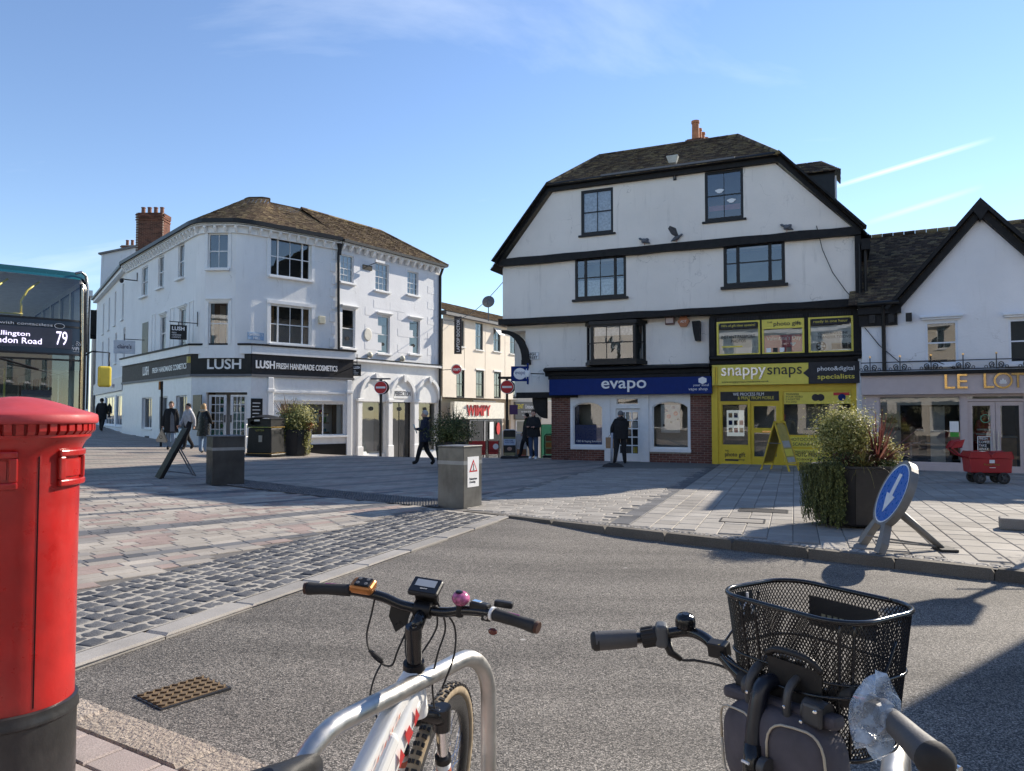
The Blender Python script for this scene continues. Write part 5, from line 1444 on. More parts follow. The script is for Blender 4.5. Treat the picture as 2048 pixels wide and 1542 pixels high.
# chimney stack
cp = at(296, 480, 43.0); ct = at(296, 424, 43.0)
chimney(lb, LM @ RZ(0), cp.x, 43.6, cp.z-1.2, ct.z, 1.55, .95, [(cp.x-.55+i*.37, 43.5, .42, .12) for i in range(4)], mat('dark_pot', (.2, .09, .06), .8))
# ------------------------------------------------------------------ arched shop next to it
FP = Facade(B_.x, B_.y, C_.x, C_.y)
pb = thing('arched_shop_building', 'white three storey building with three arches and a bridal window', 'building', FP.M)
pu = [FP.rect(*q) for q in ((681, 510, 708, 565), (751, 527, 778, 582), (815, 543, 837, 590))]
pl_ = [FP.rect(*q) for q in ((685, 618, 711, 696), (756, 632, 780, 707), (819, 640, 840, 708))]
ZA = 4.05
ASHL = stucco('ashlar_render', (0.74, 0.75, 0.77), amt=0.3)
MB().sheet(hole(0, FP.len, ZA, ZEL), [hole(*w) for w in pu + pl_], 0, .12).build('wall', ASHL, pb)
b = MB()
for j in range(13):                                     # scored ashlar joints as thin raised courses
 z = ZA + .2 + j * .40
 x = (j % 2) * .55
 while x < FP.len - .2:
  ok = not any(w[0]-.25 < x+.5 and x < w[1]+.25 and w[2]-.3 < z+.38 and z < w[3]+.3 for w in pu + pl_)
  if ok: b.box(x+.01, min(x+1.09, FP.len-.05), -.008, -.001, z+.01, z+.39)
  x += 1.1
b.build('ashlar_blocks', ASHL, pb, kind='stuff')
for w in pu: window(pb, None, *w, PAINTW, .07, .05, 3, 4, sill=(PAINTW, .12, .09), curtain=('low', CURTAIN, .96), bar=.018)
for i, w in enumerate(pl_):
 o = window(pb, None, *w, PAINTW, .07, .05, 1, 2, sill=(PAINTW, .12, .09), hood=(PAINTW, .14, .06), curtain=('low', BLIND_BLUE, .97 if i == 1 else .5))
 MB().lathe([(.001, 0), (.14, 0)], 16, T((w[0]+w[1])/2, .09, w[2]+(w[3]-w[2])*.25) @ RX(PI/2) @ S(1, .6, 1)).build('oval_sticker', BLACKP, o)
for i in range(15):
 x = .15 + i * FP.len/15
 MB().prism([(.05, -.24), (.14, -.24), (.26, -.08), (.26, 0), (.05, 0)], -.07, .07, T(x, 0, ZEL-.04) @ RZ(-PI/2)).build('modillion', PAINTW, pb)
MB().box(0, FP.len, -.30, .1, ZEL-.04, ZEL+.03).build('soffit', PAINTW, pb)
MB().box(-.02, FP.len+.12, -.42, -.2, ZEL+.03, ZEL+.15).build('gutter', BLACKP, pb)
tiled_roof(pb, None, [(-.05, -.38, ZEL+.12), (FP.len+.25, -.38, ZEL+.12)], [(-.05, 2.5, 11.25), (FP.len-1.9, 2.5, 11.25)], TILE, moss=.15)
tiled_roof(pb, None, [(FP.len+.25, -.38, ZEL+.12), (FP.len+.25, 5.4, ZEL+.12)], [(FP.len-1.9, 2.5, 11.25), (FP.len-1.9, 2.6, 11.25)], TILE)
MB().add([(-.05, 2.5, 11.24), (FP.len-1.9, 2.5, 11.24), (FP.len+.2, 5.4, ZEL), (-.05, 5.4, ZEL)], [(0,1,2,3)]).build('roof', TILED, pb)
ridge_tiles(pb, None, (-.05, 2.5, 11.26), (FP.len-1.9, 2.5, 11.26), TILE, .08); ridge_tiles(pb, None, (FP.len-1.9, 2.5, 11.26), (FP.len+.25, -.36, ZEL+.14), TILE, .08, .2)
MB().box(0.02, FP.len-.02, .9, 5.4, -2.5, ZEL).build('body', WHITE, pb)
b = MB(); b.box(FP.len-.08, FP.len-.01, .01, .9, -2.5, ZEL); b.build('side_wall', WHITE, pb)
# plaque, lamps, flashing
cx, cz = FP.px(735, 669)
MB().lathe([(.3, -.0), (.3, .03), (.26, .05), (.001, .05)], 20, T(cx, 0, cz) @ RX(PI/2) @ S(.85, 1, 1)).build('oval_plaque', mat('plaque_cream', (.62, .6, .53), .7), pb)
for px_, py_ in ((737, 710), (802, 717)):
 lx, lz = FP.px(px_, py_); MB().ell((lx, -.1, lz), (.14, .12, .14), 10, 8).build('bulkhead_lamp', mat('lamp_cream', (.55, .53, .42), .5), pb, smooth=True)
MB().box(0, FP.len, -.18, .05, ZA-.02, ZA+.12).build('string_course', PAINTW, pb, bevel=.02, seg=1)
MB().box(0.0, FP.len, -.20, -.05, ZA+.122, ZA+.16).build('lead_flashing', BLACKT, pb)
downpipe(pb, None, [(FP.len-.03, -.25, ZEL+.05), (FP.len-.06, -.07, ZEL-.4), (FP.len-.06, -.07, 4.2), (FP.len-.06, -.07, 0)], .07)
MB().box(FP.px(725, 534)[0], FP.px(743, 534)[0], -.05, 0, FP.px(735, 540)[1], FP.px(735, 531)[1]).build('nameplate', BLACKT, pb)
o = MB().box(FP.px(738, 525)[0], FP.px(738, 525)[0]+.6, -.45, -.35, FP.px(740, 526)[1], FP.px(740, 524)[1]+.06).build('floodlight', mat('lamp_white', (.7, .7, .7), .4), pb)
MB().tube([(FP.px(738, 525)[0]+.2, -.35, FP.px(740, 525)[1]), (FP.px(733, 535)[0], -.02, FP.px(733, 533)[1])], .02, 6).build('arm', LEAD, o)
# three arches
xs_ = [FP.px(q, 850)[0] for q in (713, 722, 774, 783, 826, 835, 876)]
bays = [(xs_[1], xs_[2]), (xs_[3], xs_[4]), (xs_[5], xs_[6])]
zsp = FP.px(740, 800)[1];
zsp = 2.35
ho = []
for a, b_ in bays: ho.append((a, b_, -.95 if a == bays[1][0] else -.25, zsp-.12))
MB().sheet(hole(0, FP.len, -2.5, ZA), [hole(*h) for h in ho], .03, .25).build('shop_wall', PAINTW, pb)
for i, (a, b_) in enumerate(bays):
 r0 = (b_-a)/2; m_ = MB(); n = 16; apex = 1.0
 vs = []
 for k in range(n+1):
  w = PI*k/n; c, s_ = math.cos(w), math.sin(w)
  for rr2, hh2, yy in ((r0, apex, .029), (r0, apex, -.10), (r0+.16, apex+.16, -.10), (r0+.16, apex+.16, .029)):
   vs.append(((a+b_)/2 + c*rr2, yy, zsp + s_*hh2))
 m_.add(vs, [(4*k+j, 4*k+(j+1) % 4, 4*k+4+(j+1) % 4, 4*k+4+j) for k in range(n) for j in range(4)] + [(0,1,2,3), (4*n+3, 4*n+2, 4*n+1, 4*n)])
 m_.build('arch_moulding', PAINTW, pb)
 xm = (a+b_)/2
 MB().prism([(xm-.06, zsp+apex-.14), (xm+.06, zsp+apex-.14), (xm+.09, zsp+apex+.2), (xm-.09, zsp+apex+.2)], -.2, -.101).build('keystone', PAINTW, pb)
 h = ho[i]
 o = window(pb, None, *h, PAINTW if i != 1 else BLACKP, .2, .04, 1 if i != 1 else 2, 1, glass=SHOPGLASS, inside=PALEROOM if i != 1 else DARKROOM, depth=1.6, bar=.05)
 MB().lathe([(.001, 0), (.16, 0)], 16, T(xm, .215, zsp-.45) @ RX(PI/2) @ S(1, .65, 1)).build('oval_sticker', BLACKP, o)
 if i == 0:
  MB().lathe([(.55, -.2), (.4, .3), (.22, .9), (.17, 1.15), (.2, 1.35), (.17, 1.5), (.04, 1.55)], 14, T(a+.45, .75, 0)).build('bridal_gown', mat('gown_white', (.72, .78, .74), .7), o, smooth=True)
  MB().box(a+.1, b_-.1, .3, 1.3, -.25, -.12).build('display_plinth', PAINTW, o)
 if i == 2:
  MB().lathe([(.4, -.2), (.3, .3), (.18, .9), (.15, 1.15), (.17, 1.35), (.05, 1.5)], 12, T(xm+.2, .8, 0)).build('bridal_gown', mat('gown_green', (.35, .45, .3), .7), o, smooth=True)
 if i == 1:
  so = MB().box(a+.15, b_-.15, .0, .028, zsp+.06, zsp+.5).build('sign_board', PAINTW, pb)
  text('PERFECTION', CHAR, so, None, b_-a-.4, .24, a+.2, zsp+.18, y=-.006)
for k, (i, j) in enumerate(((0, 1), (2, 3), (4, 5))):
 a, b_ = xs_[i]-.0, xs_[j]
 MB().box(a, b_, -.10, .028, -2.4, zsp-.14).build('pilaster', PAINTW, pb, bevel=.02, seg=1)
 MB().box(a-.05, b_+.05, -.15, .029, zsp-.138, zsp+.02).build('pilaster_cap', PAINTW, pb, bevel=.02, seg=1)
 MB().box(a-.05, b_+.05, -.14, .027, -2.4, .15).build('pilaster_base', PAINTW, pb, bevel=.02, seg=1)
 # ------------------------------------------------------------------ cream building down the side street
d1_, d2_ = at(885, 830, 39.0), at(1005, 830, 44.5)
dv = (V2(d2_.x, d2_.y) - V2(d1_.x, d1_.y)); de = V2(d1_.x, d1_.y) + dv * 2.1
FW = Facade(d1_.x, d1_.y, de.x, de.y)
wb = thing('cream_building', 'sunlit cream two storey building above a red lettered burger restaurant', 'building', FW.M)
wu = [FW.rect(*q) for q in ((915, 640, 928, 693), (951, 646, 966, 700), (987, 656, 1001, 703), (1020, 661, 1033, 708))]
wl_ = [FW.rect(*q) for q in ((913, 740, 929, 796), (952, 741, 968, 796), (988, 744, 1002, 797), (1026, 745, 1042, 797))]
ZW = FW.px(885, 629)[1]
MB().sheet(hole(0, FW.len, 2.55, ZW), [hole(*w) for w in wu + wl_], 0, .12).build('wall', CREAM, wb)
for i, w in enumerate(wu):
 window(wb, None, *w, mat('grey_green_paint', (.10, .12, .12), .5), .05, .06, 2, 2, sill=(PAINTW, .08, .06), curtain=('drape', CURTAIN, .3))
fl = MB().box(0, wu[2][1]-wu[2][0]-.1, 0, .03, -.55, 0).build('open_casement', PAINTW, wb, T(wu[2][0]+.05, -.02, wu[2][3]-.02) @ RX(R(-40)))
for w in wl_:
 window(wb, None, *w, BLACKP, .03, .09, 2, 2, glass=GLASSW, curtain=('low', CURTAIN, .9))
 MB().box(w[0]-.05, w[1]+.05, -.05, -.002, w[3]+.01, w[3]+.09).build('lintel', PAINTW, wb)
MB().box(-.1, FW.len, -.3, .1, ZW, ZW+.22).build('eaves_board', LEAD, wb)
tiled_roof(wb, None, [(-.2, -.32, ZW+.2), (FW.len, -.32, ZW+.2)], [(-.2, 3.2, ZW+1.5), (FW.len, 3.2, ZW+1.5)], TILE, tw=.22, gauge=.16)
MB().box(0, FW.len, .9, 7, -3, ZW).build('body', CREAM, wb)
for x in (2.1, 4.3, 6.6): MB().box(x, x+.02, -.012, -.001, 2.6, ZW).build('wall_joint', CREAM, wb)
# restaurant front
fs0, fs1 = FW.px(904, 815)[0], FW.px(1004, 815)[0]
zs1, zs0 = FW.px(904, 803)[1], FW.px(904, 838)[1]
fo = MB().box(fs0, fs1, -.16, .1, zs0, zs1).build('fascia', mat('sign_cream', (.74, .7, .6), .45), wb)
text('WIMPY', REDS, fo, None, FW.px(981, 815, -.16)[0]-FW.px(934, 815, -.16)[0], .62, FW.px(933, 815, -.16)[0], zs0+.16, y=-.19, bold=.006, ext=.02)
MB().box(FW.px(940, 820, -.2)[0], FW.px(985, 820, -.2)[0], -.42, -.34, zs1+.02, zs1+.08).build('trough_light', LEAD, wb)
MB().box(fs0, fs1, .02, .06, -3, zs0).build('shop_front', DARKROOM, wb)
gx = [FW.px(q, 870)[0] for q in (938, 968, 1003)]
for a, b_ in zip(gx, gx[1:]):
 o = window(wb, None, a, b_, -1.2, zs0-.05, mat('grey_frame', (.35, .35, .35), .5), -.06, .05, 1, 1, glass=SHOPGLASS, inside=mat('red_room', (.16, .03, .03), .8), depth=.9)
MB().box(gx[1]+.5, gx[1]+.95, -.08, -.07, .2, 1.2).build('menu_board', PAINTW, wb)
MB().lathe([(.001, 0), (.26, 0)], 16, T(gx[2]-.5, -.08, .8) @ RX(PI/2) @ S(.8, 1.4, 1)).build('round_sticker', REDS, wb)
# hairdresser next door
hb = thing('hair_salon_front', 'grey hairdresser fascia with yellow and white letters below cream wall', 'shop', T(0, 0, 0))
FH = Facade(*at(1029, 830, 46.0).to_2d(), *at(1096, 830, 47.3).to_2d())
M_ = FH.M
zt, zb_ = FH.px(1055, 804)[1], FH.px(1055, 839)[1]
x0, x1 = FH.px(1029, 820)[0], FH.px(1081, 820)[0]
fo = MB().box(x0, x1, -.1, .1, zb_, zt).build('fascia', mat('fascia_grey', (.16, .16, .15), .5), hb, M_)
w_ = x1-x0
text('KENT', YELLOWB, fo, None, w_*.27, .28, x0+w_*.04, zt-.42, y=-.11, bold=.02); text('Unisex', WHITE_S, fo, None, w_*.31, .26, x0+w_*.37, zt-.42, y=-.11, bold=.01); text('HAIR', YELLOWB, fo, None, w_*.24, .28, x0+w_*.72, zt-.42, y=-.11, bold=.02)
text('Hair Designs & Different Styles', WHITE_S, fo, None, w_*.6, .12, x0+w_*.22, zt-.68, y=-.11); text('Hair Design & Hair Cut', WHITE_S, fo, None, w_*.5, .12, x0+w_*.26, zt-.9, y=-.11)
window(hb, M_, x0+.1, x1-.1, -1.2, zb_-.05, PAINTW, .0, .06, 2, 1, glass=SHOPGLASS, depth=.9)
x2, x3 = FH.px(1082, 820)[0], FH.px(1112, 820)[0]
MB().box(x2, x3, -.02, .1, zb_-.3, zt+.5).build('wall', CREAM, hb, M_)
MB().box(x0-.2, x3, .1, .3, -3, 4.2).build('wall', CREAM, hb, M_)
o = MB().box(x2+.05, x3, -.03, .09, -2.2, zb_-.32).build('door', GREENP, hb, M_)
for q in range(3): MB().box(x2+.2+q*.25, x2+.38+q*.25, -.045, -.031, -.6, zb_-.5).build('door_panel', GREENP, o)
sw = FH.rect(1083, 783, 1103, 799); window(hb, M_, sw[0], sw[1], zt+.05, zt+.5, PAINTW, -.06, .05, 1, 1, depth=.05)
# ------------------------------------------------------------------ buildings up the hill
fc0 = V2(-27.9, 49.5)
FC = Facade(fc0.x, fc0.y, P0_.x, P0_.y)
cb = thing('hill_shop_building', 'plain white terrace with white gutter up the hill beside the bus', 'building', FC.M)
cs = []
for xc in (208, 219, 231, 246):
 x = FC.px(xc, 600)[0]
 t = (xc-208)/38
 cs.append((x-.33, x+.33, 6.7, 8.6))
cl2 = []
for xc in (206, 217.5, 232, 248.5):
 x = FC.px(xc, 680)[0]; cl2.append((x-.36, x+.36, 4.5, 6.2))
MB().sheet(hole(0, FC.len, 3.6, 9.1), [hole(*w) for w in cs+cl2], 0, .1).build('wall', WHITE, cb)
for w in cs + cl2: window(cb, None, *w, PAINTW, .05, .05, 1, 2, sill=(PAINTW, .1, .08))
MB().box(0, FC.len, -.25, .1, 9.1, 9.38).build('eaves_board', PAINTW, cb)
MB().box(0, FC.len, -.36, -.25, 9.28, 9.42).build('gutter', BLACKP, cb)
tiled_roof(cb, None, [(0, -.3, 9.4), (FC.len, -.3, 9.4)], [(0, 2.7, 11.0), (FC.len, 2.7, 11.0)], TILED, tw=.25, gauge=.2)
MB().box(0, FC.len, .9, 6, -.5, 9.3).build('body', WHITE, cb)
fo = MB().box(.1, FC.len-.15, -.12, .1, 2.9, 3.6).build('fascia', mat('fascia_pale', (.55, .55, .57), .5), cb)
text('shop', mat('pale_mauve', (.35, .3, .38), .5), fo, None, 1.2, .35, FC.len-4.2, 3.05, y=-.13)
MB().sheet(hole(0, FC.len, -.5, 2.9), [hole(FC.len-3.6, FC.len-.5, 1.0, 2.7), hole(FC.len-8.6, FC.len-4.2, 1.0, 2.7)], .02, .1).build('shop_wall', PAINTC, cb)
for a, b_ in ((FC.len-3.6, FC.len-.5), (FC.len-8.6, FC.len-4.2)):
 window(cb, None, a, b_, 1.0, 2.7, PAINTC, .06, .07, 3, 1, glass=SHOPGLASS, depth=1.0, bar=.06, inside=PALEROOM, sill=(PAINTC, .06, .06))
for q in range(4): MB().box(FC.len-3.7, FC.len-.4, -.02, .018, .1+q*.21, .29+q*.21).build('riser_board', PAINTC, cb)
# tall white house beyond, gable and chimneys
gb = thing('tall_white_house', 'tall white painted brick house with gable rising behind the terrace', 'building', T(-27, 52, 0))
GM = T(27, -52, 0)
g0, g1, g2, g3 = at(196, 600, 50.5), at(290, 600, 50.5), at(292, 488, 50.5), at(203, 508, 50.5)
WB = stucco('painted_brick', (.66, .68, .71), amt=.6)
b = MB(); b.prism([(g0.x, 3), (g1.x+2, 3), (g1.x+2, g2.z), (g2.x, g2.z), (g3.x, g3.z)], 50.5, 54.5); b.build('gable_wall', WB, gb, GM)
b = MB(); plank(b, (g3.x-.15, g3.z), (g2.x+.2, g2.z), .12, 50.35, 54.6, .06); b.build('coping', LEAD, gb, GM)
FX = Facade(-39, 66, -29.4, 51.4)
xs2 = []
for xc in (12.5, 14.8): xs2.append((xc-.4, xc+.4, 7.4, 9.2))
MB().sheet(hole(0, FX.len, 0, 10.2), [hole(*w) for w in xs2], 0, .1).build('wall', WHITE, gb, GM @ FX.M)
for w in xs2: window(gb, GM @ FX.M, *w, PAINTW, .05, .05, 1, 2, sill=(PAINTW, .1, .08))
MB().box(0, FX.len, -.35, .1, 9.9, 10.3).build('cornice', PAINTW, gb, GM @ FX.M); MB().box(0, FX.len, -.5, -.2, 10.3, 10.45).build('gutter', BLACKP, gb, GM @ FX.M)
MB().box(0, FX.len, 1.2, 5, -.5, 10.6).build('body', WHITE, gb, GM @ FX.M)
downpipe(gb, GM @ FX.M, [(FX.len-.1, -.3, 10.3), (FX.len-.2, -.1, 9.7), (FX.len-.2, -.1, 2)], .06)
c1 = at(250, 486, 52)
chimney(gb, GM, c1.x, 53, c1.z-1.2, c1.z, 1.2, .8, [(c1.x-.35+i*.36, 53, .45, .11) for i in range(3)], mat('dark_pot', (.2, .09, .06), .8))
# ------------------------------------------------------------------ gabled cafe on the right
FG = Facade(*at(1724, 830, 22.0).to_2d(), *at(2048, 830, 20.1).to_2d())
cf = thing('gabled_cafe_building', 'pale gabled building with mauve cafe front and gold letters', 'building', FG.M)
GW = 7.6
ap = FG.px(1960, 436)
gl_ = FG.px(1806, 607); halfw = ap[0] - gl_[0]
gr_ = ap[0] + halfw
ww = [FG.rect(1850, 642, 1915, 729), FG.rect(2016, 637, 2078, 727)]
ZEv = gl_[1]
ZFt, ZFb = FG.px(1880, 742)[1], FG.px(1880, 784)[1]
MB().sheet([(.03, ZFt), (GW, ZFt), (GW, ZEv-.05), (gr_, ZEv-.05), (ap[0], ap[1]), (gl_[0], ZEv-.05), (.03, ZEv-.05)], [hole(*ww[0]), hole(*ww[1])], 0, .12).build('wall', WHITE_BLUE, cf)
for w in ww: window(cf, None, *w, PAINTC, .04, .06, 1, 2, sill=(PAINTC, .1, .08), hood=(PAINTC, .16, .07), glass=GLASS)
b = MB()
plank(b, (gl_[0]-.25, ZEv-.35), (ap[0], ap[1]+.02), .2, -.2, .15, .2); b.build('bargeboard', BLACKT, cf)
b = MB(); plank(b, (ap[0], ap[1]+.02), (gr_+.25, ZEv-.35), .2, -.2, .15, .2); b.build('bargeboard', BLACKT, cf)
b = MB(); plank(b, (gl_[0]-.25, ZEv-.33), (ap[0], ap[1]+.04), .1, -.3, .15, .3); b.build('verge_board', BLACKT, cf)
b = MB(); plank(b, (ap[0], ap[1]+.04), (gr_+.25, ZEv-.33), .1, -.3, .15, .3); b.build('verge_board', BLACKT, cf)
th_ = math.atan2(ap[1]+.37-ZEv, ap[0]-gl_[0]+.25); zt_ = ap[1]+.04
MB().prism([(ap[0], ap[1]-.12), (ap[0]+.3*math.sin(th_), zt_+.3*math.cos(th_)), (ap[0], zt_+.3/math.cos(th_)), (ap[0]-.3*math.sin(th_), zt_+.3*math.cos(th_))], -.302, .12).build('apex_board', BLACKT, cf)
MB().box(-.05, gl_[0]-.05, -.2, .15, ZEv-.28, ZEv-.02).build('eaves_board', BLACKT, cf)
MB().box(gr_+.05, GW, -.2, .15, ZEv-.28, ZEv-.02).build('eaves_board', BLACKT, cf)
MB().tube([(-.05, -.28, ZEv+.0), (gl_[0]-.1, -.28, ZEv+.02)], .07, 8).build('gutter', BLACKP, cf, smooth=True)
MB().box(-.02, gl_[0]-.15, -.1, .02, ZEv-.62, ZEv-.285).build('frieze', BLACKT, cf)
for q in (.25, .75, 1.2): MB().box(q, q+.16, -.16, -.101, ZEv-.55, ZEv-.3).build('bracket', BLACKP, cf)
downpipe(cf, None, [(.62, -.25, ZEv), (.62, -.08, ZEv-.5), (.62, -.08, ZFt+.05)], .055)
ridz = FG.px(1880, 462, 3.2)[1]; ridy = 3.2
tiled_roof(cf, None, [(-.3, -.3, ZEv), (gl_[0]-.15, -.3, ZEv)], [(-.3, ridy, ridz), (ap[0], ridy, ridz)], TILED, moss=.1)
tiled_roof(cf, None, [(gr_+.15, -.3, ZEv), (GW, -.3, ZEv)], [(ap[0], ridy, ridz), (GW, ridy, ridz)], TILED, moss=.1)
rk = (ap[1]+.32-ZEv)/(ridz-ZEv)*(ridy+.3)-.3
tiled_roof(cf, None, [(gl_[0]-.3, -.3, ZEv-.12), (gl_[0]-.3+.05, .0, ZEv)], [(ap[0], -.3, ap[1]+.32), (ap[0], rk, ap[1]+.32)], TILED, moss=.3)
tiled_roof(cf, None, [(gr_+.25, .0, ZEv), (gr_+.3, -.3, ZEv-.12)], [(ap[0], rk, ap[1]+.32), (ap[0], -.3, ap[1]+.32)], TILED, moss=.3)
ridge_tiles(cf, None, (ap[0], -.3, ap[1]+.36), (ap[0], rk, ap[1]+.34), TILED, .08); ridge_tiles(cf, None, (-.1, ridy, ridz+.02), (GW, ridy, ridz+.02), TILED, .09)
MB().add([(-.1, ridy, ridz), (GW, ridy, ridz), (GW, ridy*2, ZEv), (-.1, ridy*2, ZEv)], [(0,1,2,3)]).build('roof', TILED, cf)
MB().box(.02, GW, 2.6, 6.4, -.2, ZEv-.05).build('body', WHITE_BLUE, cf)
b = MB(); b.box(-.1, .1, .3, 2.6, -.2, ZEv-.05); b.box(.1, GW, 1.0, 2.6, ZFb+.3, ZEv-.05); b.build('side_wall', WHITE_BLUE, cf)
fo = MB().box(.0, GW, -.10, .2, ZFb, ZFt-.1).build('fascia', MAUVE, cf)
MB().box(-.02, GW, -.22, .2, ZFt-.098, ZFt+.0).build('cornice', BLACKT, cf); MB().box(.0, GW, -.14, .1, ZFb-.06, ZFb-.002).build('fascia_rail', MAUVE, cf)
def gx_(px_): return FG.px(px_, 764, -.1)[0]
text('LE', GOLD, fo, None, gx_(1935)-gx_(1889), .40, gx_(1889), ZFb+.09, y=-.13, ext=.02)
text('L', GOLD, fo, None, gx_(1988)-gx_(1967), .40, gx_(1967), ZFb+.09, y=-.13, ext=.02)
ox_ = gx_(2006)
MB().lathe([(.17, 0), (.17, .03), (.22, .03), (.22, 0)], 28, T(ox_, -.105, ZFb+.29) @ RX(PI/2)).build('ring_letter', GOLD, fo, smooth=True, auto=40)
for q in (-2, -1, 0, 1, 2):
 b = MB(); ln = .16 - .025*abs(q)
 b.prism([(-.0, 0), (.035, ln*.55), (0, ln), (-.035, ln*.55)], 0, .012, T(ox_, -.125, ZFb+.2) @ RY(q*.52)); b.build('lotus_petal', WHITE_S, fo)
text('TUS', GOLD, fo, None, gx_(2100)-gx_(2023), .40, gx_(2023), ZFb+.09, y=-.13, ext=.02)
# iron cresting
z = ZFt + .02
MB().tube([(0, -.18, z+.26), (GW, -.18, z+.26)], .014, 6).build('crest_rail', IRON, cf); MB().tube([(0, -.18, z+.02), (GW, -.18, z+.02)], .014, 6).build('crest_rail', IRON, cf)
x = .25
while x < GW:
 b = MB()
 b.tube([(x, -.18, z), (x, -.18, z+.42)], .014, 6)
 for sg in (-1, 1):
  b.tube([(x+sg*(.05+.10*t/8+.0), -.18, z+.02+.12*math.sin(t*PI/8)) for t in range(9)], .012, 5)
  b.tube([(x+sg*(.11+.06*math.cos(t*.8)), -.18, z+.12+.07*math.sin(t*.8)) for t in range(9)], .014, 5)
  b.tube([(x+sg*(.24+.035*math.cos(t*.8)), -.18, z+.06+.04*math.sin(t*.8)) for t in range(9)], .010, 5)
 o = b.build('crest_scroll', IRON, cf)
 st = [(x + (.042 if k % 2 == 0 else .016)*math.sin(k*PI/5), z+.43 + (.042 if k % 2 == 0 else .016)*math.cos(k*PI/5)) for k in range(10)]
 MB().prism(st, -.19, -.175).build('star_finial', GOLD, o)
 x += .78
 # shop front
YC = .06
def rc(x0, y0, x1, y1): return FG.rect(x0, y0, x1, y1, YC)
wn_ = rc(1758, 792, 1921, 930); dn1 = rc(1940, 812, 1986, 930); dn2 = rc(1999, 812, 2044, 932)
tr = rc(1932, 788, 2047, 800)
zs = wn_[2]; zh = wn_[3]
ZD = .06
MB().sheet(hole(0, GW, -.1, ZFb-.06), [hole(wn_[0], wn_[1], .22, zh), hole(tr[0], gx_(2050), tr[2], zh), hole(tr[0]+.03, gx_(2050)-.02, ZD, dn1[3]+.13), hole(gx_(2075), GW-.3, .25, zh)], YC, .12).build('shop_wall', MAUVE, cf)
MB().box(.02, tr[0]-.05, -.03, YC-.002, -.1, .16).build('plinth', MAUVE, cf)
o = window(cf, None, wn_[0], wn_[1], .22, zh, MAUVE, YC+.03, .03, 1, 1, glass=SHOPGLASS, inside=mat('cafe_room', (.075, .055, .042), .9), depth=2.3)
MB().box(wn_[0]+.04, wn_[0]+.55, YC+.12, YC+.125, .3, zh-.25).build('window_film', mat('frosted_film', (.34, .33, .30), .7), o)
MB().box(wn_[0]+.03, wn_[1]-.03, YC+.10, YC+.104, zh-.26, zh-.04).build('window_film', mat('frosted_band', (.42, .42, .39), .6), o)
lx_ = wn_[0]+.32
for q in range(-2, 3): MB().prism([(0, 0), (.05, .12), (0, .25-.03*abs(q)), (-.05, .12)], 0, .004, T(lx_, YC+.085-.003*abs(q), 1.35) @ RY(q*.5)).build('printed_petal', mat('print_brown', (.10, .08, .06), .6), o)
text('TEA BAR', CHAR, o, None, .5, .09, lx_-.2, 1.15, y=YC+.09)
MB().box(wn_[1]-.28, wn_[1]-.06, YC+.02, YC+.028, 1.12, 1.42).build('notice', WHITE_S, o); MB().box(wn_[1]-.27, wn_[1]-.06, YC+.02, YC+.028, .98, 1.11).build('notice', mat('green_notice', (.05, .3, .03), .5), o)
MB().box(wn_[1]-.75, wn_[1]-.38, YC+.6, YC+.9, .22, zh-.3).build('column', mat('pale_column', (.42, .43, .42), .7), o)
for q in range(3):
 tx_ = wn_[0]+.8+q*.62
 MB().lathe([(.25, .0), (.25, .03), (.03, .03), (.03, -.45), (.2, -.47)], 14, T(tx_, YC+.9, .75)).build('cafe_table', PALEROOM, o); MB().box(tx_-.2, tx_+.2, YC+1.3, YC+1.36, .4, 1.0).build('chair_back', WOOD, o)
o = window(cf, None, tr[0], gx_(2050), tr[2], zh, MAUVE, YC+.03, .03, 1, 1, glass=SHOPGLASS, inside=PALEROOM, depth=.15)
dl, dr_ = tr[0]+.03, gx_(2050)-.02; dm_ = (dl+dr_)/2
for a, b_ in ((dl, dm_-.005), (dm_+.005, dr_)):
 o = window(cf, None, a, b_, ZD, dn1[3]+.12, MAUVE, YC+.04, .11, 1, 1, glass=SHOPGLASS, inside=mat('cafe_room', (.075, .055, .042), .9), depth=2.2)
 o.name = 'door'
 hx_ = b_-.05 if a == dl else a+.05
 MB().tube([(hx_, YC-.02, .65), (hx_, YC-.02, 1.15)], .014, 6).build('handle', STEEL, o)
 if a == dl:
  MB().lathe([(.10, 0), (.12, 0)], 20, T(a+.42, YC+.07, 1.5) @ RX(PI/2)).build('round_sticker', mat('green_print', (.12, .3, .2), .6), o)
  text('FRESH\nCOFFEE\nTAKE\nAWAY', WHITE_S, o, None, .26, .36, a+.25, .62, y=YC+.07)
  b = MB()
  for x0, x1, z0, z1 in ((.22, .54, .99, 1.005), (.22, .54, .58, .595), (.22, .235, .595, .99), (.525, .54, .595, .99)): b.box(a+x0, a+x1, YC+.066, YC+.069, z0, z1)
  b.build('sticker_frame', WHITE_S, o)
 else:
  MB().box(a+.1, b_-.1, YC+.9, YC+1.4, ZD, .95).build('counter', WOOD, o); MB().box(a+.08, b_-.08, YC+.85, YC+1.42, .951, 1.0).build('counter_top', PALEROOM, o)
downpipe(cf, None, [(.12, -.06, ZEv-.65), (.5, -.05, ZEv-1.2), (1.0, -.04, ZEv-1.7), (1.9, -.05, ZFt+.3), (2.4, -.1, ZFt+.05)], .012, name='cable')
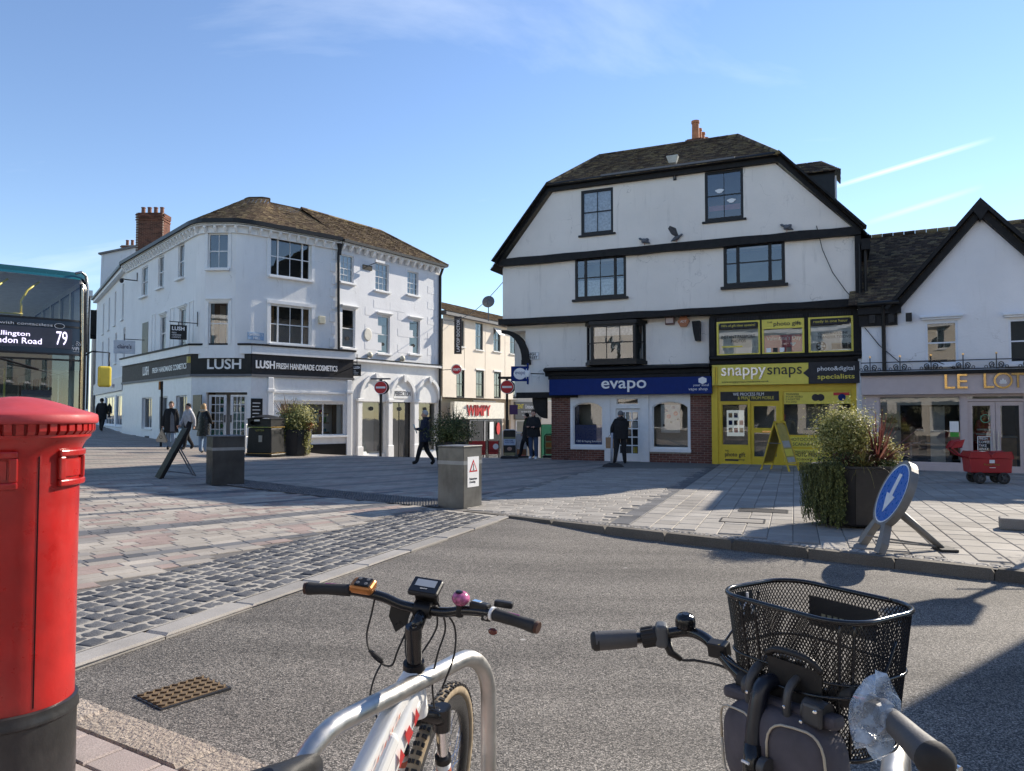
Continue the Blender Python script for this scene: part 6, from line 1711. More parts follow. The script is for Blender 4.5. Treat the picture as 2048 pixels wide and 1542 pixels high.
# ------------------------------------------------------------------ pillar box
PBX, PBY = -2.168, 3.25
pbx = thing('pillar_box', 'bright red cylindrical post box with black base at the left edge', 'post box', T(PBX, PBY, 0.0))
facing = math.atan2(-PBY, -PBX)
MB().lathe([(.25, 0), (.25, .31), (.259, .32), (.259, .335), (.254, .345), (.254, .37), (.245, .375), (.24, .375)], 64).build('base', mat('black_base_paint', (.018, .018, .019), .38, var=.25, bmp=.25, bscale=40, dirt=(.13, .12, .11), dirt_amt=.45), pbx, smooth=True, auto=35)
prof = [(.235, .37), (.24, .375)]
for i in range(13): prof.append((.24, .38 + i * .083))
prof += [(.24, 1.42), (.244, 1.445), (.252, 1.465), (.262, 1.485), (.276, 1.498), (.282, 1.505), (.282, 1.515)]
MB().lathe(prof, 72).build('body', REDP, pbx, smooth=True, auto=35)
b = MB()
n = 46
for i in range(n):
 a = 2*PI*i/n
 MB_ = RZ(a)
 b.prism([(.262, 0), (.283, .002), (.298, .018), (.298, .049), (.262, .049)], -.0135, .0135, MB_ @ T(0, 0, 1.514))
b.build('dentil_ring', REDP, pbx, smooth=False, kind='stuff')
MB().lathe([(.272, 1.512), (.280, 1.563)], 64).build('dentil_band', REDP, pbx, smooth=True)
cap = [(.25, 1.562), (.303, 1.562), (.308, 1.566), (.310, 1.575), (.308, 1.598), (.303, 1.604), (.28, 1.613)]
for i in range(1, 9):
 t = i/8; cap.append((.28*(1-t)+.001, 1.613+.068*math.sin(t*PI/2)**1.2))
MB().lathe(cap, 72).build('cap', REDTOP, pbx, smooth=True, auto=40)
ctr_px = facing
def arcplate(b, a0, a1, z0, z1, r0, r1, n=10):
 vs = []
 for i in range(n+1):
  a = a0 + (a1-a0)*i/n; c, s_ = math.cos(a), math.sin(a)
  vs += [(r0*c, r0*s_, z0), (r1*c, r1*s_, z0), (r1*c, r1*s_, z1), (r0*c, r0*s_, z1)]
 b.add(vs, [(4*i+k, 4*i+4+k, 4*i+4+(k+1) % 4, 4*i+(k+1) % 4) for i in range(n) for k in range(4)] + [(0,1,2,3), (4*n+3, 4*n+2, 4*n+1, 4*n)])
for a0_, a1_, lab in ((37, 84, 'notice_frame'), (-52, 1, 'notice_frame')):
 a0r, a1r = facing + R(a0_), facing + R(a1_); z0, z1 = 1.295, 1.475-.025
 b = MB(); e = R(7)
 arcplate(b, a0r, a1r, z0, z0+.028, .239, .262); arcplate(b, a0r, a1r, z1-.028, z1, .239, .262)
 arcplate(b, a0r, a0r+e, z0+.028, z1-.028, .239, .259, 3); arcplate(b, a1r-e, a1r, z0+.028, z1-.028, .239, .259, 3)
 o = b.build(lab, REDP, pbx, bevel=.006, seg=2)
 b = MB(); arcplate(b, a0r+e*1.3, a1r-e*1.3, z0+.04, z1-.04, .239, .247); b.build('notice_plate', REDP, o)
b = MB(); arcplate(b, facing+R(18.4), facing+R(19.5), .39, 1.43, .236, .2408, 2); b.build('door_seam', mat('seam_black', (.01, .005, .005), .8), pbx)
b = MB(); arcplate(b, facing+R(19.5), facing+R(21), .39, 1.43, .239, .2425, 2); b.build('door_edge', REDP, pbx)
# ------------------------------------------------------------------ double-decker bus
FB = Facade(-11.10, 14.38, -9.2, 16.0)
gz = .27
TEAL = mat('bus_teal', (.008, .06, .07), .22, var=.05, coat=.4)
TEALB = mat('bus_teal_bright', (.012, .10, .13), .22, var=.05, coat=.4)
BUSB = mat('bus_black', (.008, .009, .012), .14, var=.1, coat=.3)
bus = thing('double_decker_bus', 'dark teal double decker bus showing route 79 behind the pillar box', 'bus', FB.M @ T(0, 0, gz))
BW, BL = 2.5, 10.4
def bs(x, z):
 u = 2*x/BW-1
 y = .05*u*u + .42*max(0, abs(u)-.72)**2/.0784*.28
 y += .16*max(0, (z-2.6)/1.8) + .55*max(0, z-4.05)**2/.16*.35 + .25*max(0, .9-z)**2
 return (x, y, z)
def patch(x0, x1, z0, z1, off=0.0, nx=24, nz=8):
 b = MB(); vs = []
 for j in range(nz+1):
  for i in range(nx+1):
   p = bs(x0+(x1-x0)*i/nx, z0+(z1-z0)*j/nz); vs.append((p[0], p[1]-off, p[2]))
 b.add(vs, [(j*(nx+1)+i, j*(nx+1)+i+1, (j+1)*(nx+1)+i+1, (j+1)*(nx+1)+i) for j in range(nz) for i in range(nx)])
 return b
patch(.14, BW-.14, 3.36, 4.33).build('upper_windscreen', BUSGLASS, bus, smooth=True)
patch(.0, BW, 4.33, 4.47).build('roof_dome', TEAL, bus, smooth=True)
for x0, x1 in ((0, .14), (BW-.14, BW)): patch(x0, x1, 1.1, 4.33, 0, 5, 16).build('corner_pillar', BUSB, bus, smooth=True)
dp = patch(.14, BW-.14, 2.62, 3.36).build('destination_panel', BUSB, bus, smooth=True)
patch(.14, BW-.14, 1.12, 2.62).build('lower_windscreen', glass_mat('bus_windscreen', (.55, .78, .88), .10), bus, smooth=True)
patch(0, BW, .30, 1.12).build('front_panel', TEAL, bus, smooth=True)
for z in (3.36, 3.22, 2.62, 2.50): patch(.12, BW-.10, z-.02, z+.02, .012, 24, 1).build('trim_bar', BLACKP, bus, smooth=True)
patch(.1, BW-.1, 4.29, 4.35, .008, 24, 3).build('sun_band', TEALB, bus, smooth=True)
patch(.14, BW-.14, 2.28, 2.50, .004, 24, 2).build('sun_band', glass_mat('blue_band', (.05, .22, .3), .1), bus, smooth=True)
# destination display
bx_ = lambda q, w=660: FB.px(q, w)[0]
bz_ = lambda q, w: FB.px(q, w)[1] - gz
LED = screen_mat('led_white', (.78, .72, 1.0), 1.1)
b = MB(); b.box(.35, bx_(145), -.022, -.012, bz_(100, 696), bz_(100, 656)); b.build('display', mat('display_screen', (.05, .055, .08), .35), dp, T(0, .035, 0))
text('79', LED, dp, None, bx_(135)-bx_(113), bz_(124, 663)-bz_(124, 690), bx_(113), bz_(124, 690), y=-.0, name='led_digits')
text('Allington', LED, dp, None, .62, .12, bx_(60)-.62, bz_(40, 674), y=-.0, name='led_letters')
text('London Road', LED, dp, None, .95, .12, bx_(84)-.95, bz_(50, 687), y=-.0, name='led_letters')
text('Pay by card with contactless', WHITE_S, dp, None, 1.62, .075, bx_(105)-1.62, bz_(60, 652), y=-.0)
b = MB(); b.lathe([(.085, 0), (.095, 0)], 20, T(bx_(119), -.0, bz_(119, 652)) @ RX(PI/2) @ S(1, .6, 1)); b.build('contactless_mark', WHITE_S, dp)
text('WiFi', WHITE_S, dp, None, .17, .07, 2.17, 2.72, y=.05, bold=.02); text('Free', WHITE_S, dp, None, .06, .025, 2.17, 2.81, y=.05); text('Onboard', WHITE_S, dp, None, .12, .025, 2.22, 2.68, y=.05)
b = MB()
for q in range(3): b.tube([(2.27+.035*(q+1)*math.cos(w*.2+.2), .05, 2.81+.035*(q+1)*math.sin(w*.2+.2)) for w in range(7)], .006, 4)
b.build('wifi_mark', WHITE_S, dp)
# pillar trim, grab rails, wiper
b = MB(); pts = [bs(BW-.09, 1.2+i*.15) for i in range(21)]; b.tube([(p[0], p[1]-.02, p[2]) for p in pts], .028, 8); b.build('pillar_strip', mat('polished_strip', (.6, .5, .33), .2, .9), bus, smooth=True)
b = MB(); b.tube([(BW-.22, .26, 4.42), (BW-.1, .3, 4.47), (BW+.0, .36, 4.40), (BW+.03, .34, 4.15), (BW+.02, .3, 3.6), (BW+.02, .26, 2.7)], .03, 8); b.build('branch_deflector', mat('deflector_bar', (.25, .27, .28), .3, .8), bus, smooth=True)
YRAIL = mat('yellow_rail', (.62, .48, .05), .35)
for x0 in (.75, 1.32):
 b = MB(); b.tube([(x0, .45, 3.42), (x0, .48, 3.75), (x0+.12, .55, 4.0), (x0+.35, .7, 4.22)], .022, 8); b.build('grab_pole', YRAIL, bus, smooth=True)
MB().tube([(.2, .42, 3.46), (1.35, .42, 3.46)], .02, 8).build('grab_rail', YRAIL, bus, smooth=True)
for x0 in (.7, 1.1): MB().tube([(x0, .8, 1.0), (x0, .8, 2.45)], .02, 8).build('grab_pole', YRAIL, bus, smooth=True)
MB().tube([(.75, -.05, 2.52), (1.0, -.06, 2.46), (1.6, -.02, 2.28)], .02, 6).build('wiper', BLACKP, bus); MB().tube([(1.05, -.04, 2.38), (2.1, .05, 2.16)], .012, 6).build('wiper_blade', BLACKRB, bus)
# hull: sides with window openings, floor, roof, rear
wins_u = [(.7+i*1.35, 1.85+i*1.35, 3.25, 4.22) for i in range(7)]
wins_l = [(1.9+i*1.4, 3.1+i*1.4, 1.5, 2.35) for i in range(6)]
for nm, mx_ in (('left_side', Matrix(((0,0,0,0),(1,0,0,0),(0,0,1,0),(0,0,0,1)))), ('right_side', Matrix(((0,0,0,BW),(1,0,0,0),(0,0,1,0),(0,0,0,1))))):
 b = MB(); b.sheet(hole(.45, BL, .30, 4.40), [hole(*w) for w in wins_u+wins_l], 0)
 o = MB().add([mx_ @ Vector((p[0], 0, p[2])) for p in b.v], b.f).build('side_panel', TEAL, bus)
 ix = .035 if nm == 'left_side' else -.035
 MB().add([mx_ @ Vector((p[0], 0, p[2])) for p in b.v], b.f).build('lining', mat('bus_lining', (.5, .51, .5), .6), bus, T(ix, 0, 0))
 for w in wins_u+wins_l:
  MB().add([mx_ @ Vector(p) for p in ((w[0], 0, w[2]), (w[1], 0, w[2]), (w[1], 0, w[3]), (w[0], 0, w[3]))], [(0,1,2,3)]).build('window', BUSGLASS, bus)
  if w in wins_u: MB().add([mx_ @ Vector(p) for p in ((w[0], 0, w[3]-.22), (w[1], 0, w[3]-.22), (w[1], 0, w[3]-.17), (w[0], 0, w[3]-.17))], [(0,1,2,3)]).build('window_bar', BLACKP, bus, T(.003, 0, 0))
MB().box(.02, BW-.02, .62, BL, 4.41, 4.47).build('roof', TEAL, bus, bevel=.02); MB().box(.03, BW-.03, .6, BL, 4.34, 4.40).build('ceiling', mat('bus_ceiling', (.7, .7, .69), .6), bus)
MB().box(.03, BW-.03, .42, BL, 2.55, 2.75).build('upper_floor', mat('bus_floor', (.22, .23, .24), .7), bus); MB().box(.03, BW-.03, .5, BL, .32, .5).build('lower_floor', mat('bus_floor', (.22, .23, .24), .7), bus)
MB().box(0, BW, BL, BL+.06, .3, 4.46).build('rear_panel', TEAL, bus)
for i in range(5):
 for x0 in (.15, 1.45):
  b = MB(); b.box(x0, x0+.9, 1.3+i*1.1, 1.42+i*1.1, 2.76, 3.5); b.box(x0, x0+.9, .95+i*1.1, 1.42+i*1.1, 3.0, 3.12); b.build('seat', mat('seat_blue', (.09, .14, .24), .8), bus, bevel=.03)
MB().box(1.35, 2.4, .55, 1.0, .5, 1.25).build('dashboard', BLACKPL, bus, bevel=.05); MB().tube([(1.85+.2*math.cos(w*PI/8), 1.05+.07*math.sin(w*PI/8), 1.35+.19*math.sin(w*PI/8)) for w in range(17)], .016, 6).build('steering_wheel', BLACKPL, bus)
b = MB(); b.box(1.5, 2.1, 1.5, 1.65, .8, 1.9); b.build('driver_seat', mat('seat_blue', (.09, .14, .24), .8), bus, bevel=.05)
for x0 in (.33, BW-.33):
 hp = bs(x0, .88)
 o = MB().ell((0, 0, 0), (.24, .05, .2), 18, 8).build('headlight', mat('lamp_housing', (.25, .26, .28), .25, .3), bus, T(hp[0], hp[1]-.01, hp[2]), smooth=True)
 for dx, dz, c, e in ((.08, .05, (.9, .9, .85), 1.2), (-.08, -.06, (1.0, .75, .35), 1.2)):
  MB().ell((0, 0, 0), (.055, .03, .055), 12, 8).build('lamp', screen_mat('bus_lamp_%d' % int(dx*100+x0*10), c, e), o, T(dx if x0 > 1 else -dx, -.04, dz), smooth=True)
  # wing mirror
b = MB(); b.tube([(BW-.02, .25, 2.62), (BW+.1, .1, 2.72), (BW+.42, .0, 2.70), (BW+.42, -.02, 2.05)], .018, 6); mo = b.build('mirror_arm', BLACKP, bus, smooth=True)
MB().cbox((BW+.33, -.03, 2.17), (.27, .1, .46)).build('mirror', YRAIL, mo, bevel=.05, seg=3)
for x0 in (0.05, BW-.35):
 for y0 in (2.7, 8.4):
  b = MB(); b.lathe([(.02, 0), (.3, 0), (.48, .02), (.5, .08), (.5, .24), (.3, .26), (.02, .26)], 24, T(x0+.02, y0, .22+.0) @ RY(PI/2)); o = b.build('wheel', BLACKRB, bus, smooth=True, auto=40)
  # ------------------------------------------------------------------ street furniture
def ground_at(px, py):                    # where a foot at that pixel stands on the sloping ground
 d = ray(px, py); c = Vector((0, 0, CAMZ)); lo, hi = 1.0, 70.0
 for _ in range(60):
  m_ = (lo+hi)/2; p = c + d*(m_/d.y)
  if p.z > G(p.x, p.y): lo = m_
  else: hi = m_
 p = c + d*(hi/d.y); return Vector((p.x, p.y, G(p.x, p.y)))
 # steel blocks
DARKB = mat('dark_steel', (.05, .052, .056), .38, .6, var=.3, scale=3, dirt=(.12, .12, .12), dirt_amt=.4)
STRIPE = mat('reflective_stripe', (.25, .26, .27), .4, .3)
def steel_block(px_, py_, s_, h, ang, mt, label):       # its near corner stands at that pixel
 p = ground_at(px_, py_)
 t = thing('steel_bollard', label, 'bollard', T(p.x, p.y, p.z) @ RZ(ang), 'square steel blocks on the crossing')
 MB().box(0, s_, 0, s_, 0, h-.03).build('body', mt, t, bevel=.008, seg=1)
 MB().box(-.008, s_+.008, -.008, s_+.008, h-.03, h).build('top', BOLL if mt is BOLL else LEAD, t, bevel=.006, seg=1)
 MB().box(-.003, s_+.003, -.003, s_+.003, h*.70, h*.76).build('stripe', STRIPE, t)
 return t
b1 = steel_block(424, 972, .66, 1.06, R(33), DARKB, 'dark steel block standing next to the black easel board')
b2 = steel_block(927, 1019, .55, 1.07, R(58), BOLL, 'grey steel block with a pedestrian warning plate')
pl = MB().box(.03, .37, -.004, .0, 0, .52).build('warning_plate', WHITE_S, b2, T(.08, -.001, .36))
tri = lambda r, cx, cz: [(cx-r*.87, cz-r*.5), (cx+r*.87, cz-r*.5), (cx, cz+r)]
MB().prism(tri(.14, .2, .33), -.007, -.0045).build('red_triangle', REDS, pl); MB().prism(tri(.095, .2, .33), -.010, -.0075).build('white_triangle', WHITE_S, pl)
b = MB(); b.prism([(.18, .29), (.20, .33), (.22, .29), (.215, .285), (.2, .31), (.185, .285)], -.0125, -.0105); b.ell((.2, -.0115, .385), (.012, .001, .012), 8, 6); b.box(.193, .209, -.0125, -.0105, .325, .372); b.build('walking_figure', BLACKP, pl)
text('Pedestrians\nCrossing', BLACKP, pl, None, .22, .1, .09, .06, y=-.006, ext=.002)
# posts with no-entry discs
def no_entry(px_, py_base, y, px_c, py_c, rad_px, label, tilt=0.0):
 base = at(px_, py_base, y); c = at(px_c, py_c, y); r = rad_px*y/FPX
 g = G(c.x, y)
 t = thing('no_entry_sign', label, 'road sign', T(c.x, y, g), 'no entry signs on dark posts')
 h = c.z - g
 MB().tube([(0, .06, -.1), (0, .06, h+r+.12)], .055, 10).build('post', BLACKP, t, smooth=True, auto=50)
 o = MB().lathe([(.001, 0), (r*.97, 0), (r, .012), (r, .03), (.001, .03)], 32, T(0, 0, h) @ RX(PI/2) @ T(0, 0, -.0)).build('disc', REDS, t)
 MB().lathe([(r*.93, .032), (r, .032)], 32, T(0, 0, h) @ RX(PI/2)).build('rim', WHITE_S, o)
 MB().box(-r*.72, r*.72, -.036, -.031, h-r*.15, h+r*.15).build('bar', WHITE_S, o)
 MB().lathe([(.001, -.05), (r*1.0, -.05), (r*1.03, -.12), (.001, -.12)], 24, T(.06, .0, h) @ RX(PI/2)).build('back_box', BLACKP, t)
 return t, h, r
t, h, r = no_entry(764, 912, 30.0, 761.5, 775, 13, 'no entry sign on a dark post before the arched shop windows')
MB().box(-.4, .4, -.05, .05, h+r+.06, h+r+.12).build('lamp_bar', LEAD, t)
t, h, r = no_entry(1014, 915, 31.0, 1014, 774, 13.5, 'no entry sign on a dark post beside the advertising boards')
MB().box(-.38, .3, -.12, .1, h+r+.05, h+r+.15).build('lamp_bar', BLACKP, t); MB().box(.1, .45, .02, .05, h-1.15, h-.75).build('purple_notice', mat('purple_board', (.08, .03, .12), .5), t)
pp = at(324, 765, 28.3); gg = G(pp.x, 28.3)
t = thing('sign_post', 'slim black post with small orange plate before the corner shop', 'post', T(pp.x, 28.3, gg))
MB().tube([(0, 0, -.05), (0, 0, pp.z-gg+.05)], .045, 10).build('post', BLACKP, t, smooth=True, auto=50); MB().box(-.1, -.045, -.06, .06, pp.z-gg-.28, pp.z-gg+.04).build('plate', mat('orange_plate', (.35, .14, .03), .5), t)
# litter bin
p = ground_at(533, 905); p.y = 25.5; p.x = (533-1024)/FPX*25.5; gb_ = G(p.x, p.y)
sc = 25.5/FPX
t = thing('litter_bin', 'large black litter bin with domed lid beside the corner shop planter', 'litter bin', T(p.x, p.y, gb_) @ RZ(R(-18)))
b = MB(); prof_ = [(.60, .0), (.60, .9), (.57, 1.0)]
b.box(-.52, .52, -.42, .42, 0, .1); b.build('base', BLACKP, t, bevel=.03)
vs = [(-.50,-.40,.1),(.50,-.40,.1),(.50,.40,.1),(-.50,.40,.1),(-.46,-.37,.98),(.46,-.37,.98),(.46,.37,.98),(-.46,.37,.98)]
MB().add(vs, [(0,3,2,1),(4,5,6,7),(0,1,5,4),(1,2,6,5),(2,3,7,6),(3,0,4,7)]).build('body', BLACKPL, t, bevel=.05, seg=3)
MB().box(-.485, .485, -.395, .395, .985, 1.01).build('gold_line', GOLD, t); MB().box(-.515, .515, -.415, .415, .10, .118).build('gold_line', GOLD, t)
hd = MB().sheet([(-.46, 1.01), (.46, 1.01), (.46, 1.28), (-.46, 1.28)], [[(-.16+.22*math.cos(w), 1.14+.09*math.sin(w)) for w in [2*PI*k/16 for k in range(16)]], ], -.38, .1).build('hood', BLACKPL, t)
MB().box(-.46, .46, -.25, .38, 1.01, 1.28).build('hood_back', mat('bin_dark', (.005, .005, .005), .8), t)
for sg in (-1, 1): MB().box(sg*.465-.006, sg*.465+.006, -.38, .38, 1.01, 1.28).build('hood_side', BLACKPL, t)
b = MB(); vs = []
for j in range(7):
 for i in range(13):
  x, y = -.5+i/12, -.42+.84*j/6; vs.append((x, y, 1.28+.14*(1-(x/.5)**2)*(1-.6*(y/.42)**2)))
b.add(vs, [(j*13+i, j*13+i+1, (j+1)*13+i+1, (j+1)*13+i) for j in range(6) for i in range(12)]); b.box(-.5, .5, -.42, .42, 1.262, 1.281); b.build('lid', BLACKPL, t, smooth=True, auto=45)
MB().box(-.2, .02, -.386, -.381, 1.2, 1.27).build('label', WHITE_S, t); MB().box(.0, .14, -.405, -.395, .5, .72).build('emblem', mat('emblem_grey', (.35, .34, .3), .5), t)
text('LITTER', GOLD, t, None, .34, .06, -.12, .86, y=-.40)
# white rail by the corner door
p = at(491, 882, 27.2); g_ = G(p.x, p.y)
t = thing('white_rail', 'low white handrail beside the corner shop door', 'rail', T(p.x, p.y, g_))
b = MB(); b.tube([(-.0, 0, 0), (0, 0, 1.02)], .03, 8); b.build('post', PAINTW, t); MB().tube([(0, .9, .15), (0, .9, 1.1)], .03, 8).build('post', PAINTW, t)
MB().tube([(0, 0, 1.0), (0.25, .9, 1.08)], .025, 8).build('handrail', PAINTW, t); MB().tube([(0, 0, .55), (0.2, .9, .62)], .02, 8).build('handrail', PAINTW, t)
# black easel board, seen from behind
p = ground_at(318, 958)
t = thing('easel_board', 'leaning black pavement board on a strut left of the dark block', 'sign board', T(p.x, p.y, p.z) @ RZ(R(35)))
ln = 1.28
bd = MB().box(0, .05, 0, .58, 0, ln).build('board', BLACKT, t, RY(R(27)), bevel=.008, seg=1)
for y0, y1, z0, z1 in ((.03, .10, .05, ln-.05), (.48, .55, .05, ln-.05)): MB().box(.052, .085, y0, y1, z0, z1).build('batten', BLACKT, bd)
MB().box(.052, .08, .101, .479, .42, .48).build('batten', BLACKT, bd)
for y0 in (.12, .44): MB().tube([(.40, y0, .78), (.80, y0, .02)], .016, 6).build('strut', LEAD, t)
MB().tube([(.17, .28, .16), (.80, .28, .05)], .01, 6).build('stay', LEAD, t); MB().tube([(.78, .1, .03), (.82, .55, .03)], .012, 6).build('foot_bar', LEAD, t)
# A-boards by the burger restaurant
def a_board(px_, py_, y, w, h, label, panels, frame=mat('frame_silver', (.55, .55, .56), .35, .6), ang=0.0):
 p = at(px_, py_, y); g_ = G(p.x, p.y)
 t = thing('pavement_board', label, 'sign board', T(p.x, p.y, g_) @ RZ(ang), 'pavement boards outside the restaurant')
 MB().box(-w/2-.08, w/2+.08, -.2, .25, 0, .09).build('base', BLACKRB, t, bevel=.03)
 b = MB(); b.tube([(-w/2, 0, .09), (-w/2, 0, h-.06), (-w/2+.06, 0, h), (w/2-.06, 0, h), (w/2, 0, h-.06), (w/2, 0, .09)], .022, 8); b.build('frame', frame, t, smooth=True)
 for z0, z1, m_ in panels: MB().box(-w/2+.03, w/2-.03, -.006, .006, z0*h, z1*h).build('panel', m_, t)
 return t
t = a_board(1019, 917, 27.4, .50, 1.05, 'pavement board with black top and pale notice near the no entry post', [(.10, .2, mat('olive', (.22, .2, .1), .6)), (.2, .46, BLACKP), (.46, .68, mat('pale_blue_notice', (.42, .5, .62), .5)), (.68, .75, mat('olive', (.22, .2, .1), .6)), (.75, .98, BLACKP)])
text('WELCOME\nNOW OPEN', BLUEF, t, None, .34, .12, -.17, .56, y=-.01); MB().ell((0, -.008, .35), (.09, .003, .07), 12, 8).build('printed_face', mat('print_skin', (.4, .25, .2), .6), t)
t = a_board(1042, 914, 29.0, .46, 1.0, 'pale rounded pavement board with burger picture behind the black board', [(.12, .35, mat('burger_brown', (.3, .13, .06), .6)), (.35, .95, mat('pale_poster', (.5, .48, .48), .5))], frame=WHITE_S)
t = a_board(1098, 914, 28.4, .32, .9, 'narrow poster board with food pictures against the brick pier', [(.15, .4, mat('burger_brown', (.3, .13, .06), .6)), (.42, .66, mat('food_orange', (.45, .2, .05), .6)), (.68, .95, mat('burger_brown', (.3, .13, .06), .6))], frame=BLACKP)
# red cafe barriers
for k, (x0, x1, yy, lab) in enumerate(((936, 972, 32.0, 'plain red canvas barrier outside the burger restaurant'), (976, 998, 31.0, 'red canvas barrier with white motif beside the silver framed board'), (1040, 1052, 33.0, 'short red and white canvas barrier behind the pavement boards'))):
 a, b_ = at(x0, 900, yy), at(x1, 900, yy); g_ = G(a.x, yy); zt = at(x0, 882, yy).z
 t = thing('cafe_barrier', lab, 'barrier', T(a.x, yy, g_), 'red cafe barriers')
 wd_ = b_.x-a.x
 MB().box(0.03, wd_-.03, -.01, .01, .22, zt-g_).build('banner', mat('banner_red', (.45, .03, .025), .7), t)
 for x in (0, wd_): MB().tube([(x, 0, 0), (x, 0, zt-g_+.03)], .025, 8).build('post', BLACKP, t)
 MB().box(.05, wd_-.05, -.02, -.011, .3, .42).build('stripe', mat('dark_red', (.25, .015, .015), .7), t)
 if k: MB().lathe([(.001, 0), (.12, 0)], 14, T(wd_*.7, -.012, (zt-g_)*.7) @ RX(PI/2)).build('motif', WHITE_S, t)
 # weighted stand with a strap at the vape shop door
p = ground_at(1226, 934)
t = thing('banner_stand', 'grey upright stand on a black rubber foot before the vape shop door', 'stand', T(p.x, p.y, p.z))
b = MB(); b.lathe([(.001, .13), (.12, .13), (.28, .08), (.33, .02), (.33, 0)], 10, S(1, .6, 1)); b.build('foot', BLACKRB, t)
MB().tube([(-.05, 0, .1), (-.02, .02, 1.05)], .035, 8).build('pole', mat('pole_grey', (.33, .35, .4), .5), t, smooth=True); MB().tube([(.03, 0, .1), (.05, .02, 1.05)], .02, 8).build('pole', BLACKP, t, smooth=True)
# yellow A-frame by the photo shop
p = ground_at(1560, 942)
t = thing('folding_board', 'yellow wooden folding board standing open before the photo shop', 'sign board', T(p.x, p.y, p.z) @ RZ(R(-48)))
YW = mat('yellow_wood', (.62, .42, .03), .5, var=.2)
H_ = 1.42
for sg in (-1, 1):
 M2 = T(0, 0, H_) @ RY(-sg*R(17))
 fr_ = MB()
 for y0 in (-.3, .26): fr_.box(-.02, .02, y0, y0+.04, -H_/math.cos(R(17))+.0, 0)
 fr_.box(-.02, .02, -.26, .26, -.06, 0); fr_.box(-.02, .02, -.26, .26, -1.25, -1.21)
 f_ = fr_.build('frame', YW, t, M2)
 pts = [(-.26, -1.21), (.26, -1.21), (.26, -.25)] + [(.26*math.cos(w*PI/10), -.25+.22*math.sin(w*PI/10)) for w in range(1, 10)] + [(-.26, -.25)]
 b = MB(); b.prism(pts, -.008, .008, RZ(PI/2)); b.build('panel', mat('board_olive', (.30, .21, .03), .5) if sg < 0 else mat('board_poster', (.42, .32, .08), .5), f_)
 if sg > 0:
  for z0, m_ in ((-.62, PALEROOM), (-.86, YELLOWB), (-1.1, PALEROOM)): MB().box(.009, .012, -.2, .2, z0-.16, z0+.04).build('poster', m_, f_)
MB().tube([(-.2, -.3, H_-.62), (.2, -.3, H_-.62)], .01, 6).build('stay', LEAD, t)
# red postal trolley
p = onz(1975, 968); T_ = T(p.x, p.y, .018) @ RZ(R(-12)) @ S(.80, .80, .84)
t = thing('postal_trolley', 'red twin-lidded delivery trolley with black wheels outside the cafe', 'trolley', T_)
RT = mat('trolley_red', (.42, .025, .03), .45, var=.1, scale=3, dirt=(.25, .05, .05), dirt_amt=.3)
b = MB(); vs = [(-.53,-.29,.30),(.53,-.29,.30),(.53,.29,.30),(-.53,.29,.30),(-.56,-.3,.70),(.56,-.3,.70),(.56,.3,.70),(-.56,.3,.70)]
b.add(vs, [(0,3,2,1),(4,5,6,7),(0,1,5,4),(1,2,6,5),(2,3,7,6),(3,0,4,7)]); tub = b.build('tub', RT, t, bevel=.03, seg=3)
for x0, x1 in ((-.57, -.005), (.005, .57)):
 b = MB(); b.prism([(x0, .705), (x1, .705), (x1, .76), (x1-.1*(1 if x0 < 0 else .5), .87), (x0+.1*(1 if x0 > 0 else .5), .87), (x0, .78)], -.31, .31); b.build('lid', RT, t, bevel=.02)
MB().box(-.44, .44, -.23, .23, .22, .295).build('chassis', BLACKP, t)
for x0 in (-.30, .32):
 for y0 in (-.30, .24):
  b = MB(); b.lathe([(.09, -.01), (.11, -.02), (.14, -.02), (.16, -.005), (.16, .035), (.14, .05), (.11, .05), (.09, .04)], 24, T(x0, y0+.04, .16) @ RX(PI/2)); w_ = b.build('wheel', BLACKRB, t, smooth=True, auto=40)
  b = MB(); b.lathe([(.001, .0), (.04, .0), (.09, .03)], 12, T(x0, y0+.04, .16) @ RX(PI/2))
  for q in range(6): b.tube([(x0, y0, .16), (x0+.10*math.cos(q*PI/3), y0, .16+.10*math.sin(q*PI/3))], .012, 5)
  b.build('hub', mat('hub_grey', (.12, .12, .12), .4, .5), w_)
MB().tube([(-.52, -.25, .68), (-.8, -.2, .80), (-1.0, -.2, .98), (-.92, -.2, 1.12), (-.72, -.2, 1.18)], .018, 8).build('handle', RT, t, smooth=True)
MB().tube([(-.52, .25, .68), (-.8, .2, .80), (-1.0, .2, .98), (-.92, .2, 1.12), (-.72, .2, 1.18)], .018, 8).build('handle', RT, t, smooth=True)
MB().prism([(-.98, .98), (-.72, .99), (-.66, 1.19), (-.86, 1.16)], -.2, .2).build('handle_pouch', RT, t, bevel=.02)
MB().box(-.05, .08, -.325, -.30, .57, .66).build('emblem', WHITE_S, tub); text('Royal Mail', GOLD, tub, None, .4, .07, -.19, .49, y=-.30); MB().box(-.05, .1, -.318, -.29, .44, .455).build('emblem', WHITE_S, tub)
# blue arrow sign on a plastic stand
p0, p1 = onz(1762, 1108, .02), onz(1722, 1086, .02)
ax = (p1-p0); ang = math.atan2(ax.y, ax.x)
t = thing('keep_left_sign', 'leaning round blue sign with white arrow on grey stand by the kerb', 'road sign', T(p0.x, p0.y, .02) @ RZ(ang))
wd_ = ax.length
LEAN = R(24)
PM = RX(LEAN)                        # plate leans away from the viewer's left
c_, r_ = (wd_/2, .70), .36
TH = .07
b = MB()
ring = [(c_[0]+(r_+.06)*math.cos(a), c_[1]+(r_+.06)*math.sin(a)) for a in [R(-60)+R(300)*k/28 for k in range(29)]]
out_ = [(-.02, 0), (.12, 0), (.20, .22), (c_[0]-.1, .30), (c_[0]+.1, .30), (wd_-.20, .22), (wd_-.12, 0), (wd_+.02, 0)]
full = out_ + [(wd_+.0, .12)] + ring + [(.0, .12)]
b.prism(full, -TH/2, TH/2, PM)
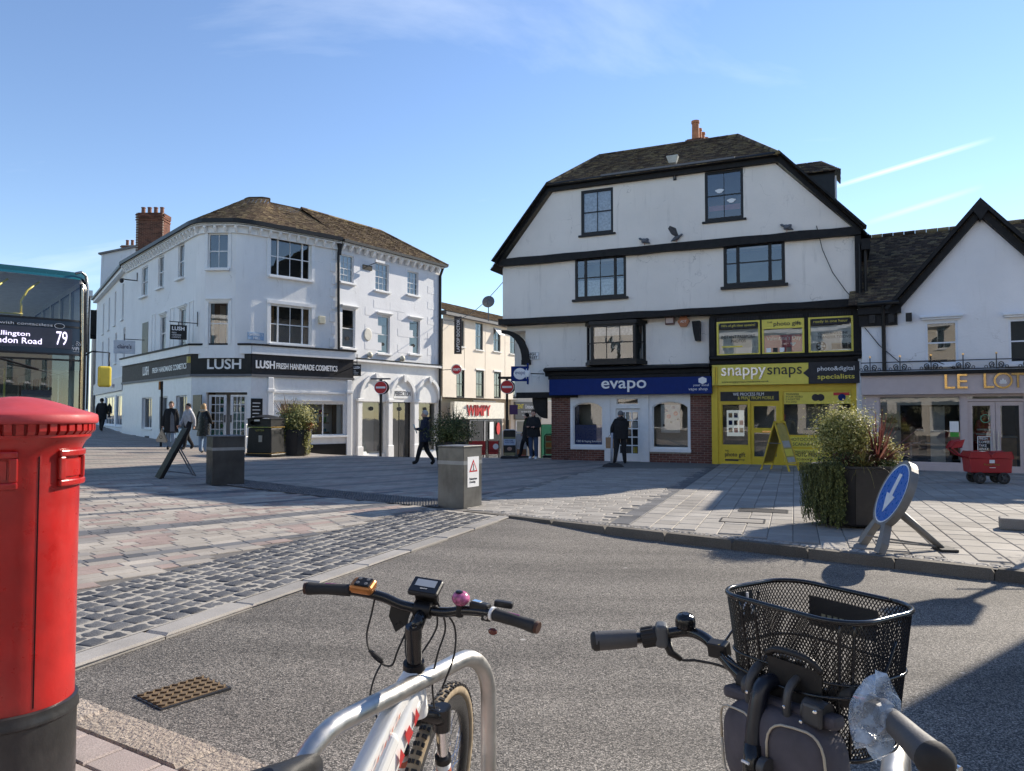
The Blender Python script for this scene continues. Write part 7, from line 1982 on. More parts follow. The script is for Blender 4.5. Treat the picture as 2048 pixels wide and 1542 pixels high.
st_ = b.build('stand', GREYPL, t, bevel=.012, seg=2)
b = MB(); b.lathe([(.001, 0), (r_, 0)], 40, PM @ T(c_[0], TH/2+.004, c_[1]) @ RX(-PI/2)); d1x = b.build('disc', BLUE_S, t)
b = MB(); b.lathe([(r_, 0), (r_+.018, 0)], 40, PM @ T(c_[0], TH/2+.005, c_[1]) @ RX(-PI/2)); b.build('rim', WHITE_S, d1x)
arrow = [(-.05, .25), (.05, .25), (.05, -.02), (.15, -.02), (0, -.25), (-.15, -.02), (-.05, -.02)]
b = MB(); b.prism(arrow, TH/2+.006, TH/2+.009, PM @ T(c_[0], 0, c_[1]) @ RY(R(-7))); b.build('arrow', WHITE_S, d1x)
# rear prop of the stand
bk0 = PM @ Vector((wd_*.5, -.05, .55))
MB().tube([bk0, (wd_*.5-.0, bk0.y-.52, .02)], [.05, .035], 8).build('prop', GREYPL, t, smooth=True)
MB().tube([(wd_*.25, 0.0, .12), (wd_*.5, bk0.y-.5, .04)], .012, 6).build('stay', GREYPL, t); MB().tube([(wd_*.75, 0.0, .12), (wd_*.5, bk0.y-.5, .04)], .012, 6).build('stay', GREYPL, t)
MB().cbox((wd_*.5, bk0.y-.55, .015), (.3, .18, .03)).build('foot', BLACKRB, t)
# ------------------------------------------------------------------ plants and planters
def leaves(b, c, rad, n, size, rr, shell=.75, up=.0, light=None, aspect=.55, clump=None):
 c = Vector(c)
 cls = []
 if clump:
  for _ in range(clump):
   d = Vector((rr.gauss(0, 1), rr.gauss(0, 1), rr.gauss(0, 1))).normalized(); cls.append((d * rr.uniform(.55, 1.0), rr.uniform(.18, .38), rr.uniform(-.25, .25)))
 for _ in range(n):
  if cls:
   q = rr.choice(cls); d = q[0] + Vector((rr.gauss(0, 1), rr.gauss(0, 1), rr.gauss(0, 1))) * q[1]; br = q[2]
  else:
   d = Vector((rr.gauss(0, 1), rr.gauss(0, 1), rr.gauss(0, 1))).normalized() * (shell + (1-shell)*rr.random()); br = 0
  p = c + Vector((d.x*rad[0], d.y*rad[1], d.z*rad[2]))
  nrm = (d.normalized() + Vector((rr.uniform(-.8, .8), rr.uniform(-.8, .8), rr.uniform(-.3, 1)))).normalized()
  t = nrm.orthogonal().normalized(); t = Matrix.Rotation(rr.uniform(0, 2*PI), 3, nrm) @ t
  u = nrm.cross(t); L = size * rr.uniform(.6, 1.3); W = L * aspect
  b.cv = min(.999, max(.001, rr.betavariate(2, 2) + br))
  tip = p + t*L - nrm*L*.15
  b.add([p, p + t*L*.5 + u*W*.5, tip, p + t*L*.5 - u*W*.5], [(0, 1, 2, 3)])
def blades(b, c, n, ln, w, rr, spread=.9, droop=.5):
 c = Vector(c)
 for _ in range(n):
  a = rr.uniform(0, 2*PI); L = ln*rr.uniform(.6, 1.15); s_ = spread*rr.uniform(.15, 1.0); dr = droop*rr.uniform(.3, 1.2)
  h = Vector((math.cos(a), math.sin(a), 0)); sd = Vector((-h.y, h.x, 0)); vs = []
  k = 6; W = w*rr.uniform(.6, 1.2)
  b.cv = min(.999, max(.001, rr.betavariate(2, 2)))
  for i in range(k+1):
   t = i/k; p = c + h*(L*s_*t + .02*rr.random()) + Vector((0, 0, L*(t*(1-s_*.35) - dr*t*t*s_)))
   ww = W*(1-t**2.2)*.5+.0008; vs += [p - sd*ww, p + sd*ww]
  b.add(vs, [(2*i, 2*i+1, 2*i+3, 2*i+2) for i in range(k)])
def pot(t, r0, r1, h, mt, n=8, name='pot'):
 b = MB(); b.lathe([(r0*.9, .0), (r0, .03), (r1, h-.04), (r1+.02, h-.03), (r1+.02, h), (r1-.05, h), (r1-.06, h-.12)], n, RZ(PI/n)); o = b.build(name, mt, t)
 for k in range(n):
  a = PI/n + 2*PI*k/n; MB().tube([(r0*1.003*math.cos(a), r0*1.003*math.sin(a), .03), (r1*1.003*math.cos(a), r1*1.003*math.sin(a), h-.05)], .008, 5).build('seam', BLACKP, o)
 MB().lathe([(.001, h-.08), (r1-.055, h-.09)], n, RZ(PI/n)).build('soil', SOIL, t)
 b = MB()
 for k in range(4): b.cbox((r0*.7*math.cos(k*PI/2+.8), r0*.7*math.sin(k*PI/2+.8), -.03), (.12, .12, .07))
 b.build('feet', BLACKPL, t, kind='stuff')
 return o
POTM = mat('planter_charcoal', (.028, .027, .028), .55, var=.2, bmp=.3, bscale=120)
# the large planter by the kerb
PX, PY = 4.94, 10.75
t = thing('planter', 'large dark planter with ivy, variegated shrub and purple blades by the kerb', 'planter', T(PX, PY, .05), 'dark planters round the square')
pot(t, .50, .62, .84, POTM)
rr = random.Random(3)
b = MB(); leaves(b, (-.12, .0, 1.27), (.36, .36, .36), 9500, .036, rr, clump=110, aspect=.62); leaves(b, (-.12, .0, 1.25), (.36, .36, .36), 4200, .038, rr, shell=.6)
o = b.build('variegated_shrub', LEAFV, t)
b = MB()
for q in range(16): a = rr.uniform(0, 2*PI); b.tube([(.0, .0, .78), (.1*math.cos(a), .1*math.sin(a), 1.0), (.28*math.cos(a), .28*math.sin(a), 1.2+.2*rr.random())], [.012, .008, .004], 5)
b.build('stems', mat('twig', (.06, .045, .03), .8), o, kind='stuff')
b = MB(); leaves(b, (.46, .0, 1.0), (.20, .20, .20), 2200, .036, rr, clump=26, aspect=.6); b.build('variegated_shrub', LEAFV, t)
b = MB(); blades(b, (.26, -.16, .82), 130, .85, .028, rr, 1.0, .55); b.build('purple_blades', LEAFR, t)
b = MB(); leaves(b, (-.02, -.25, .93), (.36, .2, .12), 700, .05, rr, clump=20); b.build('dark_bronze_foliage', LEAFR, t)
b = MB(); blades(b, (-.08, -.45, .80), 190, .42, .008, rr, 1.0, 1.1); b.build('yellow_grass', LEAFG, t)
b = MB()
for q in range(170):
 a = R(rr.uniform(146, 236)); r_ = .60 + rr.uniform(-.04, .11); L = rr.uniform(.55, .86)
 z = .86
 while z > .86-L:
  rx = r_ + .03*math.sin(z*9+q) + max(0, z-.7)*.12
  p = Vector((rx*math.cos(a), rx*math.sin(a), z)); hh = Vector((math.cos(a), math.sin(a), .2)).normalized()
  sd = Vector((-hh.y, hh.x, 0)); Lf = rr.uniform(.022, .04)
  b.cv = min(.999, max(.001, rr.betavariate(2, 2.4)))
  off = sd*rr.uniform(-.02, .02); dn = Vector((rr.uniform(-.4, .4), rr.uniform(-.4, .4), -1)).normalized()
  p += off
  b.add([p, p+dn*Lf*.5+sd*Lf*.4+hh*.008, p+dn*Lf, p+dn*Lf*.5-sd*Lf*.4+hh*.008], [(0, 1, 2, 3)])
  z -= rr.uniform(.012, .022)
  a += rr.uniform(-.01, .01)
leaves(b, (-.30, -.32, .90), (.34, .30, .12), 1100, .034, rr, clump=25)
b.build('trailing_ivy', LEAFD, t)
b = MB(); leaves(b, (.28, -.42, .86), (.16, .12, .07), 260, .04, rr); b.build('green_foliage', LEAF, t)
# planter in front of the corner shop
y_ = 26.6
cx = (592-1024)/FPX*y_; g_ = G(cx, y_)
t = thing('planter', 'dark planter with bushy shrub and brown spikes beside the litter bin', 'planter', T(cx, y_, g_), 'dark planters round the square')
pot(t, .46, .58, .92, POTM)
b = MB(); leaves(b, (.08, -.1, 1.28), (.52, .48, .46), 3600, .07, rr, clump=50, aspect=.6); b.build('shrub', LEAFV, t)
b = MB(); leaves(b, (.0, -.1, 1.2), (.5, .46, .4), 1800, .07, rr, clump=30); b.build('shrub', LEAF, t)
b = MB(); blades(b, (-.22, .0, 1.1), 46, 1.1, .07, rr, .8, .1); b.build('brown_spikes', leaf_mat('brown_blade', [(0, (.10, .06, .04)), (1, (.30, .22, .16))]), t)
b = MB(); leaves(b, (.52, -.3, .55), (.14, .12, .50), 500, .06, rr, clump=16); leaves(b, (-.36, -.45, .8), (.18, .1, .35), 420, .06, rr, clump=14); b.build('trailing_ivy', LEAFV, t)
b = MB(); leaves(b, (.55, -.2, 1.05), (.12, .1, .12), 90, .1, rr); b.build('red_leaves', leaf_mat('red_leaf', [(0, (.2, .06, .03)), (1, (.4, .18, .08))]), t)
# planter behind the grey block
y_ = 22.0
cx = (902-1024)/FPX*y_; g_ = G(cx, y_)
t = thing('planter', 'dark planter with dense green bush behind the grey steel block', 'planter', T(cx, y_, g_), 'dark planters round the square')
pot(t, .38, .48, .80, POTM)
b = MB(); leaves(b, (0, 0, 1.15), (.56, .5, .46), 4200, .06, rr, clump=60); b.build('shrub', LEAFD, t)
b = MB(); leaves(b, (0, 0, 1.15), (.56, .5, .46), 1200, .06, rr, clump=40); b.build('shrub', LEAF, t)
b = MB(); blades(b, (.1, .1, 1.1), 26, .85, .05, rr, .8, .1); b.build('brown_spikes', leaf_mat('brown_blade2', [(0, (.08, .06, .04)), (1, (.22, .18, .12))]), t)
# planter just out of the frame on the right: its shadow reaches the kerb
t = thing('planter', 'dark planter with spiky shrub just beyond the right edge', 'planter', T(7.6, 9.0, .02), 'dark planters round the square')
pot(t, .42, .52, .8, POTM)
b = MB(); leaves(b, (0, 0, 1.1), (.5, .5, .4), 1500, .09, rr, clump=30); b.build('shrub', LEAF, t)
# ------------------------------------------------------------------ hanging signs and small fixtures
# corner shop: sign over the left front
s_, zt = FLl.px(357, 650, -.75); zb = FLl.px(357, 679, -.75)[1]
Pw = FLl.P(s_, -.75, zb)
def hang(P, ang, w, h, label, mt, lines, wallv, name='hanging_sign', tm=None, cat='sign', shape='box'):
 t = thing(name, label, cat, T(P.x, P.y, P.z) @ RZ(ang), 'signs projecting over the shops')
 if shape == 'box':
  bo = MB().box(-w/2, w/2, -.025, .025, 0, h).build('board', mt, t, bevel=.006, seg=1)
 else:
  bo = MB().lathe([(.001, -.05), (w/2*.96, -.05), (w/2, -.03), (w/2, .03), (w/2*.96, .05), (.001, .05)], 28, T(0, 0, h/2) @ RX(PI/2)).build('board', mt, t)
 for (tx, x0, z0, ww, hh, m_, bo_) in lines: text(tx, m_, bo, None, ww, hh, x0, z0, y=-.030 if shape == 'box' else -.056, bold=bo_)
 iv = (T(P.x, P.y, P.z) @ RZ(ang)).inverted()
 for pts in wallv: MB().tube([iv @ Vector(q) for q in pts], .018, 6).build('bracket', BLACKP, t)
 return t
view = lambda P: math.atan2(P.y, P.x) - PI/2      # turn a board to face the camera
hw = zt - zb
a = view(Pw) + R(8)
hang(Pw, a, .62, hw, 'small black hanging sign over the left side of the corner shop', BLACKP, [('LUSH', -.24, hw*.62, .46, .16, WHITE_S, .03), ('FRESH\nHANDMADE\nCOSMETICS', -.24, hw*.1, .34, .24, WHITE_S, 0)],
[[Pw + Vector((0, 0, hw+.12)) - (Pw-FLl.P(s_, 0, zb)).normalized()*-.35, FLl.P(s_, 0, zb+hw+.12)], [FLl.P(s_, -.02, zb+hw+.6), FLl.P(s_, -.02, zb+hw)], [Pw+Vector((0, 0, hw)), Pw+Vector((0, 0, hw+.13))]])
s_ = FRr.px(714, 728, -.55)[0]; zb = FRr.px(714, 752, -.55)[1]; zt = FRr.px(714, 729, -.55)[1]; Pw = FRr.P(s_, -.55, zb); hw = zt-zb
hang(Pw, view(Pw), .36, hw, 'tiny black hanging sign at the right end of the corner shop fascia', BLACKP, [('LUSH', -.14, hw*.62, .28, .12, WHITE_S, .03), ('FRESH\nHANDMADE\nCOSMETICS', -.14, hw*.12, .2, .18, WHITE_S, 0)],
[[Pw+Vector((0, 0, hw)), Pw+Vector((0, 0, hw+.45))], [Pw+Vector((0, 0, hw+.1)), FRr.P(s_-.9, -.05, zb+hw+.1)], [FRr.P(s_-1.2, -.05, zb-.1), Pw+Vector((0, 0, hw*.9))]])
s_ = FC.px(249, 690, -.8)[0]; zb = FC.px(249, 707, -.8)[1]; zt = FC.px(249, 681, -.8)[1]; Pw = FC.P(s_, -.8, zb); hw = zt-zb
hang(Pw, view(Pw), .86, hw, 'pale hanging sign with dark lettering up the hill', mat('pale_sign', (.55, .58, .62), .5), [("claire's", -.28, hw*.38, .56, .2, mat('claire_print', (.08, .07, .11), .5), .015)],
[[Pw+Vector((0, 0, hw+.06)), FC.P(s_, 0, zb+hw+.06)], [Pw+Vector((0, 0, hw)), Pw+Vector((0, 0, hw+.3))]])
# old lamp bracket on the left front
q_ = FLl.px(262, 556, -.3)
t = thing('wall_lamp_bracket', 'old iron lamp bracket on the white wall up the hill', 'bracket', FLl.M @ T(q_[0], 0, q_[1]))
MB().tube([(0, -.02, .3), (0, -.02, -.1), (.1, -.5, -.12), (.12, -.75, -.1)], .03, 6).build('arm', IRON, t); MB().ell((.12, -.75, -.2), (.1, .1, .12), 10, 8).build('lamp', IRON, t)
# vertical sign on the cream building
x0, z1 = FW.px(916, 633, -.5); z0 = FW.px(916, 708, -.5)[1]
Pw = FW.P(x0, -.5, z0); hh = z1-z0
t = hang(Pw, view(Pw)-R(6), .40, hh, 'tall dark vertical sign on the cream building', mat('brown_sign', (.035, .025, .022), .5), [], [[Pw+Vector((.2, .1, hh*.9)), FW.P(x0+.3, 0, z0+hh*.9)]])
bo = children(t)[0]
lt = text('LAPTOP DOCTOR', WHITE_S, bo, T(.10, 0, hh*.06) @ RY(-PI/2), hh*.86, .17, 0, 0, y=-.030, bold=.02)
P2 = at(913, 739, 38.6)
t = hang(P2 - Vector((0, 0, .28)), view(P2), .56, .56, 'round red and white sign sticking out from the cream building', mat('sign_rim_white', (.7, .66, .6), .4), [('WIMPY', -.19, .2, .38, .15, WHITE_S, .03)], [[P2 + Vector((-.28, .0, .0)), P2+Vector((-.9, .5, -.0))]], shape='round')
MB().lathe([(.001, .052), (.23, .052)], 24, T(0, 0, .28) @ RX(PI/2)).build('red_face', REDS, t)
# vape shop projecting signs
P3 = at(1040, 747, 25.6)
hang(P3 - Vector((0, 0, .27)), R(-4), .62, .52, 'blue projecting sign with pale oval at the corner of the jettied building', BLUEF, [('evapo', -.16, .2, .34, .13, BLUEF, 0)], [[P3+Vector((.3, 0, 0)), P3+Vector((.85, .3, 0))]])
sg_ = [o for o in COL.objects if o.get('label', '').startswith('blue projecting')][0]
MB().ell((0, -.028, .26), (.22, .004, .2), 24, 10).build('oval', WHITE_S, sg_)
MB().box(.24, .30, -.1, .25, -.1, .62).build('wall_plate', BLUEF, sg_); MB().ell((.27, -.03, .26), (.10, .09, .2), 14, 8).build('oval', WHITE_S, sg_)
# street nameplate on the corner
s0_, z1_ = FE.px(1050, 705, Y1-.03); s1_n, z0_ = FE.px(1078, 719, Y1-.03)
t = thing('street_nameplate', 'white street nameplate with black letters on the corner of the jettied building', 'street sign', FE.M @ T(s0_, Y1-.03, z0_))
MB().box(0, s1_n-s0_, 0, .02, 0, z1_-z0_).build('plate', WHITE_S, t)
text('HIGH', BLACKP, t, None, (s1_n-s0_)*.5, .10, (s1_n-s0_)*.26, (z1_-z0_)*.55, y=-.004, bold=.02); text('STREET', BLACKP, t, None, (s1_n-s0_)*.82, .10, (s1_n-s0_)*.09, .035, y=-.004, bold=.02)
b = MB(); W_, H2 = s1_n-s0_, z1_-z0_
for x0, x1, z0, z1 in ((.01, W_-.01, .01, .018), (.01, W_-.01, H2-.018, H2-.01), (.01, .018, .018, H2-.018), (W_-.018, W_-.01, .018, H2-.018)): b.box(x0, x1, -.003, -.0005, z0, z1)
b.build('border', BLACKP, t)
# floodlight on the gable
q_ = FE.px(1350, 352);
t = thing('floodlight', 'pale floodlight on a bracket high on the jettied front', 'floodlight', FE.M @ T(q_[0], 0, q_[1]))
MB().box(-.05, .05, -.05, .0, -.15, .0).build('wall_plate', BLACKP, t); MB().tube([(0, -.04, -.1), (0, -.1, .25), (-.02, -.25, .35)], .025, 6).build('arm', LEAD, t)
MB().add([(-.12,-.42,.32),(.12,-.42,.32),(.10,-.2,.32),(-.1,-.2,.32),(-.2,-.5,.55),(.2,-.5,.55),(.17,-.14,.58),(-.17,-.14,.58)], [(0,3,2,1),(4,5,6,7),(0,1,5,4),(1,2,6,5),(2,3,7,6),(3,0,4,7)]).build('housing', mat('lamp_glass', (.5, .52, .48), .3), t, bevel=.02)
# satellite dish on the cream building's roof
P4 = at(976, 602, 40.5)
t = thing('satellite_dish', 'grey satellite dish on a short mast above the cream building', 'satellite dish', T(P4.x, P4.y, P4.z) @ RZ(R(-10)))
MB().lathe([(.001, .0), (.15, -.01), (.28, -.05), (.35, -.09)], 24, RX(R(75))).build('dish', mat('dish_grey', (.16, .16, .165), .5, .3), t, smooth=True)
MB().tube([(0, .1, 0), (0, .12, -1.1)], .03, 6).build('mast', LEAD, t); MB().tube([(0, -.02, -.2), (0, -.3, .02)], .012, 5).build('feed_arm', BLACKP, t)
MB().cbox((0, .06, -.08), (.16, .08, .3)).build('bracket', BLACKP, t)
# overhead wire
w0, w1 = FE.P(.0, .2, 6.6), at(888, 640, 39.0)
pts = [w0.lerp(w1, i/10) - Vector((0, 0, .5*math.sin(PI*i/10))) for i in range(11)]
b = MB(); b.tube(pts, .014, 5); tag(b.build('overhead_wire', BLACKP), 'thin black wire slung from the jettied gable to the cream building', 'wire')
# pigeons
PGM = mat('pigeon_grey', (.10, .11, .13), .7, var=.4, scale=30)
def pigeon(px_, py_, flip, label, wings=False):
 s_, z = FE.px(px_, py_, -.08)
 t = thing('pigeon', label, 'pigeon', FE.M @ T(s_, -.06, ZB1+.035) @ S(flip, 1, 1) @ S(1.15, 1.15, 1.15), 'pigeons on the ledge')
 b = MB(); pr = [(.003, -.17), (.018, -.15), (.03, -.11), (.055, -.05), (.068, .02), (.06, .07), (.04, .10), (.03, .125), (.033, .15), (.036, .17), (.026, .195), (.008, .212), (.003, .225)]
 M3 = T(0, 0, .12) @ RY(R(62))
 b.lathe([(r_, z_) for r_, z_ in pr], 12, M3); b.build('body', PGM, t, smooth=True)
 for sg in (-1, 1):
  MB().tube([(.02, sg*.02, .07), (.02, sg*.02, .0)], .006, 5).build('leg', mat('pigeon_leg', (.4, .12, .1), .6), t)
  if wings: MB().add([(-.02, sg*.05, .16), (.08, sg*.06, .17), (.05, sg*.28, .34), (-.10, sg*.40, .40), (-.16, sg*.36, .33), (-.1, sg*.2, .2)], [(0, 1, 2, 3, 4, 5)]).build('wing', PGM, t)
  else: MB().ell((-.04, sg*.055, .12), (.12, .018, .045), 10, 6).build('wing', PGM, t, RY(R(22)) @ T(-.01, 0, .0))
 return t
pigeon(1290, 480, -1, 'small dark pigeon walking on the beam under the left attic window')
pigeon(1352, 472, 1, 'pigeon with wings raised in the middle of the black beam', True)
pigeon(1575, 447, -1, 'lone pigeon on the beam towards the right end')
# ------------------------------------------------------------------ bicycles and stands
def curve_pts(pts, n=6):                 # Catmull-Rom through the points
 P = [Vector(p) for p in pts]; out = []
 for i in range(len(P)-1):
  p0, p1, p2, p3 = P[max(i-1, 0)], P[i], P[i+1], P[min(i+2, len(P)-1)]
  for k in range(n):
   t = k/n
   out.append(.5*((2*p1) + (p2-p0)*t + (2*p0-5*p1+4*p2-p3)*t*t + (3*p1-p0-3*p2+p3)*t**3))
 return out + [P[-1]]
def stube(pts, r, name, mt, parent, M=None, n=12, cn=6, flat=1.0):
 return MB().tube(curve_pts(pts, cn), r, n, flat=flat).build(name, mt, parent, M, smooth=True, auto=60)
CREAMT = mat('tan_tyre_wall', (.30, .235, .155), .85, var=.3, scale=25)
WFRAME = mat('white_frame', (.78, .78, .76), .2, var=.03, coat=.5)
REDDEC = mat('red_decal', (.45, .03, .03), .35)
ORDEC = mat('orange_decal', (.5, .13, .07), .4)
CHROME = mat('chrome', (.75, .75, .76), .12, 1.0, var=.05)
def bike_wheel(parent, M, r, lat=.022, tan=True):
 w = MB()
 k = 48; n = 10; vs = []
 for i in range(k):
  a = 2*PI*i/k
  for j in range(n):
   q = 2*PI*j/n; rr2 = r - .021 + .021*math.cos(q); vs.append((.021*math.sin(q), rr2*math.cos(a), rr2*math.sin(a)))
 fs = []
 for i in range(k):
  for j in range(n): fs.append((i*n+j, ((i+1) % k)*n+j, ((i+1) % k)*n+(j+1) % n, i*n+(j+1) % n))
 w.add(vs, fs)
 o = w.build('tyre', CREAMT if tan else BLACKRB, parent, M, smooth=True)
 b = MB()
 for i in range(84):
  a = 2*PI*(i+.5*(1))/84
  for x, sx in ((-.012, .009), (0.0 if i % 2 else .006, .008), (.014, .009)):
   b.cbox((x, 0, r-.001-abs(x)*.25), (sx, .012, .008), RX(a))
 b.build('tread', BLACKRB, o, kind='stuff')
 b = MB(); prof = [(.013, r-.038), (.014, r-.075), (.004, r-.088), (-.004, r-.088), (-.014, r-.075), (-.013, r-.038)]; vs = []
 for i in range(k):
  a = 2*PI*i/k
  vs += [(x, q*math.cos(a), q*math.sin(a)) for x, q in prof]
 m_ = len(prof); b.add(vs, [(i*m_+j, ((i+1) % k)*m_+j, ((i+1) % k)*m_+(j+1) % m_, i*m_+(j+1) % m_) for i in range(k) for j in range(m_)])
 ri = b.build('rim', BLACKGL, o, smooth=True, auto=40)
 if tan:
  b = MB()
  for q in range(26):
   a = R(20+q*3.0 + (140 if q > 12 else 0));
   b.cbox((-.0145, 0, r-.057), (.002, .013, .02), RX(a))
  b.build('rim_lettering', ORDEC, o, kind='stuff')
 b = MB()
 for i in range(32):
  a = 2*PI*i/32; a2 = a + (.5 if i % 2 else -.5); sx = .03 if (i//2) % 2 else -.03
  b.tube([(sx, .025*math.cos(a2), .025*math.sin(a2)), (0, (r-.085)*math.cos(a), (r-.085)*math.sin(a))], .0012, 4)
 b.build('spokes', CHROME, o, kind='stuff')
 MB().tube([(-.05, 0, 0), (.05, 0, 0)], .022, 12).build('hub', BLACKGL, o)
 return o
 # ---- white electric bicycle
HB1 = R(-20)
bk = thing('electric_bicycle', 'white electric bicycle with red markings leaning by the steel hoop', 'bicycle', T(-.225, 2.50, 0.0) @ RZ(HB1) @ RY(R(3.5)))
SA = T(0, -.31, .85) @ RX(R(-18)) @ RZ(R(6)) @ RX(R(18)) @ T(0, .31, -.85)      # steering turned a little
# frame
hd0, hd1 = Vector((0, -.275, .72)), Vector((0, -.318, .865))
MB().tube([hd0, hd1], [.031, .029], 20).build('head_tube', WFRAME, bk, smooth=True, auto=50)
MB().tube([hd1, hd1+(hd1-hd0).normalized()*.022], [.033, .031], 20).build('headset', BLACKP, bk, smooth=True, auto=50)
ctr = [(0, -.305, .80), (0, -.40, .745), (0, -.60, .56), (0, -.72, .42), (0, -.78, .30)]
def beam_loft(pts, ws, hs, name):
 P = curve_pts(pts, 6); b = MB(); n = 20; vs = []
 for i, p in enumerate(P):
  t = (P[min(i+1, len(P)-1)]-P[max(i-1, 0)]).normalized(); up = Vector((1, 0, 0)).cross(t).normalized()
  if up.z < 0: up = -up
  k = i/(len(P)-1); w = ws[0]+(ws[1]-ws[0])*k; h = hs[0]+(hs[1]-hs[0])*k
  for j in range(n):
   a = 2*PI*j/n; c, s_ = math.cos(a), math.sin(a)
   vs.append(p + Vector((1, 0, 0))*w*math.copysign(abs(c)**.5, c) + up*h*math.copysign(abs(s_)**.5, s_))
 b.add(vs, [(i*n+j, i*n+(j+1) % n, (i+1)*n+(j+1) % n, (i+1)*n+j) for i in range(len(P)-1) for j in range(n)])
 return b.build(name, WFRAME, bk, smooth=True, auto=50), P
dt, dP = beam_loft([(0, -.305, .80), (0, -.36, .765), (0, -.50, .64), (0, -.68, .46), (0, -.78, .30)], (.030, .046), (.036, .062), 'down_tube')
tt, tP = beam_loft([(0, -.325, .845), (0, -.42, .80), (0, -.66, .64), (0, -.86, .52)], (.027, .020), (.026, .020), 'top_tube')
MB().tube([(0, -.80, .27), (0, -.94, .74)], .018, 14).build('seat_tube', WFRAME, bk, smooth=True, auto=50)
MB().tube([(0, -.93, .70), (0, -.975, .86)], .014, 12).build('seat_post', BLACKGL, bk, smooth=True, auto=50)
for sx in (-1, 1):
 MB().tube([(sx*.03, -.82, .28), (sx*.065, -1.24, .345)], .011, 10).build('chain_stay', WFRAME, bk, smooth=True); MB().tube([(sx*.02, -.92, .66), (sx*.065, -1.24, .345)], .009, 10).build('seat_stay', WFRAME, bk, smooth=True)
MB().lathe([(.001, -.07), (.06, -.07), (.07, -.05), (.07, .05), (.06, .07), (.001, .07)], 24, T(0, -.80, .28) @ RY(PI/2)).build('motor', BLACKPL, bk, smooth=True, auto=40)
# decals on the tubes: orange letters along the top tube, red blocks on the down tube
dirt_ = (Vector((0, -.66, .64))-Vector((0, -.42, .80))).normalized(); upt = Vector((0, .555, .832))
for sgx in (-1, 1):
 for q in range(6):
  p = Vector((sgx*.0275-.0*q, -.44, .786)) + dirt_*(.042*q)
  e_ = dirt_*.03; h_2 = upt*.013; x_ = Vector((sgx*.0006, 0, 0))
  MB().add([p+x_-h_2, p+x_+e_*.35+h_2, p+x_+e_*.6+h_2, p+x_+e_-h_2, p+x_+e_*.72-h_2, p+x_+e_*.48+h_2*.5, p+x_+e_*.25-h_2], [(0, 1, 5, 6), (1, 2, 3, 4, 5)]).build('decal', ORDEC, tt)
 for q in range(6):
  p = dP[6+q*2] + Vector((sgx*(.0395+.0022*q), 0, 0)); d2 = (dP[7+q*2]-dP[6+q*2]).normalized(); u2 = Vector((0, -d2.z, d2.y))
  if u2.z < 0: u2 = -u2
  MB().add([p-u2*.022, p+u2*.02, p+d2*.028+u2*(.02 if q % 2 else -.008), p+d2*.036-u2*.022], [(0, 1, 2, 3)]).build('decal', REDDEC, dt)
bat = MB().box(-.040, .040, -.30, .0, -.020, .030).build('battery', WFRAME, bk, T(0, -.46, .735) @ RX(R(43)), bevel=.016, seg=3)
for z_, mt_ in ((-.029, BLACKP),): MB().box(-.042, .042, -.305, -.29, -.022, .032).build('battery_trim', mt_, bat)
for q in range(5):
 y0 = -.05-q*.045
 MB().add([(-.0405, y0, .02), (-.0405, y0-.03, .022), (-.0405, y0-.034, -.02+.012*(q % 2)), (-.0405, y0-.006, -.018)], [(0, 1, 2, 3)]).build('decal', REDDEC, bat)
 MB().add([(.006*q-.02, y0, .0305), (.006*q+.008, y0+.01, .0305), (.006*q+.012, y0-.022, .0305), (.006*q-.012, y0-.03, .0305)], [(0, 3, 2, 1)]).build('decal', ORDEC, bat)
 # front assembly
bike_wheel(bk, SA @ T(0, 0, .345), .345)
MB().tube([(0, -.27, .715), (0, -.255, .70)], .03, 14).build('steerer', BLACKP, bk, SA, smooth=True)
b = MB(); b.tube([(-.07, -.235, .70), (-.055, -.25, .712), (0, -.262, .716), (.055, -.25, .712), (.07, -.235, .70)], [.024, .026, .03, .026, .024], 14); b.build('fork_crown', BLACKGL, bk, SA, smooth=True)
for sx in (-1, 1):
 x = sx*.068
 MB().tube([(x, -.238, .735), (x, -.225, .665)], .027, 16).build('fork_shoulder', BLACKGL, bk, SA, smooth=True, auto=50)
 MB().tube([(x, -.228, .67), (x, -.175, .54)], .0165, 16).build('stanchion', CHROME, bk, SA, smooth=True, auto=50)
 MB().tube([(x, -.186, .566), (x, -.180, .548)], .025, 16).build('fork_seal', BLACKP, bk, SA, smooth=True, auto=50)
 lo = MB().tube([(x, -.181, .55), (x, -.13, .44), (x, -.04, .34), (x, 0, .33)], [.0225, .0225, .018, .012], 16).build('fork_leg', WFRAME, bk, SA, smooth=True)
 for q, (t0, t1) in enumerate(((.2, .4), (.5, .62), (.66, .74))):
  a = Vector((x, -.181, .55)).lerp(Vector((x, -.13, .44)), t0); c = Vector((x, -.181, .55)).lerp(Vector((x, -.13, .44)), t1)
  MB().tube([a, c], .0229, 16, caps=False).build('decal', ORDEC, lo)
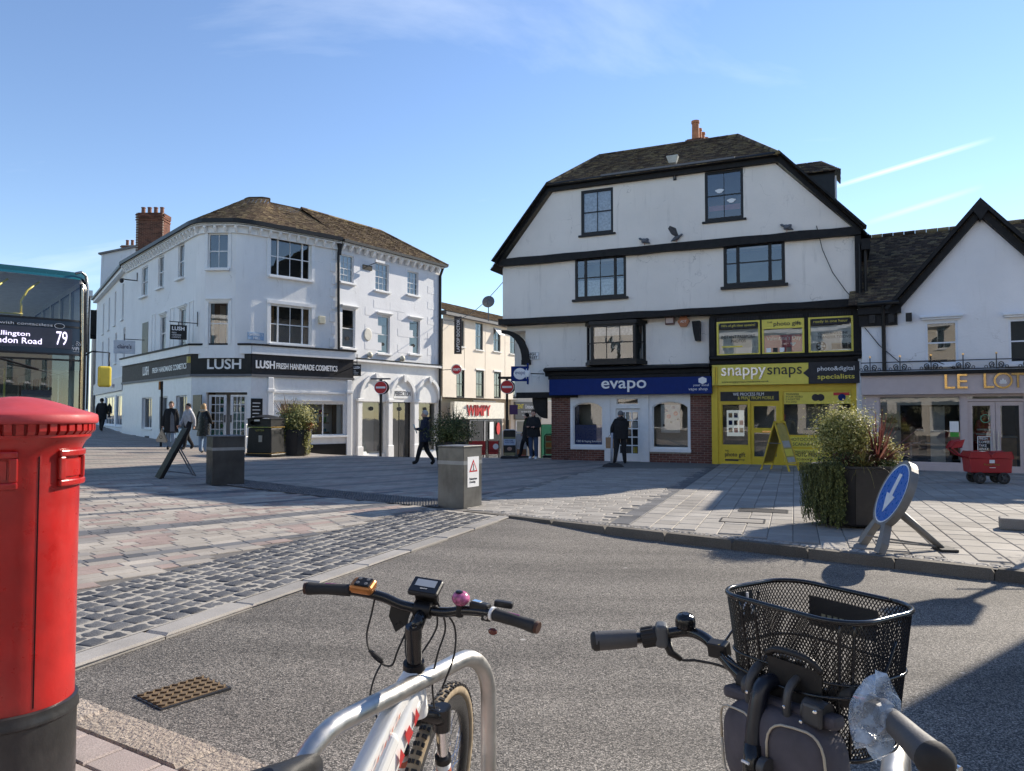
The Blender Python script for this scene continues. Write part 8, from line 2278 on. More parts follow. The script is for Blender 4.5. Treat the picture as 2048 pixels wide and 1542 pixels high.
  # stem and bar
stp = hd1+(hd1-hd0).normalized()*.02
MB().tube([stp, stp+(hd1-hd0).normalized()*.085], [.0225, .0215], 18).build('spacer_stack', BLACKGL, bk, SA, smooth=True, auto=50)
top = stp+(hd1-hd0).normalized()*.085
MB().tube([top, top+(hd1-hd0).normalized()*.035], .0235, 18).build('stem_clamp', BLACKGL, bk, SA, smooth=True, auto=50); MB().tube([top+(hd1-hd0).normalized()*.034, top+(hd1-hd0).normalized()*.037], .008, 10).build('top_bolt', CHROME, bk, SA)
BC = Vector((0, -.29, 1.03))
MB().tube([top+Vector((0, 0, .015)), BC], [.02, .019], 14).build('stem', BLACKGL, bk, SA, smooth=True)
MB().tube([BC-Vector((.025, 0, 0)), BC+Vector((.025, 0, 0))], .024, 16).build('bar_clamp', BLACKP, bk, SA, smooth=True, auto=50)
barp = [(-.345, -.345, 1.052), (-.22, -.315, 1.058), (-.13, -.296, 1.048), (-.06, -.29, 1.031), (.06, -.29, 1.031), (.13, -.296, 1.048), (.22, -.315, 1.058), (.345, -.345, 1.052)]
hbx = MB().tube(curve_pts(barp, 5), .0145, 14).build('handlebar', BLACKGL, bk, SA, smooth=True)
for sx in (-1, 1):
 g = [(sx*.352, -.347, 1.052), (sx*.33, -.341, 1.053), (sx*.28, -.329, 1.056), (sx*.225, -.316, 1.058)]
 gr = MB().tube(curve_pts(g, 5), [.0175, .019, .019, .019, .0185, .018, .0172, .0168, .0165, .0165, .0167, .017, .0172, .0175, .0178, .018], 16).build('grip', BLACKRB, bk, SA, smooth=True)
 MB().tube([(sx*.36, -.349, 1.051), (sx*.352, -.347, 1.052)], [.0165, .0178], 16).build('bar_end', mat('bar_end_brown', (.06, .025, .015), .6), gr, smooth=True, auto=50)
 MB().tube(curve_pts([(sx*.30, -.334, 1.0715), (sx*.26, -.324, 1.0722), (sx*.235, -.318, 1.0735)], 4), .0022, 6, flat=.5).build('grip_stripe', mat('grip_pink', (.3, .05, .2), .5), gr)
MB().tube([(.222, -.3155, 1.058), (.214, -.313, 1.0582)], .0195, 16).build('lock_ring', WHITE_S, bk, SA, smooth=True, auto=50)
# bronze remote, left
rm = MB().cbox((0, 0, 0), (.075, .052, .030)).build('remote', mat('bronze', (.42, .17, .05), .3, .6), bk, SA @ T(-.188, -.312, 1.075) @ RX(R(25)), bevel=.012, seg=3)
MB().cbox((.004, .0, .016), (.048, .038, .006)).build('button_pad', BLACKP, rm, bevel=.004)
for q in range(4): MB().lathe([(.001, .0205), (.006, .0200)], 10, T(-.01+.026*(q % 2), -.009+.019*(q//2), 0)).build('button', LEAD, rm)
# display
ds = MB().cbox((0, 0, 0), (.095, .068, .02)).build('display', BLACKPL, bk, SA @ T(0.0, -.285, 1.092) @ RX(R(28)), bevel=.01, seg=3)
MB().cbox((0, 0.0, .0105), (.086, .06, .002)).build('display_glass', BLACKGL, ds, bevel=.003)
MB().cbox((0, .007, .0119), (.062, .028, .001)).build('lcd', mat('lcd_grey', (.30, .33, .37), .25), ds); text('GIANT', WHITE_S, ds, T(0, 0, .0122) @ RX(-PI/2), .022, .004, -.011, -.018, y=0, ext=.0003)
MB().box(-.035, .035, -.01, .012, -.055, -.008).build('display_mount', BLACKPL, ds, bevel=.004)
# bell, lever, torn cover
be = MB().ell((0, 0, 0), (.0265, .0265, .022), 18, 10).build('bell', None or mat('bell_pink', (.45, .12, .25), .25, var=.7, scale=70), bk, SA @ T(.115, -.300, 1.083), smooth=True)
MB().ell((0, 0, .0), (.012, .012, .005), 12, 6).build('bell_cap', BLACKGL, be, T(-.004, -.008, .0195)); MB().tube([(.115, -.298, 1.03), (.115, -.3, 1.07)], .012, 10).build('bell_mount', BLACKPL, bk, SA)
sh = MB().cbox((0, 0, 0), (.06, .03, .026)).build('shifter', BLACKPL, bk, SA @ T(.175, -.300, 1.068) @ RZ(R(-12)), bevel=.006)
MB().cbox((-.01, 0, .0135), (.026, .018, .003)).build('gear_window', CHROME, sh); MB().tube([(.02, .01, -.01), (.05, .03, -.02), (.075, .015, -.03)], .006, 8).build('shift_lever', BLACKPL, sh)
bl = MB().cbox((0, 0, 0), (.03, .035, .03)).build('brake_clamp', BLACKPL, bk, SA @ T(.200, -.305, 1.05), bevel=.005)
MB().lathe([(.001, 0), (.006, 0)], 10, T(.0, -.0185, -.003) @ RX(PI/2)).build('bolt', CHROME, bl)
stube([(.19, -.285, 1.05), (.22, -.255, 1.045), (.30, -.265, 1.03), (.34, -.275, 1.028)], .006, 'brake_lever', BLACKGL, bk, SA, 8)
stube([(-.19, -.285, 1.05), (-.22, -.255, 1.045), (-.30, -.265, 1.03), (-.34, -.275, 1.028)], .006, 'brake_lever', BLACKGL, bk, SA, 8)
MB().ell((.225, -.325, 1.012), (.014, .008, .010), 10, 6).build('reflector', mat('reflector_red', (.12, .02, .015), .2), bk, SA)
MB().cbox((.235, -.262, 1.075), (.055, .022, .018), ).build('phone_clip', BLACKPL, bk, SA, bevel=.004)
MB().add([(-.105, -.283, 1.03), (-.045, -.28, 1.022), (-.05, -.275, .975), (-.085, -.278, .945), (-.11, -.282, .99)], [(0, 1, 2, 3, 4)]).build('torn_cover', mat('torn_black', (.02, .02, .02), .3), bk, SA)
for pts in ([(-.15, -.30, 1.06), (-.155, -.305, 1.0), (-.16, -.315, .93), (-.13, -.325, .88), (-.075, -.32, .86), (-.05, -.33, .92), (-.02, -.28, 1.04)],
[(-.10, -.32, .87), (-.115, -.34, .82), (-.11, -.36, .76), (-.05, -.40, .72)],
[(.03, -.27, 1.06), (.06, -.25, .98), (.05, -.27, .90), (.045, -.28, .82), (.055, -.27, .74)],
[(.05, -.26, 1.03), (.085, -.24, .98), (.095, -.25, .90), (.07, -.26, .80)],
[(-.02, -.27, 1.07), (-.07, -.23, .97), (-.05, -.26, .87), (.0, -.30, .86)],
[(.02, -.26, 1.05), (.03, -.24, .97), (.0, -.285, .89)]):
 stube(pts, .0032, 'cable', BLACKRB, bk, SA, 6, 7)
MB().tube([(-.145, -.322, .895), (-.10, -.322, .872)], .006, 8).build('cable_joint', BLACKRB, bk, SA)
# saddle and rear wheel (mostly out of the frame)
b = MB(); prof = [(-1.13, .075, .88), (-1.06, .082, .905), (-.98, .062, .905), (-.9, .032, .892), (-.83, .026, .878), (-.785, .021, .862), (-.775, .008, .855)]; vs = []
for y, w, z in prof:
 for k in range(12):
  a = 2*PI*k/12; vs.append((w*math.cos(a), y, z-.02+.03*math.sin(a)*(1 if w > .02 else .6)))
b.add(vs, [(12*i+k, 12*i+(k+1) % 12, 12*i+12+(k+1) % 12, 12*i+12+k) for i in range(len(prof)-1) for k in range(12)] + [tuple(range(12)), tuple(12*(len(prof)-1)+k for k in range(12))[::-1]])
b.build('saddle', BLACKPL, bk, T(-.02, .02, -.065), smooth=True)
bike_wheel(bk, T(0, -1.24, .345), .345)
MB().lathe([(.02, -.004), (.09, -.004), (.09, .004), (.02, .004)], 32, T(.07, -.80, .28) @ RY(PI/2)).build('chainring', BLACKGL, bk)
for sx in (-1, 1): MB().tube([(sx*.085, -.80, .28), (sx*.09, -.80-sx*.12, .28-sx*.11)], .009, 8).build('crank', BLACKGL, bk); MB().cbox((sx*.14, -.80-sx*.12, .28-sx*.11), (.09, .07, .02)).build('pedal', BLACKPL, bk)
MB().tube([(-.06, -1.15, .32), (-.16, -1.05, .0)], .009, 8).build('kickstand', BLACKP, bk)
# ---- bicycle stands
st = thing('bicycle_stand', 'brushed steel hoop stand across the white bicycle', 'bicycle stand', T(0, 0, 0), 'steel hoop stands')
a_, c_ = Vector((-.515, 1.735, 0)), Vector((-.078, 2.50, 0))
u_ = (c_-a_).normalized(); L_ = (c_-a_).length; zt_ = .832; rb = .17
pts = [a_ + Vector((0, 0, .0)), a_ + Vector((0, 0, zt_-rb))]
for k in range(1, 9): w = PI/2*k/8; pts.append(a_ + u_*(rb*(1-math.cos(w))) + Vector((0, 0, zt_-rb+rb*math.sin(w))))
for k in range(0, 9): w = PI/2*k/8; pts.append(c_ - u_*(rb*(1-math.sin(w))) + Vector((0, 0, zt_-rb+rb*math.cos(w))))
pts.append(c_)
MB().tube(pts, .0255, 24).build('hoop', STEEL, st, smooth=True, auto=60)
for q in (a_, c_): MB().lathe([(.026, .012), (.075, .012), (.08, .0)], 24, T(q.x, q.y, .0)).build('base_plate', STEEL, st)
st = thing('bicycle_stand', 'top of a steel hoop stand showing under the right grip at the bottom edge', 'bicycle stand', T(0, 0, 0), 'steel hoop stands')
c_ = Vector((.925, 1.80, 0)); a_ = c_ - u_*1.0; zt_ = .85
pts = [a_ + Vector((0, 0, .0)), a_ + Vector((0, 0, zt_-rb))]
for k in range(1, 9): w = PI/2*k/8; pts.append(a_ + u_*(rb*(1-math.cos(w))) + Vector((0, 0, zt_-rb+rb*math.sin(w))))
for k in range(0, 9): w = PI/2*k/8; pts.append(c_ - u_*(rb*(1-math.sin(w))) + Vector((0, 0, zt_-rb+rb*math.cos(w))))
pts.append(c_)
MB().tube(pts, .0255, 24).build('hoop', STEEL, st, smooth=True, auto=60)
for q in (a_, c_): MB().lathe([(.026, .012), (.075, .012), (.08, .0)], 24, T(q.x, q.y, .0)).build('base_plate', STEEL, st)
# ---- black bicycle with a wire basket
hx = Vector((.85, .527, 0)).normalized(); lx = Vector((-hx.y, hx.x, 0))           # heading, and its left
C2 = Vector((.535, 1.515, 1.035))
b2k = thing('basket_bicycle', 'black bicycle with wire mesh basket and grey handlebar bag', 'bicycle', T(0, 0, 0))
hp_ = [at(*q) for q in ((1192, 1282, 1.80), (1280, 1276, 1.80), (1330, 1268, 1.79), (1375, 1263, 1.77), (1410, 1276, 1.73), (1440, 1306, 1.68), (1500, 1364, 1.60), (1600, 1388, 1.505), (1690, 1390, 1.43), (1740, 1400, 1.37), (1782, 1438, 1.28), (1868, 1520, 1.17))]
MB().tube(curve_pts(hp_, 6), .0125, 14).build('handlebar', BLACKGL, b2k, smooth=True)
GRG = mat('grey_grip', (.075, .075, .078), .6, var=.15, bmp=.2, bscale=200)
e = (hp_[0]-hp_[1]).normalized()
g = MB().tube([hp_[0]+e*.002, hp_[0]-e*.01, hp_[1]+e*.03, hp_[1]+e*.01], [.0225, .0225, .0215, .020], 18, flat=1.05).build('grip', GRG, b2k, smooth=True, auto=50)
MB().tube([hp_[0]+e*.012, hp_[0]+e*.006, hp_[0]-e*.006], [.016, .0225, .0235], 18).build('grip_end', BLACKRB, g, smooth=True, auto=60)
e2 = (hp_[11]-hp_[10]).normalized()
g = MB().tube([hp_[10]+e2*.0, hp_[10]+e2*.025, hp_[10]+e2*.06, hp_[11]-e2*.02, hp_[11]], [.019, .021, .0225, .0255, .027], 20, flat=1.15).build('grip', GRG, b2k, smooth=True, auto=60)
MB().tube([hp_[11]-e2*.004, hp_[11]+e2*.012, hp_[11]+e2*.022], [.0285, .028, .015], 20, flat=1.15).build('grip_end', BLACKRB, g, smooth=True, auto=60)
MB().tube([hp_[10]-e2*.03, hp_[10]-e2*.01], .021, 18).build('grip_collar', BLACKRB, b2k, smooth=True, auto=50)
# twist shifter, bell, lever on the left
d_ = (hp_[2]-hp_[1]).normalized()
MB().tube([hp_[1]+d_*.004, hp_[1]+d_*.04], .0225, 24).build('twist_shifter', BLACKRB, b2k, smooth=True, auto=50)
for k in range(14):
 w = 2*PI*k/14; a = d_.orthogonal().normalized(); bb = d_.cross(a); o_2 = (a*math.cos(w)+bb*math.sin(w))*.0225
 MB().tube([hp_[1]+d_*.006+o_2, hp_[1]+d_*.034+o_2], .0022, 4).build('grip_rib', BLACKRB, b2k)
sp = hp_[1]+d_*.052
MB().cbox((0, 0, 0), (.03, .05, .055), T(*sp) @ RZ(math.atan2(d_.y, d_.x))).build('shifter_body', mat('shifter_grey', (.09, .095, .1), .4), b2k, bevel=.01, seg=3)
bl_ = hp_[3] + Vector((-.005, 0, .02))
be = MB().lathe([(.001, .024), (.008, .024), (.010, .021), (.017, .020), (.022, .014), (.024, .004), (.0235, -.006), (.020, -.008)], 24, T(*bl_) @ RX(R(12))).build('bell', BLACKGL, b2k, smooth=True, auto=50)
MB().tube([bl_-Vector((0, 0, .024)), bl_], .012, 10).build('bell_base', BLACKPL, b2k)
MB().cbox((0, 0, 0), (.045, .028, .034), T(*(hp_[5]+Vector((-.003, -.004, .01)))) @ RZ(R(-40)) @ RX(R(15))).build('lamp_mount', BLACKPL, b2k, bevel=.003); MB().ell(tuple(hp_[5]+Vector((-.006, -.018, .022))), (.004, .002, .004), 8, 6).build('bolt', GOLD, b2k)
lv = [hp_[2]+Vector((.0, -.01, -.03)), hp_[2]+Vector((.035, -.015, -.055)), hp_[3]+Vector((.02, -.02, -.062)), hp_[4]+Vector((.04, -.05, -.055)), hp_[5]+Vector((.03, -.06, -.07))]
stube([tuple(q) for q in lv], .0035, 'cable', BLACKRB, b2k, None, 6)
MB().tube([hp_[2]+Vector((.0, -.004, -.01)), hp_[2]+Vector((.012, -.012, -.04)), hp_[2]+Vector((.035, -.015, -.055))], [.012, .010, .006], 8).build('brake_lever', BLACKPL, b2k, smooth=True)
stube([tuple(hp_[5]+Vector((.03, -.06, -.07))), tuple(hp_[6]+Vector((-.03, -.03, -.09))), tuple(hp_[6]+Vector((-.02, .0, -.2)))], .0035, 'cable', BLACKRB, b2k, None, 6)
for i, k in ((6, .02), (8, -.01)):
 e3 = (hp_[i+1]-hp_[i-1]).normalized(); MB().tube([hp_[i]-e3*.02, hp_[i]+e3*.03], .0225, 12).build('velcro_strap', BLACKRB, b2k, smooth=True, auto=40)
e3 = (hp_[9]-hp_[8]).normalized(); MB().tube([hp_[8]+e3*.035, hp_[8]+e3*.07], .0135, 14).build('bar_sleeve', CHROME, b2k, smooth=True, auto=40)
# basket
BM = T(.638, 1.575, 0) @ RZ(math.atan2(lx.y, lx.x))         # x along the bar (to the rider's left), y towards the rider is -heading
def rrect(t, a, b_, r):
 per = [(2*(a-r)), PI*r/2, 2*(b_-r), PI*r/2]*2
 tot = sum(per); d = (t % 1)*tot; segs = [(-a+r, -b_, 1, 0), None]
 x, y, ang = -(a-r), -b_, 0.0
 cx = [(a-r, -b_+r), (a-r, b_-r), (-a+r, b_-r), (-a+r, -b_+r)]
 for i, ln in enumerate(per):
  if d <= ln or i == 7:
   if i % 2 == 0: return (x+math.cos(ang)*d, y+math.sin(ang)*d)
   c = cx[i//2]; w = d/ln*PI/2; return (c[0]+r*math.cos(ang-PI/2+w), c[1]+r*math.sin(ang-PI/2+w))
  d -= ln
  if i % 2 == 0: x, y = x+math.cos(ang)*ln, y+math.sin(ang)*ln
  else:
   c = cx[i//2]; ang += PI/2; x, y = c[0]+r*math.cos(ang-PI/2), c[1]+r*math.sin(ang-PI/2)
ZT_, ZB_ = 1.212, .945
def bpt(t, v, e=0.0):
 a, bb_ = .140+.027*v+e, .100+.026*v+e
 x, y = rrect(t, a, bb_, .065+.01*v); return Vector((x, y, ZB_+(ZT_-ZB_)*v + .012*v*math.cos(4*PI*t)*0))
b = MB(); NS, NV = 128, 22
for sgn in (-1, 1):
 for i in range(NS):
  b.tube([bpt(i/NS + sgn*j*.95/NS, j/NV) for j in range(NV+1)], .0013, 3, caps=False)
for i in range(24):
 for sgn in (-1, 1):
  x0 = -.135+.27*(i+.5)/24; b.tube([(x0, -.095, ZB_), (x0+sgn*.04 if abs(x0+sgn*.04) < .13 else x0, .095, ZB_)], .0013, 3)
MESHM = mat('basket_wire', (.012, .012, .013), .4, .3)
bs_ = b.build('basket_mesh', MESHM, b2k, BM, kind='stuff')
MB().tube([bpt(i/80, 1) for i in range(81)], .0055, 10).build('basket_rim', BLACKGL, b2k, BM, smooth=True); MB().tube([bpt(i/80, 0) for i in range(81)], .005, 8).build('basket_base_ring', BLACKGL, b2k, BM, smooth=True)
MB().tube([bpt(i/80, .55, .002) for i in range(81)], .0028, 6).build('basket_ring', BLACKGL, b2k, BM, smooth=True)
for tt_ in (.50, .535, .72, .745): MB().tube([bpt(tt_, v/8, -.001) for v in range(9)], .0034, 6).build('basket_stay', BLACKGL, b2k, BM, smooth=True)
# carrying handle folded down outside
MB().tube(curve_pts([(.165, -.02, ZT_-.02), (.20, -.05, ZT_-.06), (.19, .05, ZT_-.115), (.15, .112, ZT_-.14), (.0, .124, ZT_-.155), (-.135, .116, ZT_-.14), (-.168, .05, ZT_-.12), (-.163, -.02, ZT_-.05)], 6), .003, 8).build('basket_handle', BLACKGL, b2k, BM, smooth=True)
# badge plates in the far and left walls
pm = MB(); vs = []
for j in range(5):
 for i in range(13):
  p = bpt(.02+.17*i/12, .66+.24*j/4, -.004); vs.append(p)
pm.add(vs, [(j*13+i, j*13+i+1, (j+1)*13+i+1, (j+1)*13+i) for j in range(4) for i in range(12)])
bd = pm.build('badge_plate', BLACKPL, b2k, BM)
b = MB()
for i in range(7): p = bpt(.05+.016*i, .73, -.006); q = bpt(.05+.016*i+.011, .73, -.006); b.add([p, q, q+Vector((0, 0, .012)), p+Vector((0, 0, .012))], [(0, 1, 2, 3)])
b.build('badge_lettering', mat('badge_grey', (.22, .22, .15), .5), bd, kind='stuff')
pm = MB(); vs = []
for j in range(4):
 for i in range(6): vs.append(bpt(.34+.055*i/5, .70+.26*j/3, -.004))
pm.add(vs, [(j*6+i, j*6+i+1, (j+1)*6+i+1, (j+1)*6+i) for j in range(3) for i in range(5)])
pm.build('badge_plate', BLACKPL, b2k, BM)
b = MB(); c0 = bpt(.366, .84, -.008); dd = (bpt(.37, .84, -.008)-bpt(.36, .84, -.008)).normalized()
b.tube([c0-dd*.016+Vector((0, 0, -.02)), c0-dd*.012, c0+Vector((0, 0, .012)), c0+dd*.012, c0+dd*.016+Vector((0, 0, -.02))], .003, 6); b.tube([c0+Vector((0, 0, .012)), c0+Vector((0, 0, .03))], .003, 6); b.build('antler_badge', WHITE_S, b2k, BM)
# mounting plate and bracket between basket and bar
BRK = mat('bracket_grey', (.05, .05, .052), .45, var=.15)
vs = []
for j in range(6):
 for i in range(9):
  p = bpt(.565+.125*i/8, .0+.62*j/5, .006); vs.append(p)
MB().add(vs, [(j*9+i, j*9+i+1, (j+1)*9+i+1, (j+1)*9+i) for j in range(5) for i in range(8)]).build('mounting_plate', BLACKPL, b2k, BM)
MB().tube(curve_pts([bpt(.565, .64, .006), bpt(.6, .70, .012), bpt(.66, .70, .012), bpt(.69, .62, .006)], 5), .007, 8).build('plate_lip', BLACKPL, b2k, BM, smooth=True)
mid = C2
def loc(h, l, z): return C2 + hx*h + lx*l + Vector((0, 0, z))
for l0 in (.045, -.045):
 MB().tube(curve_pts([loc(.05, l0*.7, .07), loc(.02, l0, .055), loc(-.018, l0, .035), loc(-.03, l0, .0), loc(-.02, l0, -.04), loc(.0, l0, -.05)], 5), .010, 10, flat=.8).build('bracket_arm', BRK, b2k, smooth=True)
MB().tube([loc(.0, .075, 0), loc(.0, .05, 0)], .022, 18).build('bar_clamp', BRK, b2k, smooth=True, auto=40)
cl_2 = MB().tube([loc(-.0, -.07, .0), loc(-.0, -.115, -.002)], .0235, 18).build('bar_clamp', BRK, b2k, smooth=True, auto=40)
MB().cbox((0, 0, 0), (.012, .042, .042), T(*loc(-.026, -.10, .0)) @ RZ(math.atan2(hx.y, hx.x))).build('clamp_face', BRK, b2k, bevel=.006, seg=2)
MB().cbox((0, 0, 0), (.03, .085, .02), T(*loc(.04, 0, .065)) @ RZ(math.atan2(hx.y, hx.x))).build('release_bar', BRK, b2k, bevel=.004)
for l0 in (-.018, .018): MB().cbox((0, 0, 0), (.012, .016, .014), T(*loc(.022, l0, .066)) @ RZ(math.atan2(hx.y, hx.x))).build('latch', LEAD, b2k, bevel=.003)
for h0, l0, z0 in ((-.031, .045, .0), (-.031, -.045, .0), (-.034, -.085, -.014), (-.034, -.115, .014)): MB().ell(tuple(loc(h0-.006, l0, z0)), (.004, .004, .004), 8, 6).build('bolt', CHROME, b2k)
MB().cbox((0, 0, 0), (.004, .018, .004), T(*loc(-.085, .01, -.115)) @ RZ(math.atan2(hx.y, hx.x))).build('stem_label', WHITE_S, b2k)
# adjustable stem running down to the head tube
stube([tuple(loc(.005, .012, .025)), tuple(loc(-.03, .015, .015)), tuple(loc(-.05, .015, -.05)), tuple(loc(-.06, .012, -.10))], .017, 'stem', mat('stem_navy', (.010, .012, .02), .3), b2k, None, 12, 5)
stm = MB().tube([loc(-.058, .012, -.085), loc(-.062, .01, -.13), loc(-.062, .008, -.20), loc(-.058, .006, -.235)], [.021, .024, .023, .02], 14, flat=.85).build('stem_body', BLACKGL, b2k, smooth=True)
MB().tube([loc(-.07, -.018, -.115), loc(-.07, -.034, -.115)], .019, 18).build('stem_bolt', BRK, b2k, smooth=True, auto=40); MB().ell(tuple(loc(-.087, .01, -.19)), (.006, .006, .006), 10, 6).build('bolt', GOLD, b2k)
MB().tube([loc(-.058, .006, -.23), loc(-.02, .0, -.38)], .020, 14).build('steerer', BLACKPL, b2k, smooth=True)
# head tube, fork, wheel and frame below the frame edge
MB().tube([loc(-.03, 0, -.36), loc(.02, 0, -.50)], .024, 14).build('head_tube', BLACKGL, b2k, smooth=True)
WM = T(*(loc(.20, 0, 0) * 1.0)) ; wc = loc(.20, 0, 0); WM = T(wc.x, wc.y, .33) @ RZ(math.atan2(hx.y, hx.x)-PI/2)
bike_wheel(b2k, WM, .33, tan=False)
for l0 in (-.05, .05): MB().tube([loc(.03, l0, -.5), Vector((wc.x, wc.y, .33))+lx*l0], .012, 10).build('fork_leg', BLACKGL, b2k, smooth=True)
MB().tube([loc(.03, -.05, -.5), loc(.03, .05, -.5)], .016, 10).build('fork_crown', BLACKGL, b2k)
bbp = loc(-.52, 0, 0); bbp.z = .28; rwp = loc(-.90, 0, 0); rwp.z = .33; stp2 = loc(-.66, 0, 0); stp2.z = .68
MB().tube([loc(.0, 0, -.46), bbp], .02, 12).build('down_tube', BLACKGL, b2k, smooth=True); MB().tube([loc(-.02, 0, -.40), Vector(stp2)-Vector((0, 0, .25))], .016, 12).build('top_tube', BLACKGL, b2k, smooth=True)
MB().tube([bbp, stp2], .016, 12).build('seat_tube', BLACKGL, b2k, smooth=True)
# grey bag hanging from the bar
bag = MB(); vs = []; nu, nv = 28, 14
for j in range(nv+1):
 ph = PI*j/nv - PI/2
 for i in range(nu):
  th = 2*PI*i/nu
  sg = lambda c, p: math.copysign(abs(c)**p, c)
  x = .150*sg(math.cos(ph), .55)*sg(math.cos(th), .6); y = .062*sg(math.cos(ph), .55)*sg(math.sin(th), .7); z = .105*sg(math.sin(ph), .6)
  z += -.012*(x/.15)**2; y += .012*math.sin(x*40)*(.3)
  vs.append((x, y, z))
bag.add(vs, [(j*nu+i, j*nu+(i+1) % nu, (j+1)*nu+(i+1) % nu, (j+1)*nu+i) for j in range(nv) for i in range(nu)])
BG = mat('bag_grey', (.075, .068, .082), .75, var=.25, scale=12, bmp=.3, bscale=260, bdist=.001)
BGM = T(*loc(.0, -.012, -.105)) @ RZ(math.atan2(lx.y, lx.x)) @ RY(R(4)) @ S(.9, .95, .88)
bo = bag.build('bag', BG, b2k, BGM, smooth=True)
PIP = mat('cream_piping', (.50, .44, .34), .6)
for x0, x1 in ((-.138, -.012), (.020, .142)):
 sgl = []
 for k in range(25):
  w = 2*PI*k/24; cx_, rx_ = (x0+x1)/2, (x1-x0)/2
  px2, pz2 = cx_+rx_*math.copysign(abs(math.cos(w))**.55, math.cos(w)), -.002+.085*math.copysign(abs(math.sin(w))**.55, math.sin(w))
  yy = .062*max(0, (1-(abs(px2)/.15)**3))**.33*max(.0, (1-(abs(pz2)/.105)**3.3))**.33
  sgl.append((px2, yy+.003, pz2))
 MB().tube(sgl, .0028, 6).build('piping', PIP, bo, smooth=True)
MB().box(-.15, .15, -.02, .02, .085, .115).build('bag_flap', BG, bo, bevel=.01)
# plastic bag wrapped round the right brake
pb_ = MB(); rr = random.Random(5); c0 = at(1752, 1432, 1.30); vs = []; nu, nv = 11, 8
for j in range(nv+1):
 ph = PI*j/nv-PI/2
 for i in range(nu):
  th = 2*PI*i/nu; k = 1+rr.uniform(-.22, .2)
  vs.append(c0 + Vector((.042*math.cos(ph)*math.cos(th)*k, .04*math.cos(ph)*math.sin(th)*k, .062*math.sin(ph)*k + .01*math.cos(th))))
pb_.add(vs, [(j*nu+i, j*nu+(i+1) % nu, (j+1)*nu+(i+1) % nu, (j+1)*nu+i) for j in range(nv) for i in range(nu)])
PLM, n_, l_, bs__ = new_mat('clear_plastic')
bs__.inputs['Base Color'].default_value = (.5, .62, .78, 1); bs__.inputs['Roughness'].default_value = .12
tr_ = n_.new('ShaderNodeBsdfTransparent'); mx_ = n_.new('ShaderNodeMixShader')
fr_ = ramp(n_, l_, noise(n_, l_, coord(n_), 30, 4), [(.35, .12), (.65, .6)]); l_.new(fr_, mx_.inputs[0]); l_.new(tr_.outputs[0], mx_.inputs[1]); l_.new(bs__.outputs[0], mx_.inputs[2]); l_.new(mx_.outputs[0], n_['Material Output'].inputs['Surface'])
bump(n_, l_, bs__, noise(n_, l_, coord(n_), 60, 3, .6), .35, .01)
tag(pb_.build('plastic_bag', PLM), 'crumpled clear blue plastic bag wrapped round the right grip', 'plastic bag')
MB().cbox((0, 0, 0), (.04, .03, .05), T(*c0) @ RZ(.6)).build('brake_clamp', BLACKPL, b2k, bevel=.008); stube([tuple(c0), tuple(c0+Vector((.05, -.02, -.04))), tuple(c0+Vector((.09, -.09, -.05)))], .007, 'brake_lever', CHROME, b2k, None, 8)
# ------------------------------------------------------------------ people
SKIN = mat('skin', (.52, .30, .22), .55, var=.08)
def cloth(name, c, r=.85): return mat(name, c, r, var=.18, scale=9, bmp=.4, bscale=40, bdist=.01, spec=.25)
BLKC, DRKN, JEAN, PALEJ, GRYH, BLKT = cloth('black_cloth', (.020, .020, .022)), cloth('navy_cloth', (.022, .026, .045)), cloth('denim', (.05, .075, .13)), cloth('pale_denim', (.22, .30, .42)), cloth('pale_grey_cloth', (.50, .50, .52)), cloth('black_trousers', (.022, .022, .025))
WSHOE, BSHOE = cloth('white_shoe', (.65, .66, .68)), cloth('black_shoe', (.012, .011, .011), .5)
def base_pose():
 return dict(pelvis=(0, 0, .96), waist=(0, 0, 1.08), chest=(0, -.005, 1.30), neck=(0, .01, 1.47), jaw=(0, -.02, 1.545), head=(0, -.005, 1.62), crown=(0, .005, 1.70),
 shL=(.17, .005, 1.415), elL=(.215, .02, 1.14), wrL=(.225, -.03, .90), haL=(.225, -.05, .83), shR=(-.17, .005, 1.415), elR=(-.215, .02, 1.14), wrR=(-.225, -.03, .90), haR=(-.225, -.05, .83),
 hiL=(.09, 0, .92), knL=(.10, -.01, .50), anL=(.10, .02, .09), toL=(.11, -.13, .035), hiR=(-.09, 0, .92), knR=(-.10, -.01, .50), anR=(-.10, .02, .09), toR=(-.11, -.13, .035))
EDG = [('pelvis','waist','top'),('waist','chest','top'),('chest','neck','top'),('neck','jaw','skin'),('jaw','head','skin'),('head','crown','skin'),
('chest','shL','top'),('shL','elL','top'),('elL','wrL','top'),('wrL','haL','skin'),('chest','shR','top'),('shR','elR','top'),('elR','wrR','top'),('wrR','haR','skin'),
('pelvis','hiL','legs'),('hiL','knL','legs'),('knL','anL','legs'),('anL','toL','shoe'),('pelvis','hiR','legs'),('hiR','knR','legs'),('knR','anR','legs'),('anR','toR','shoe')]
RAD = dict(pelvis=(.15, .115), waist=(.145, .11), chest=(.165, .12), neck=(.06, .06), jaw=(.072, .085), head=(.094, .112), crown=(.066, .078), shL=(.075, .075), shR=(.075, .075), elL=(.066, .066), elR=(.066, .066),
wrL=(.046, .046), wrR=(.046, .046), haL=(.034, .04), haR=(.034, .04), hiL=(.115, .115), hiR=(.115, .115), knL=(.085, .085), knR=(.085, .085), anL=(.066, .066), anR=(.066, .066), toL=(.055, .042), toR=(.055, .042))
QUEUE = []
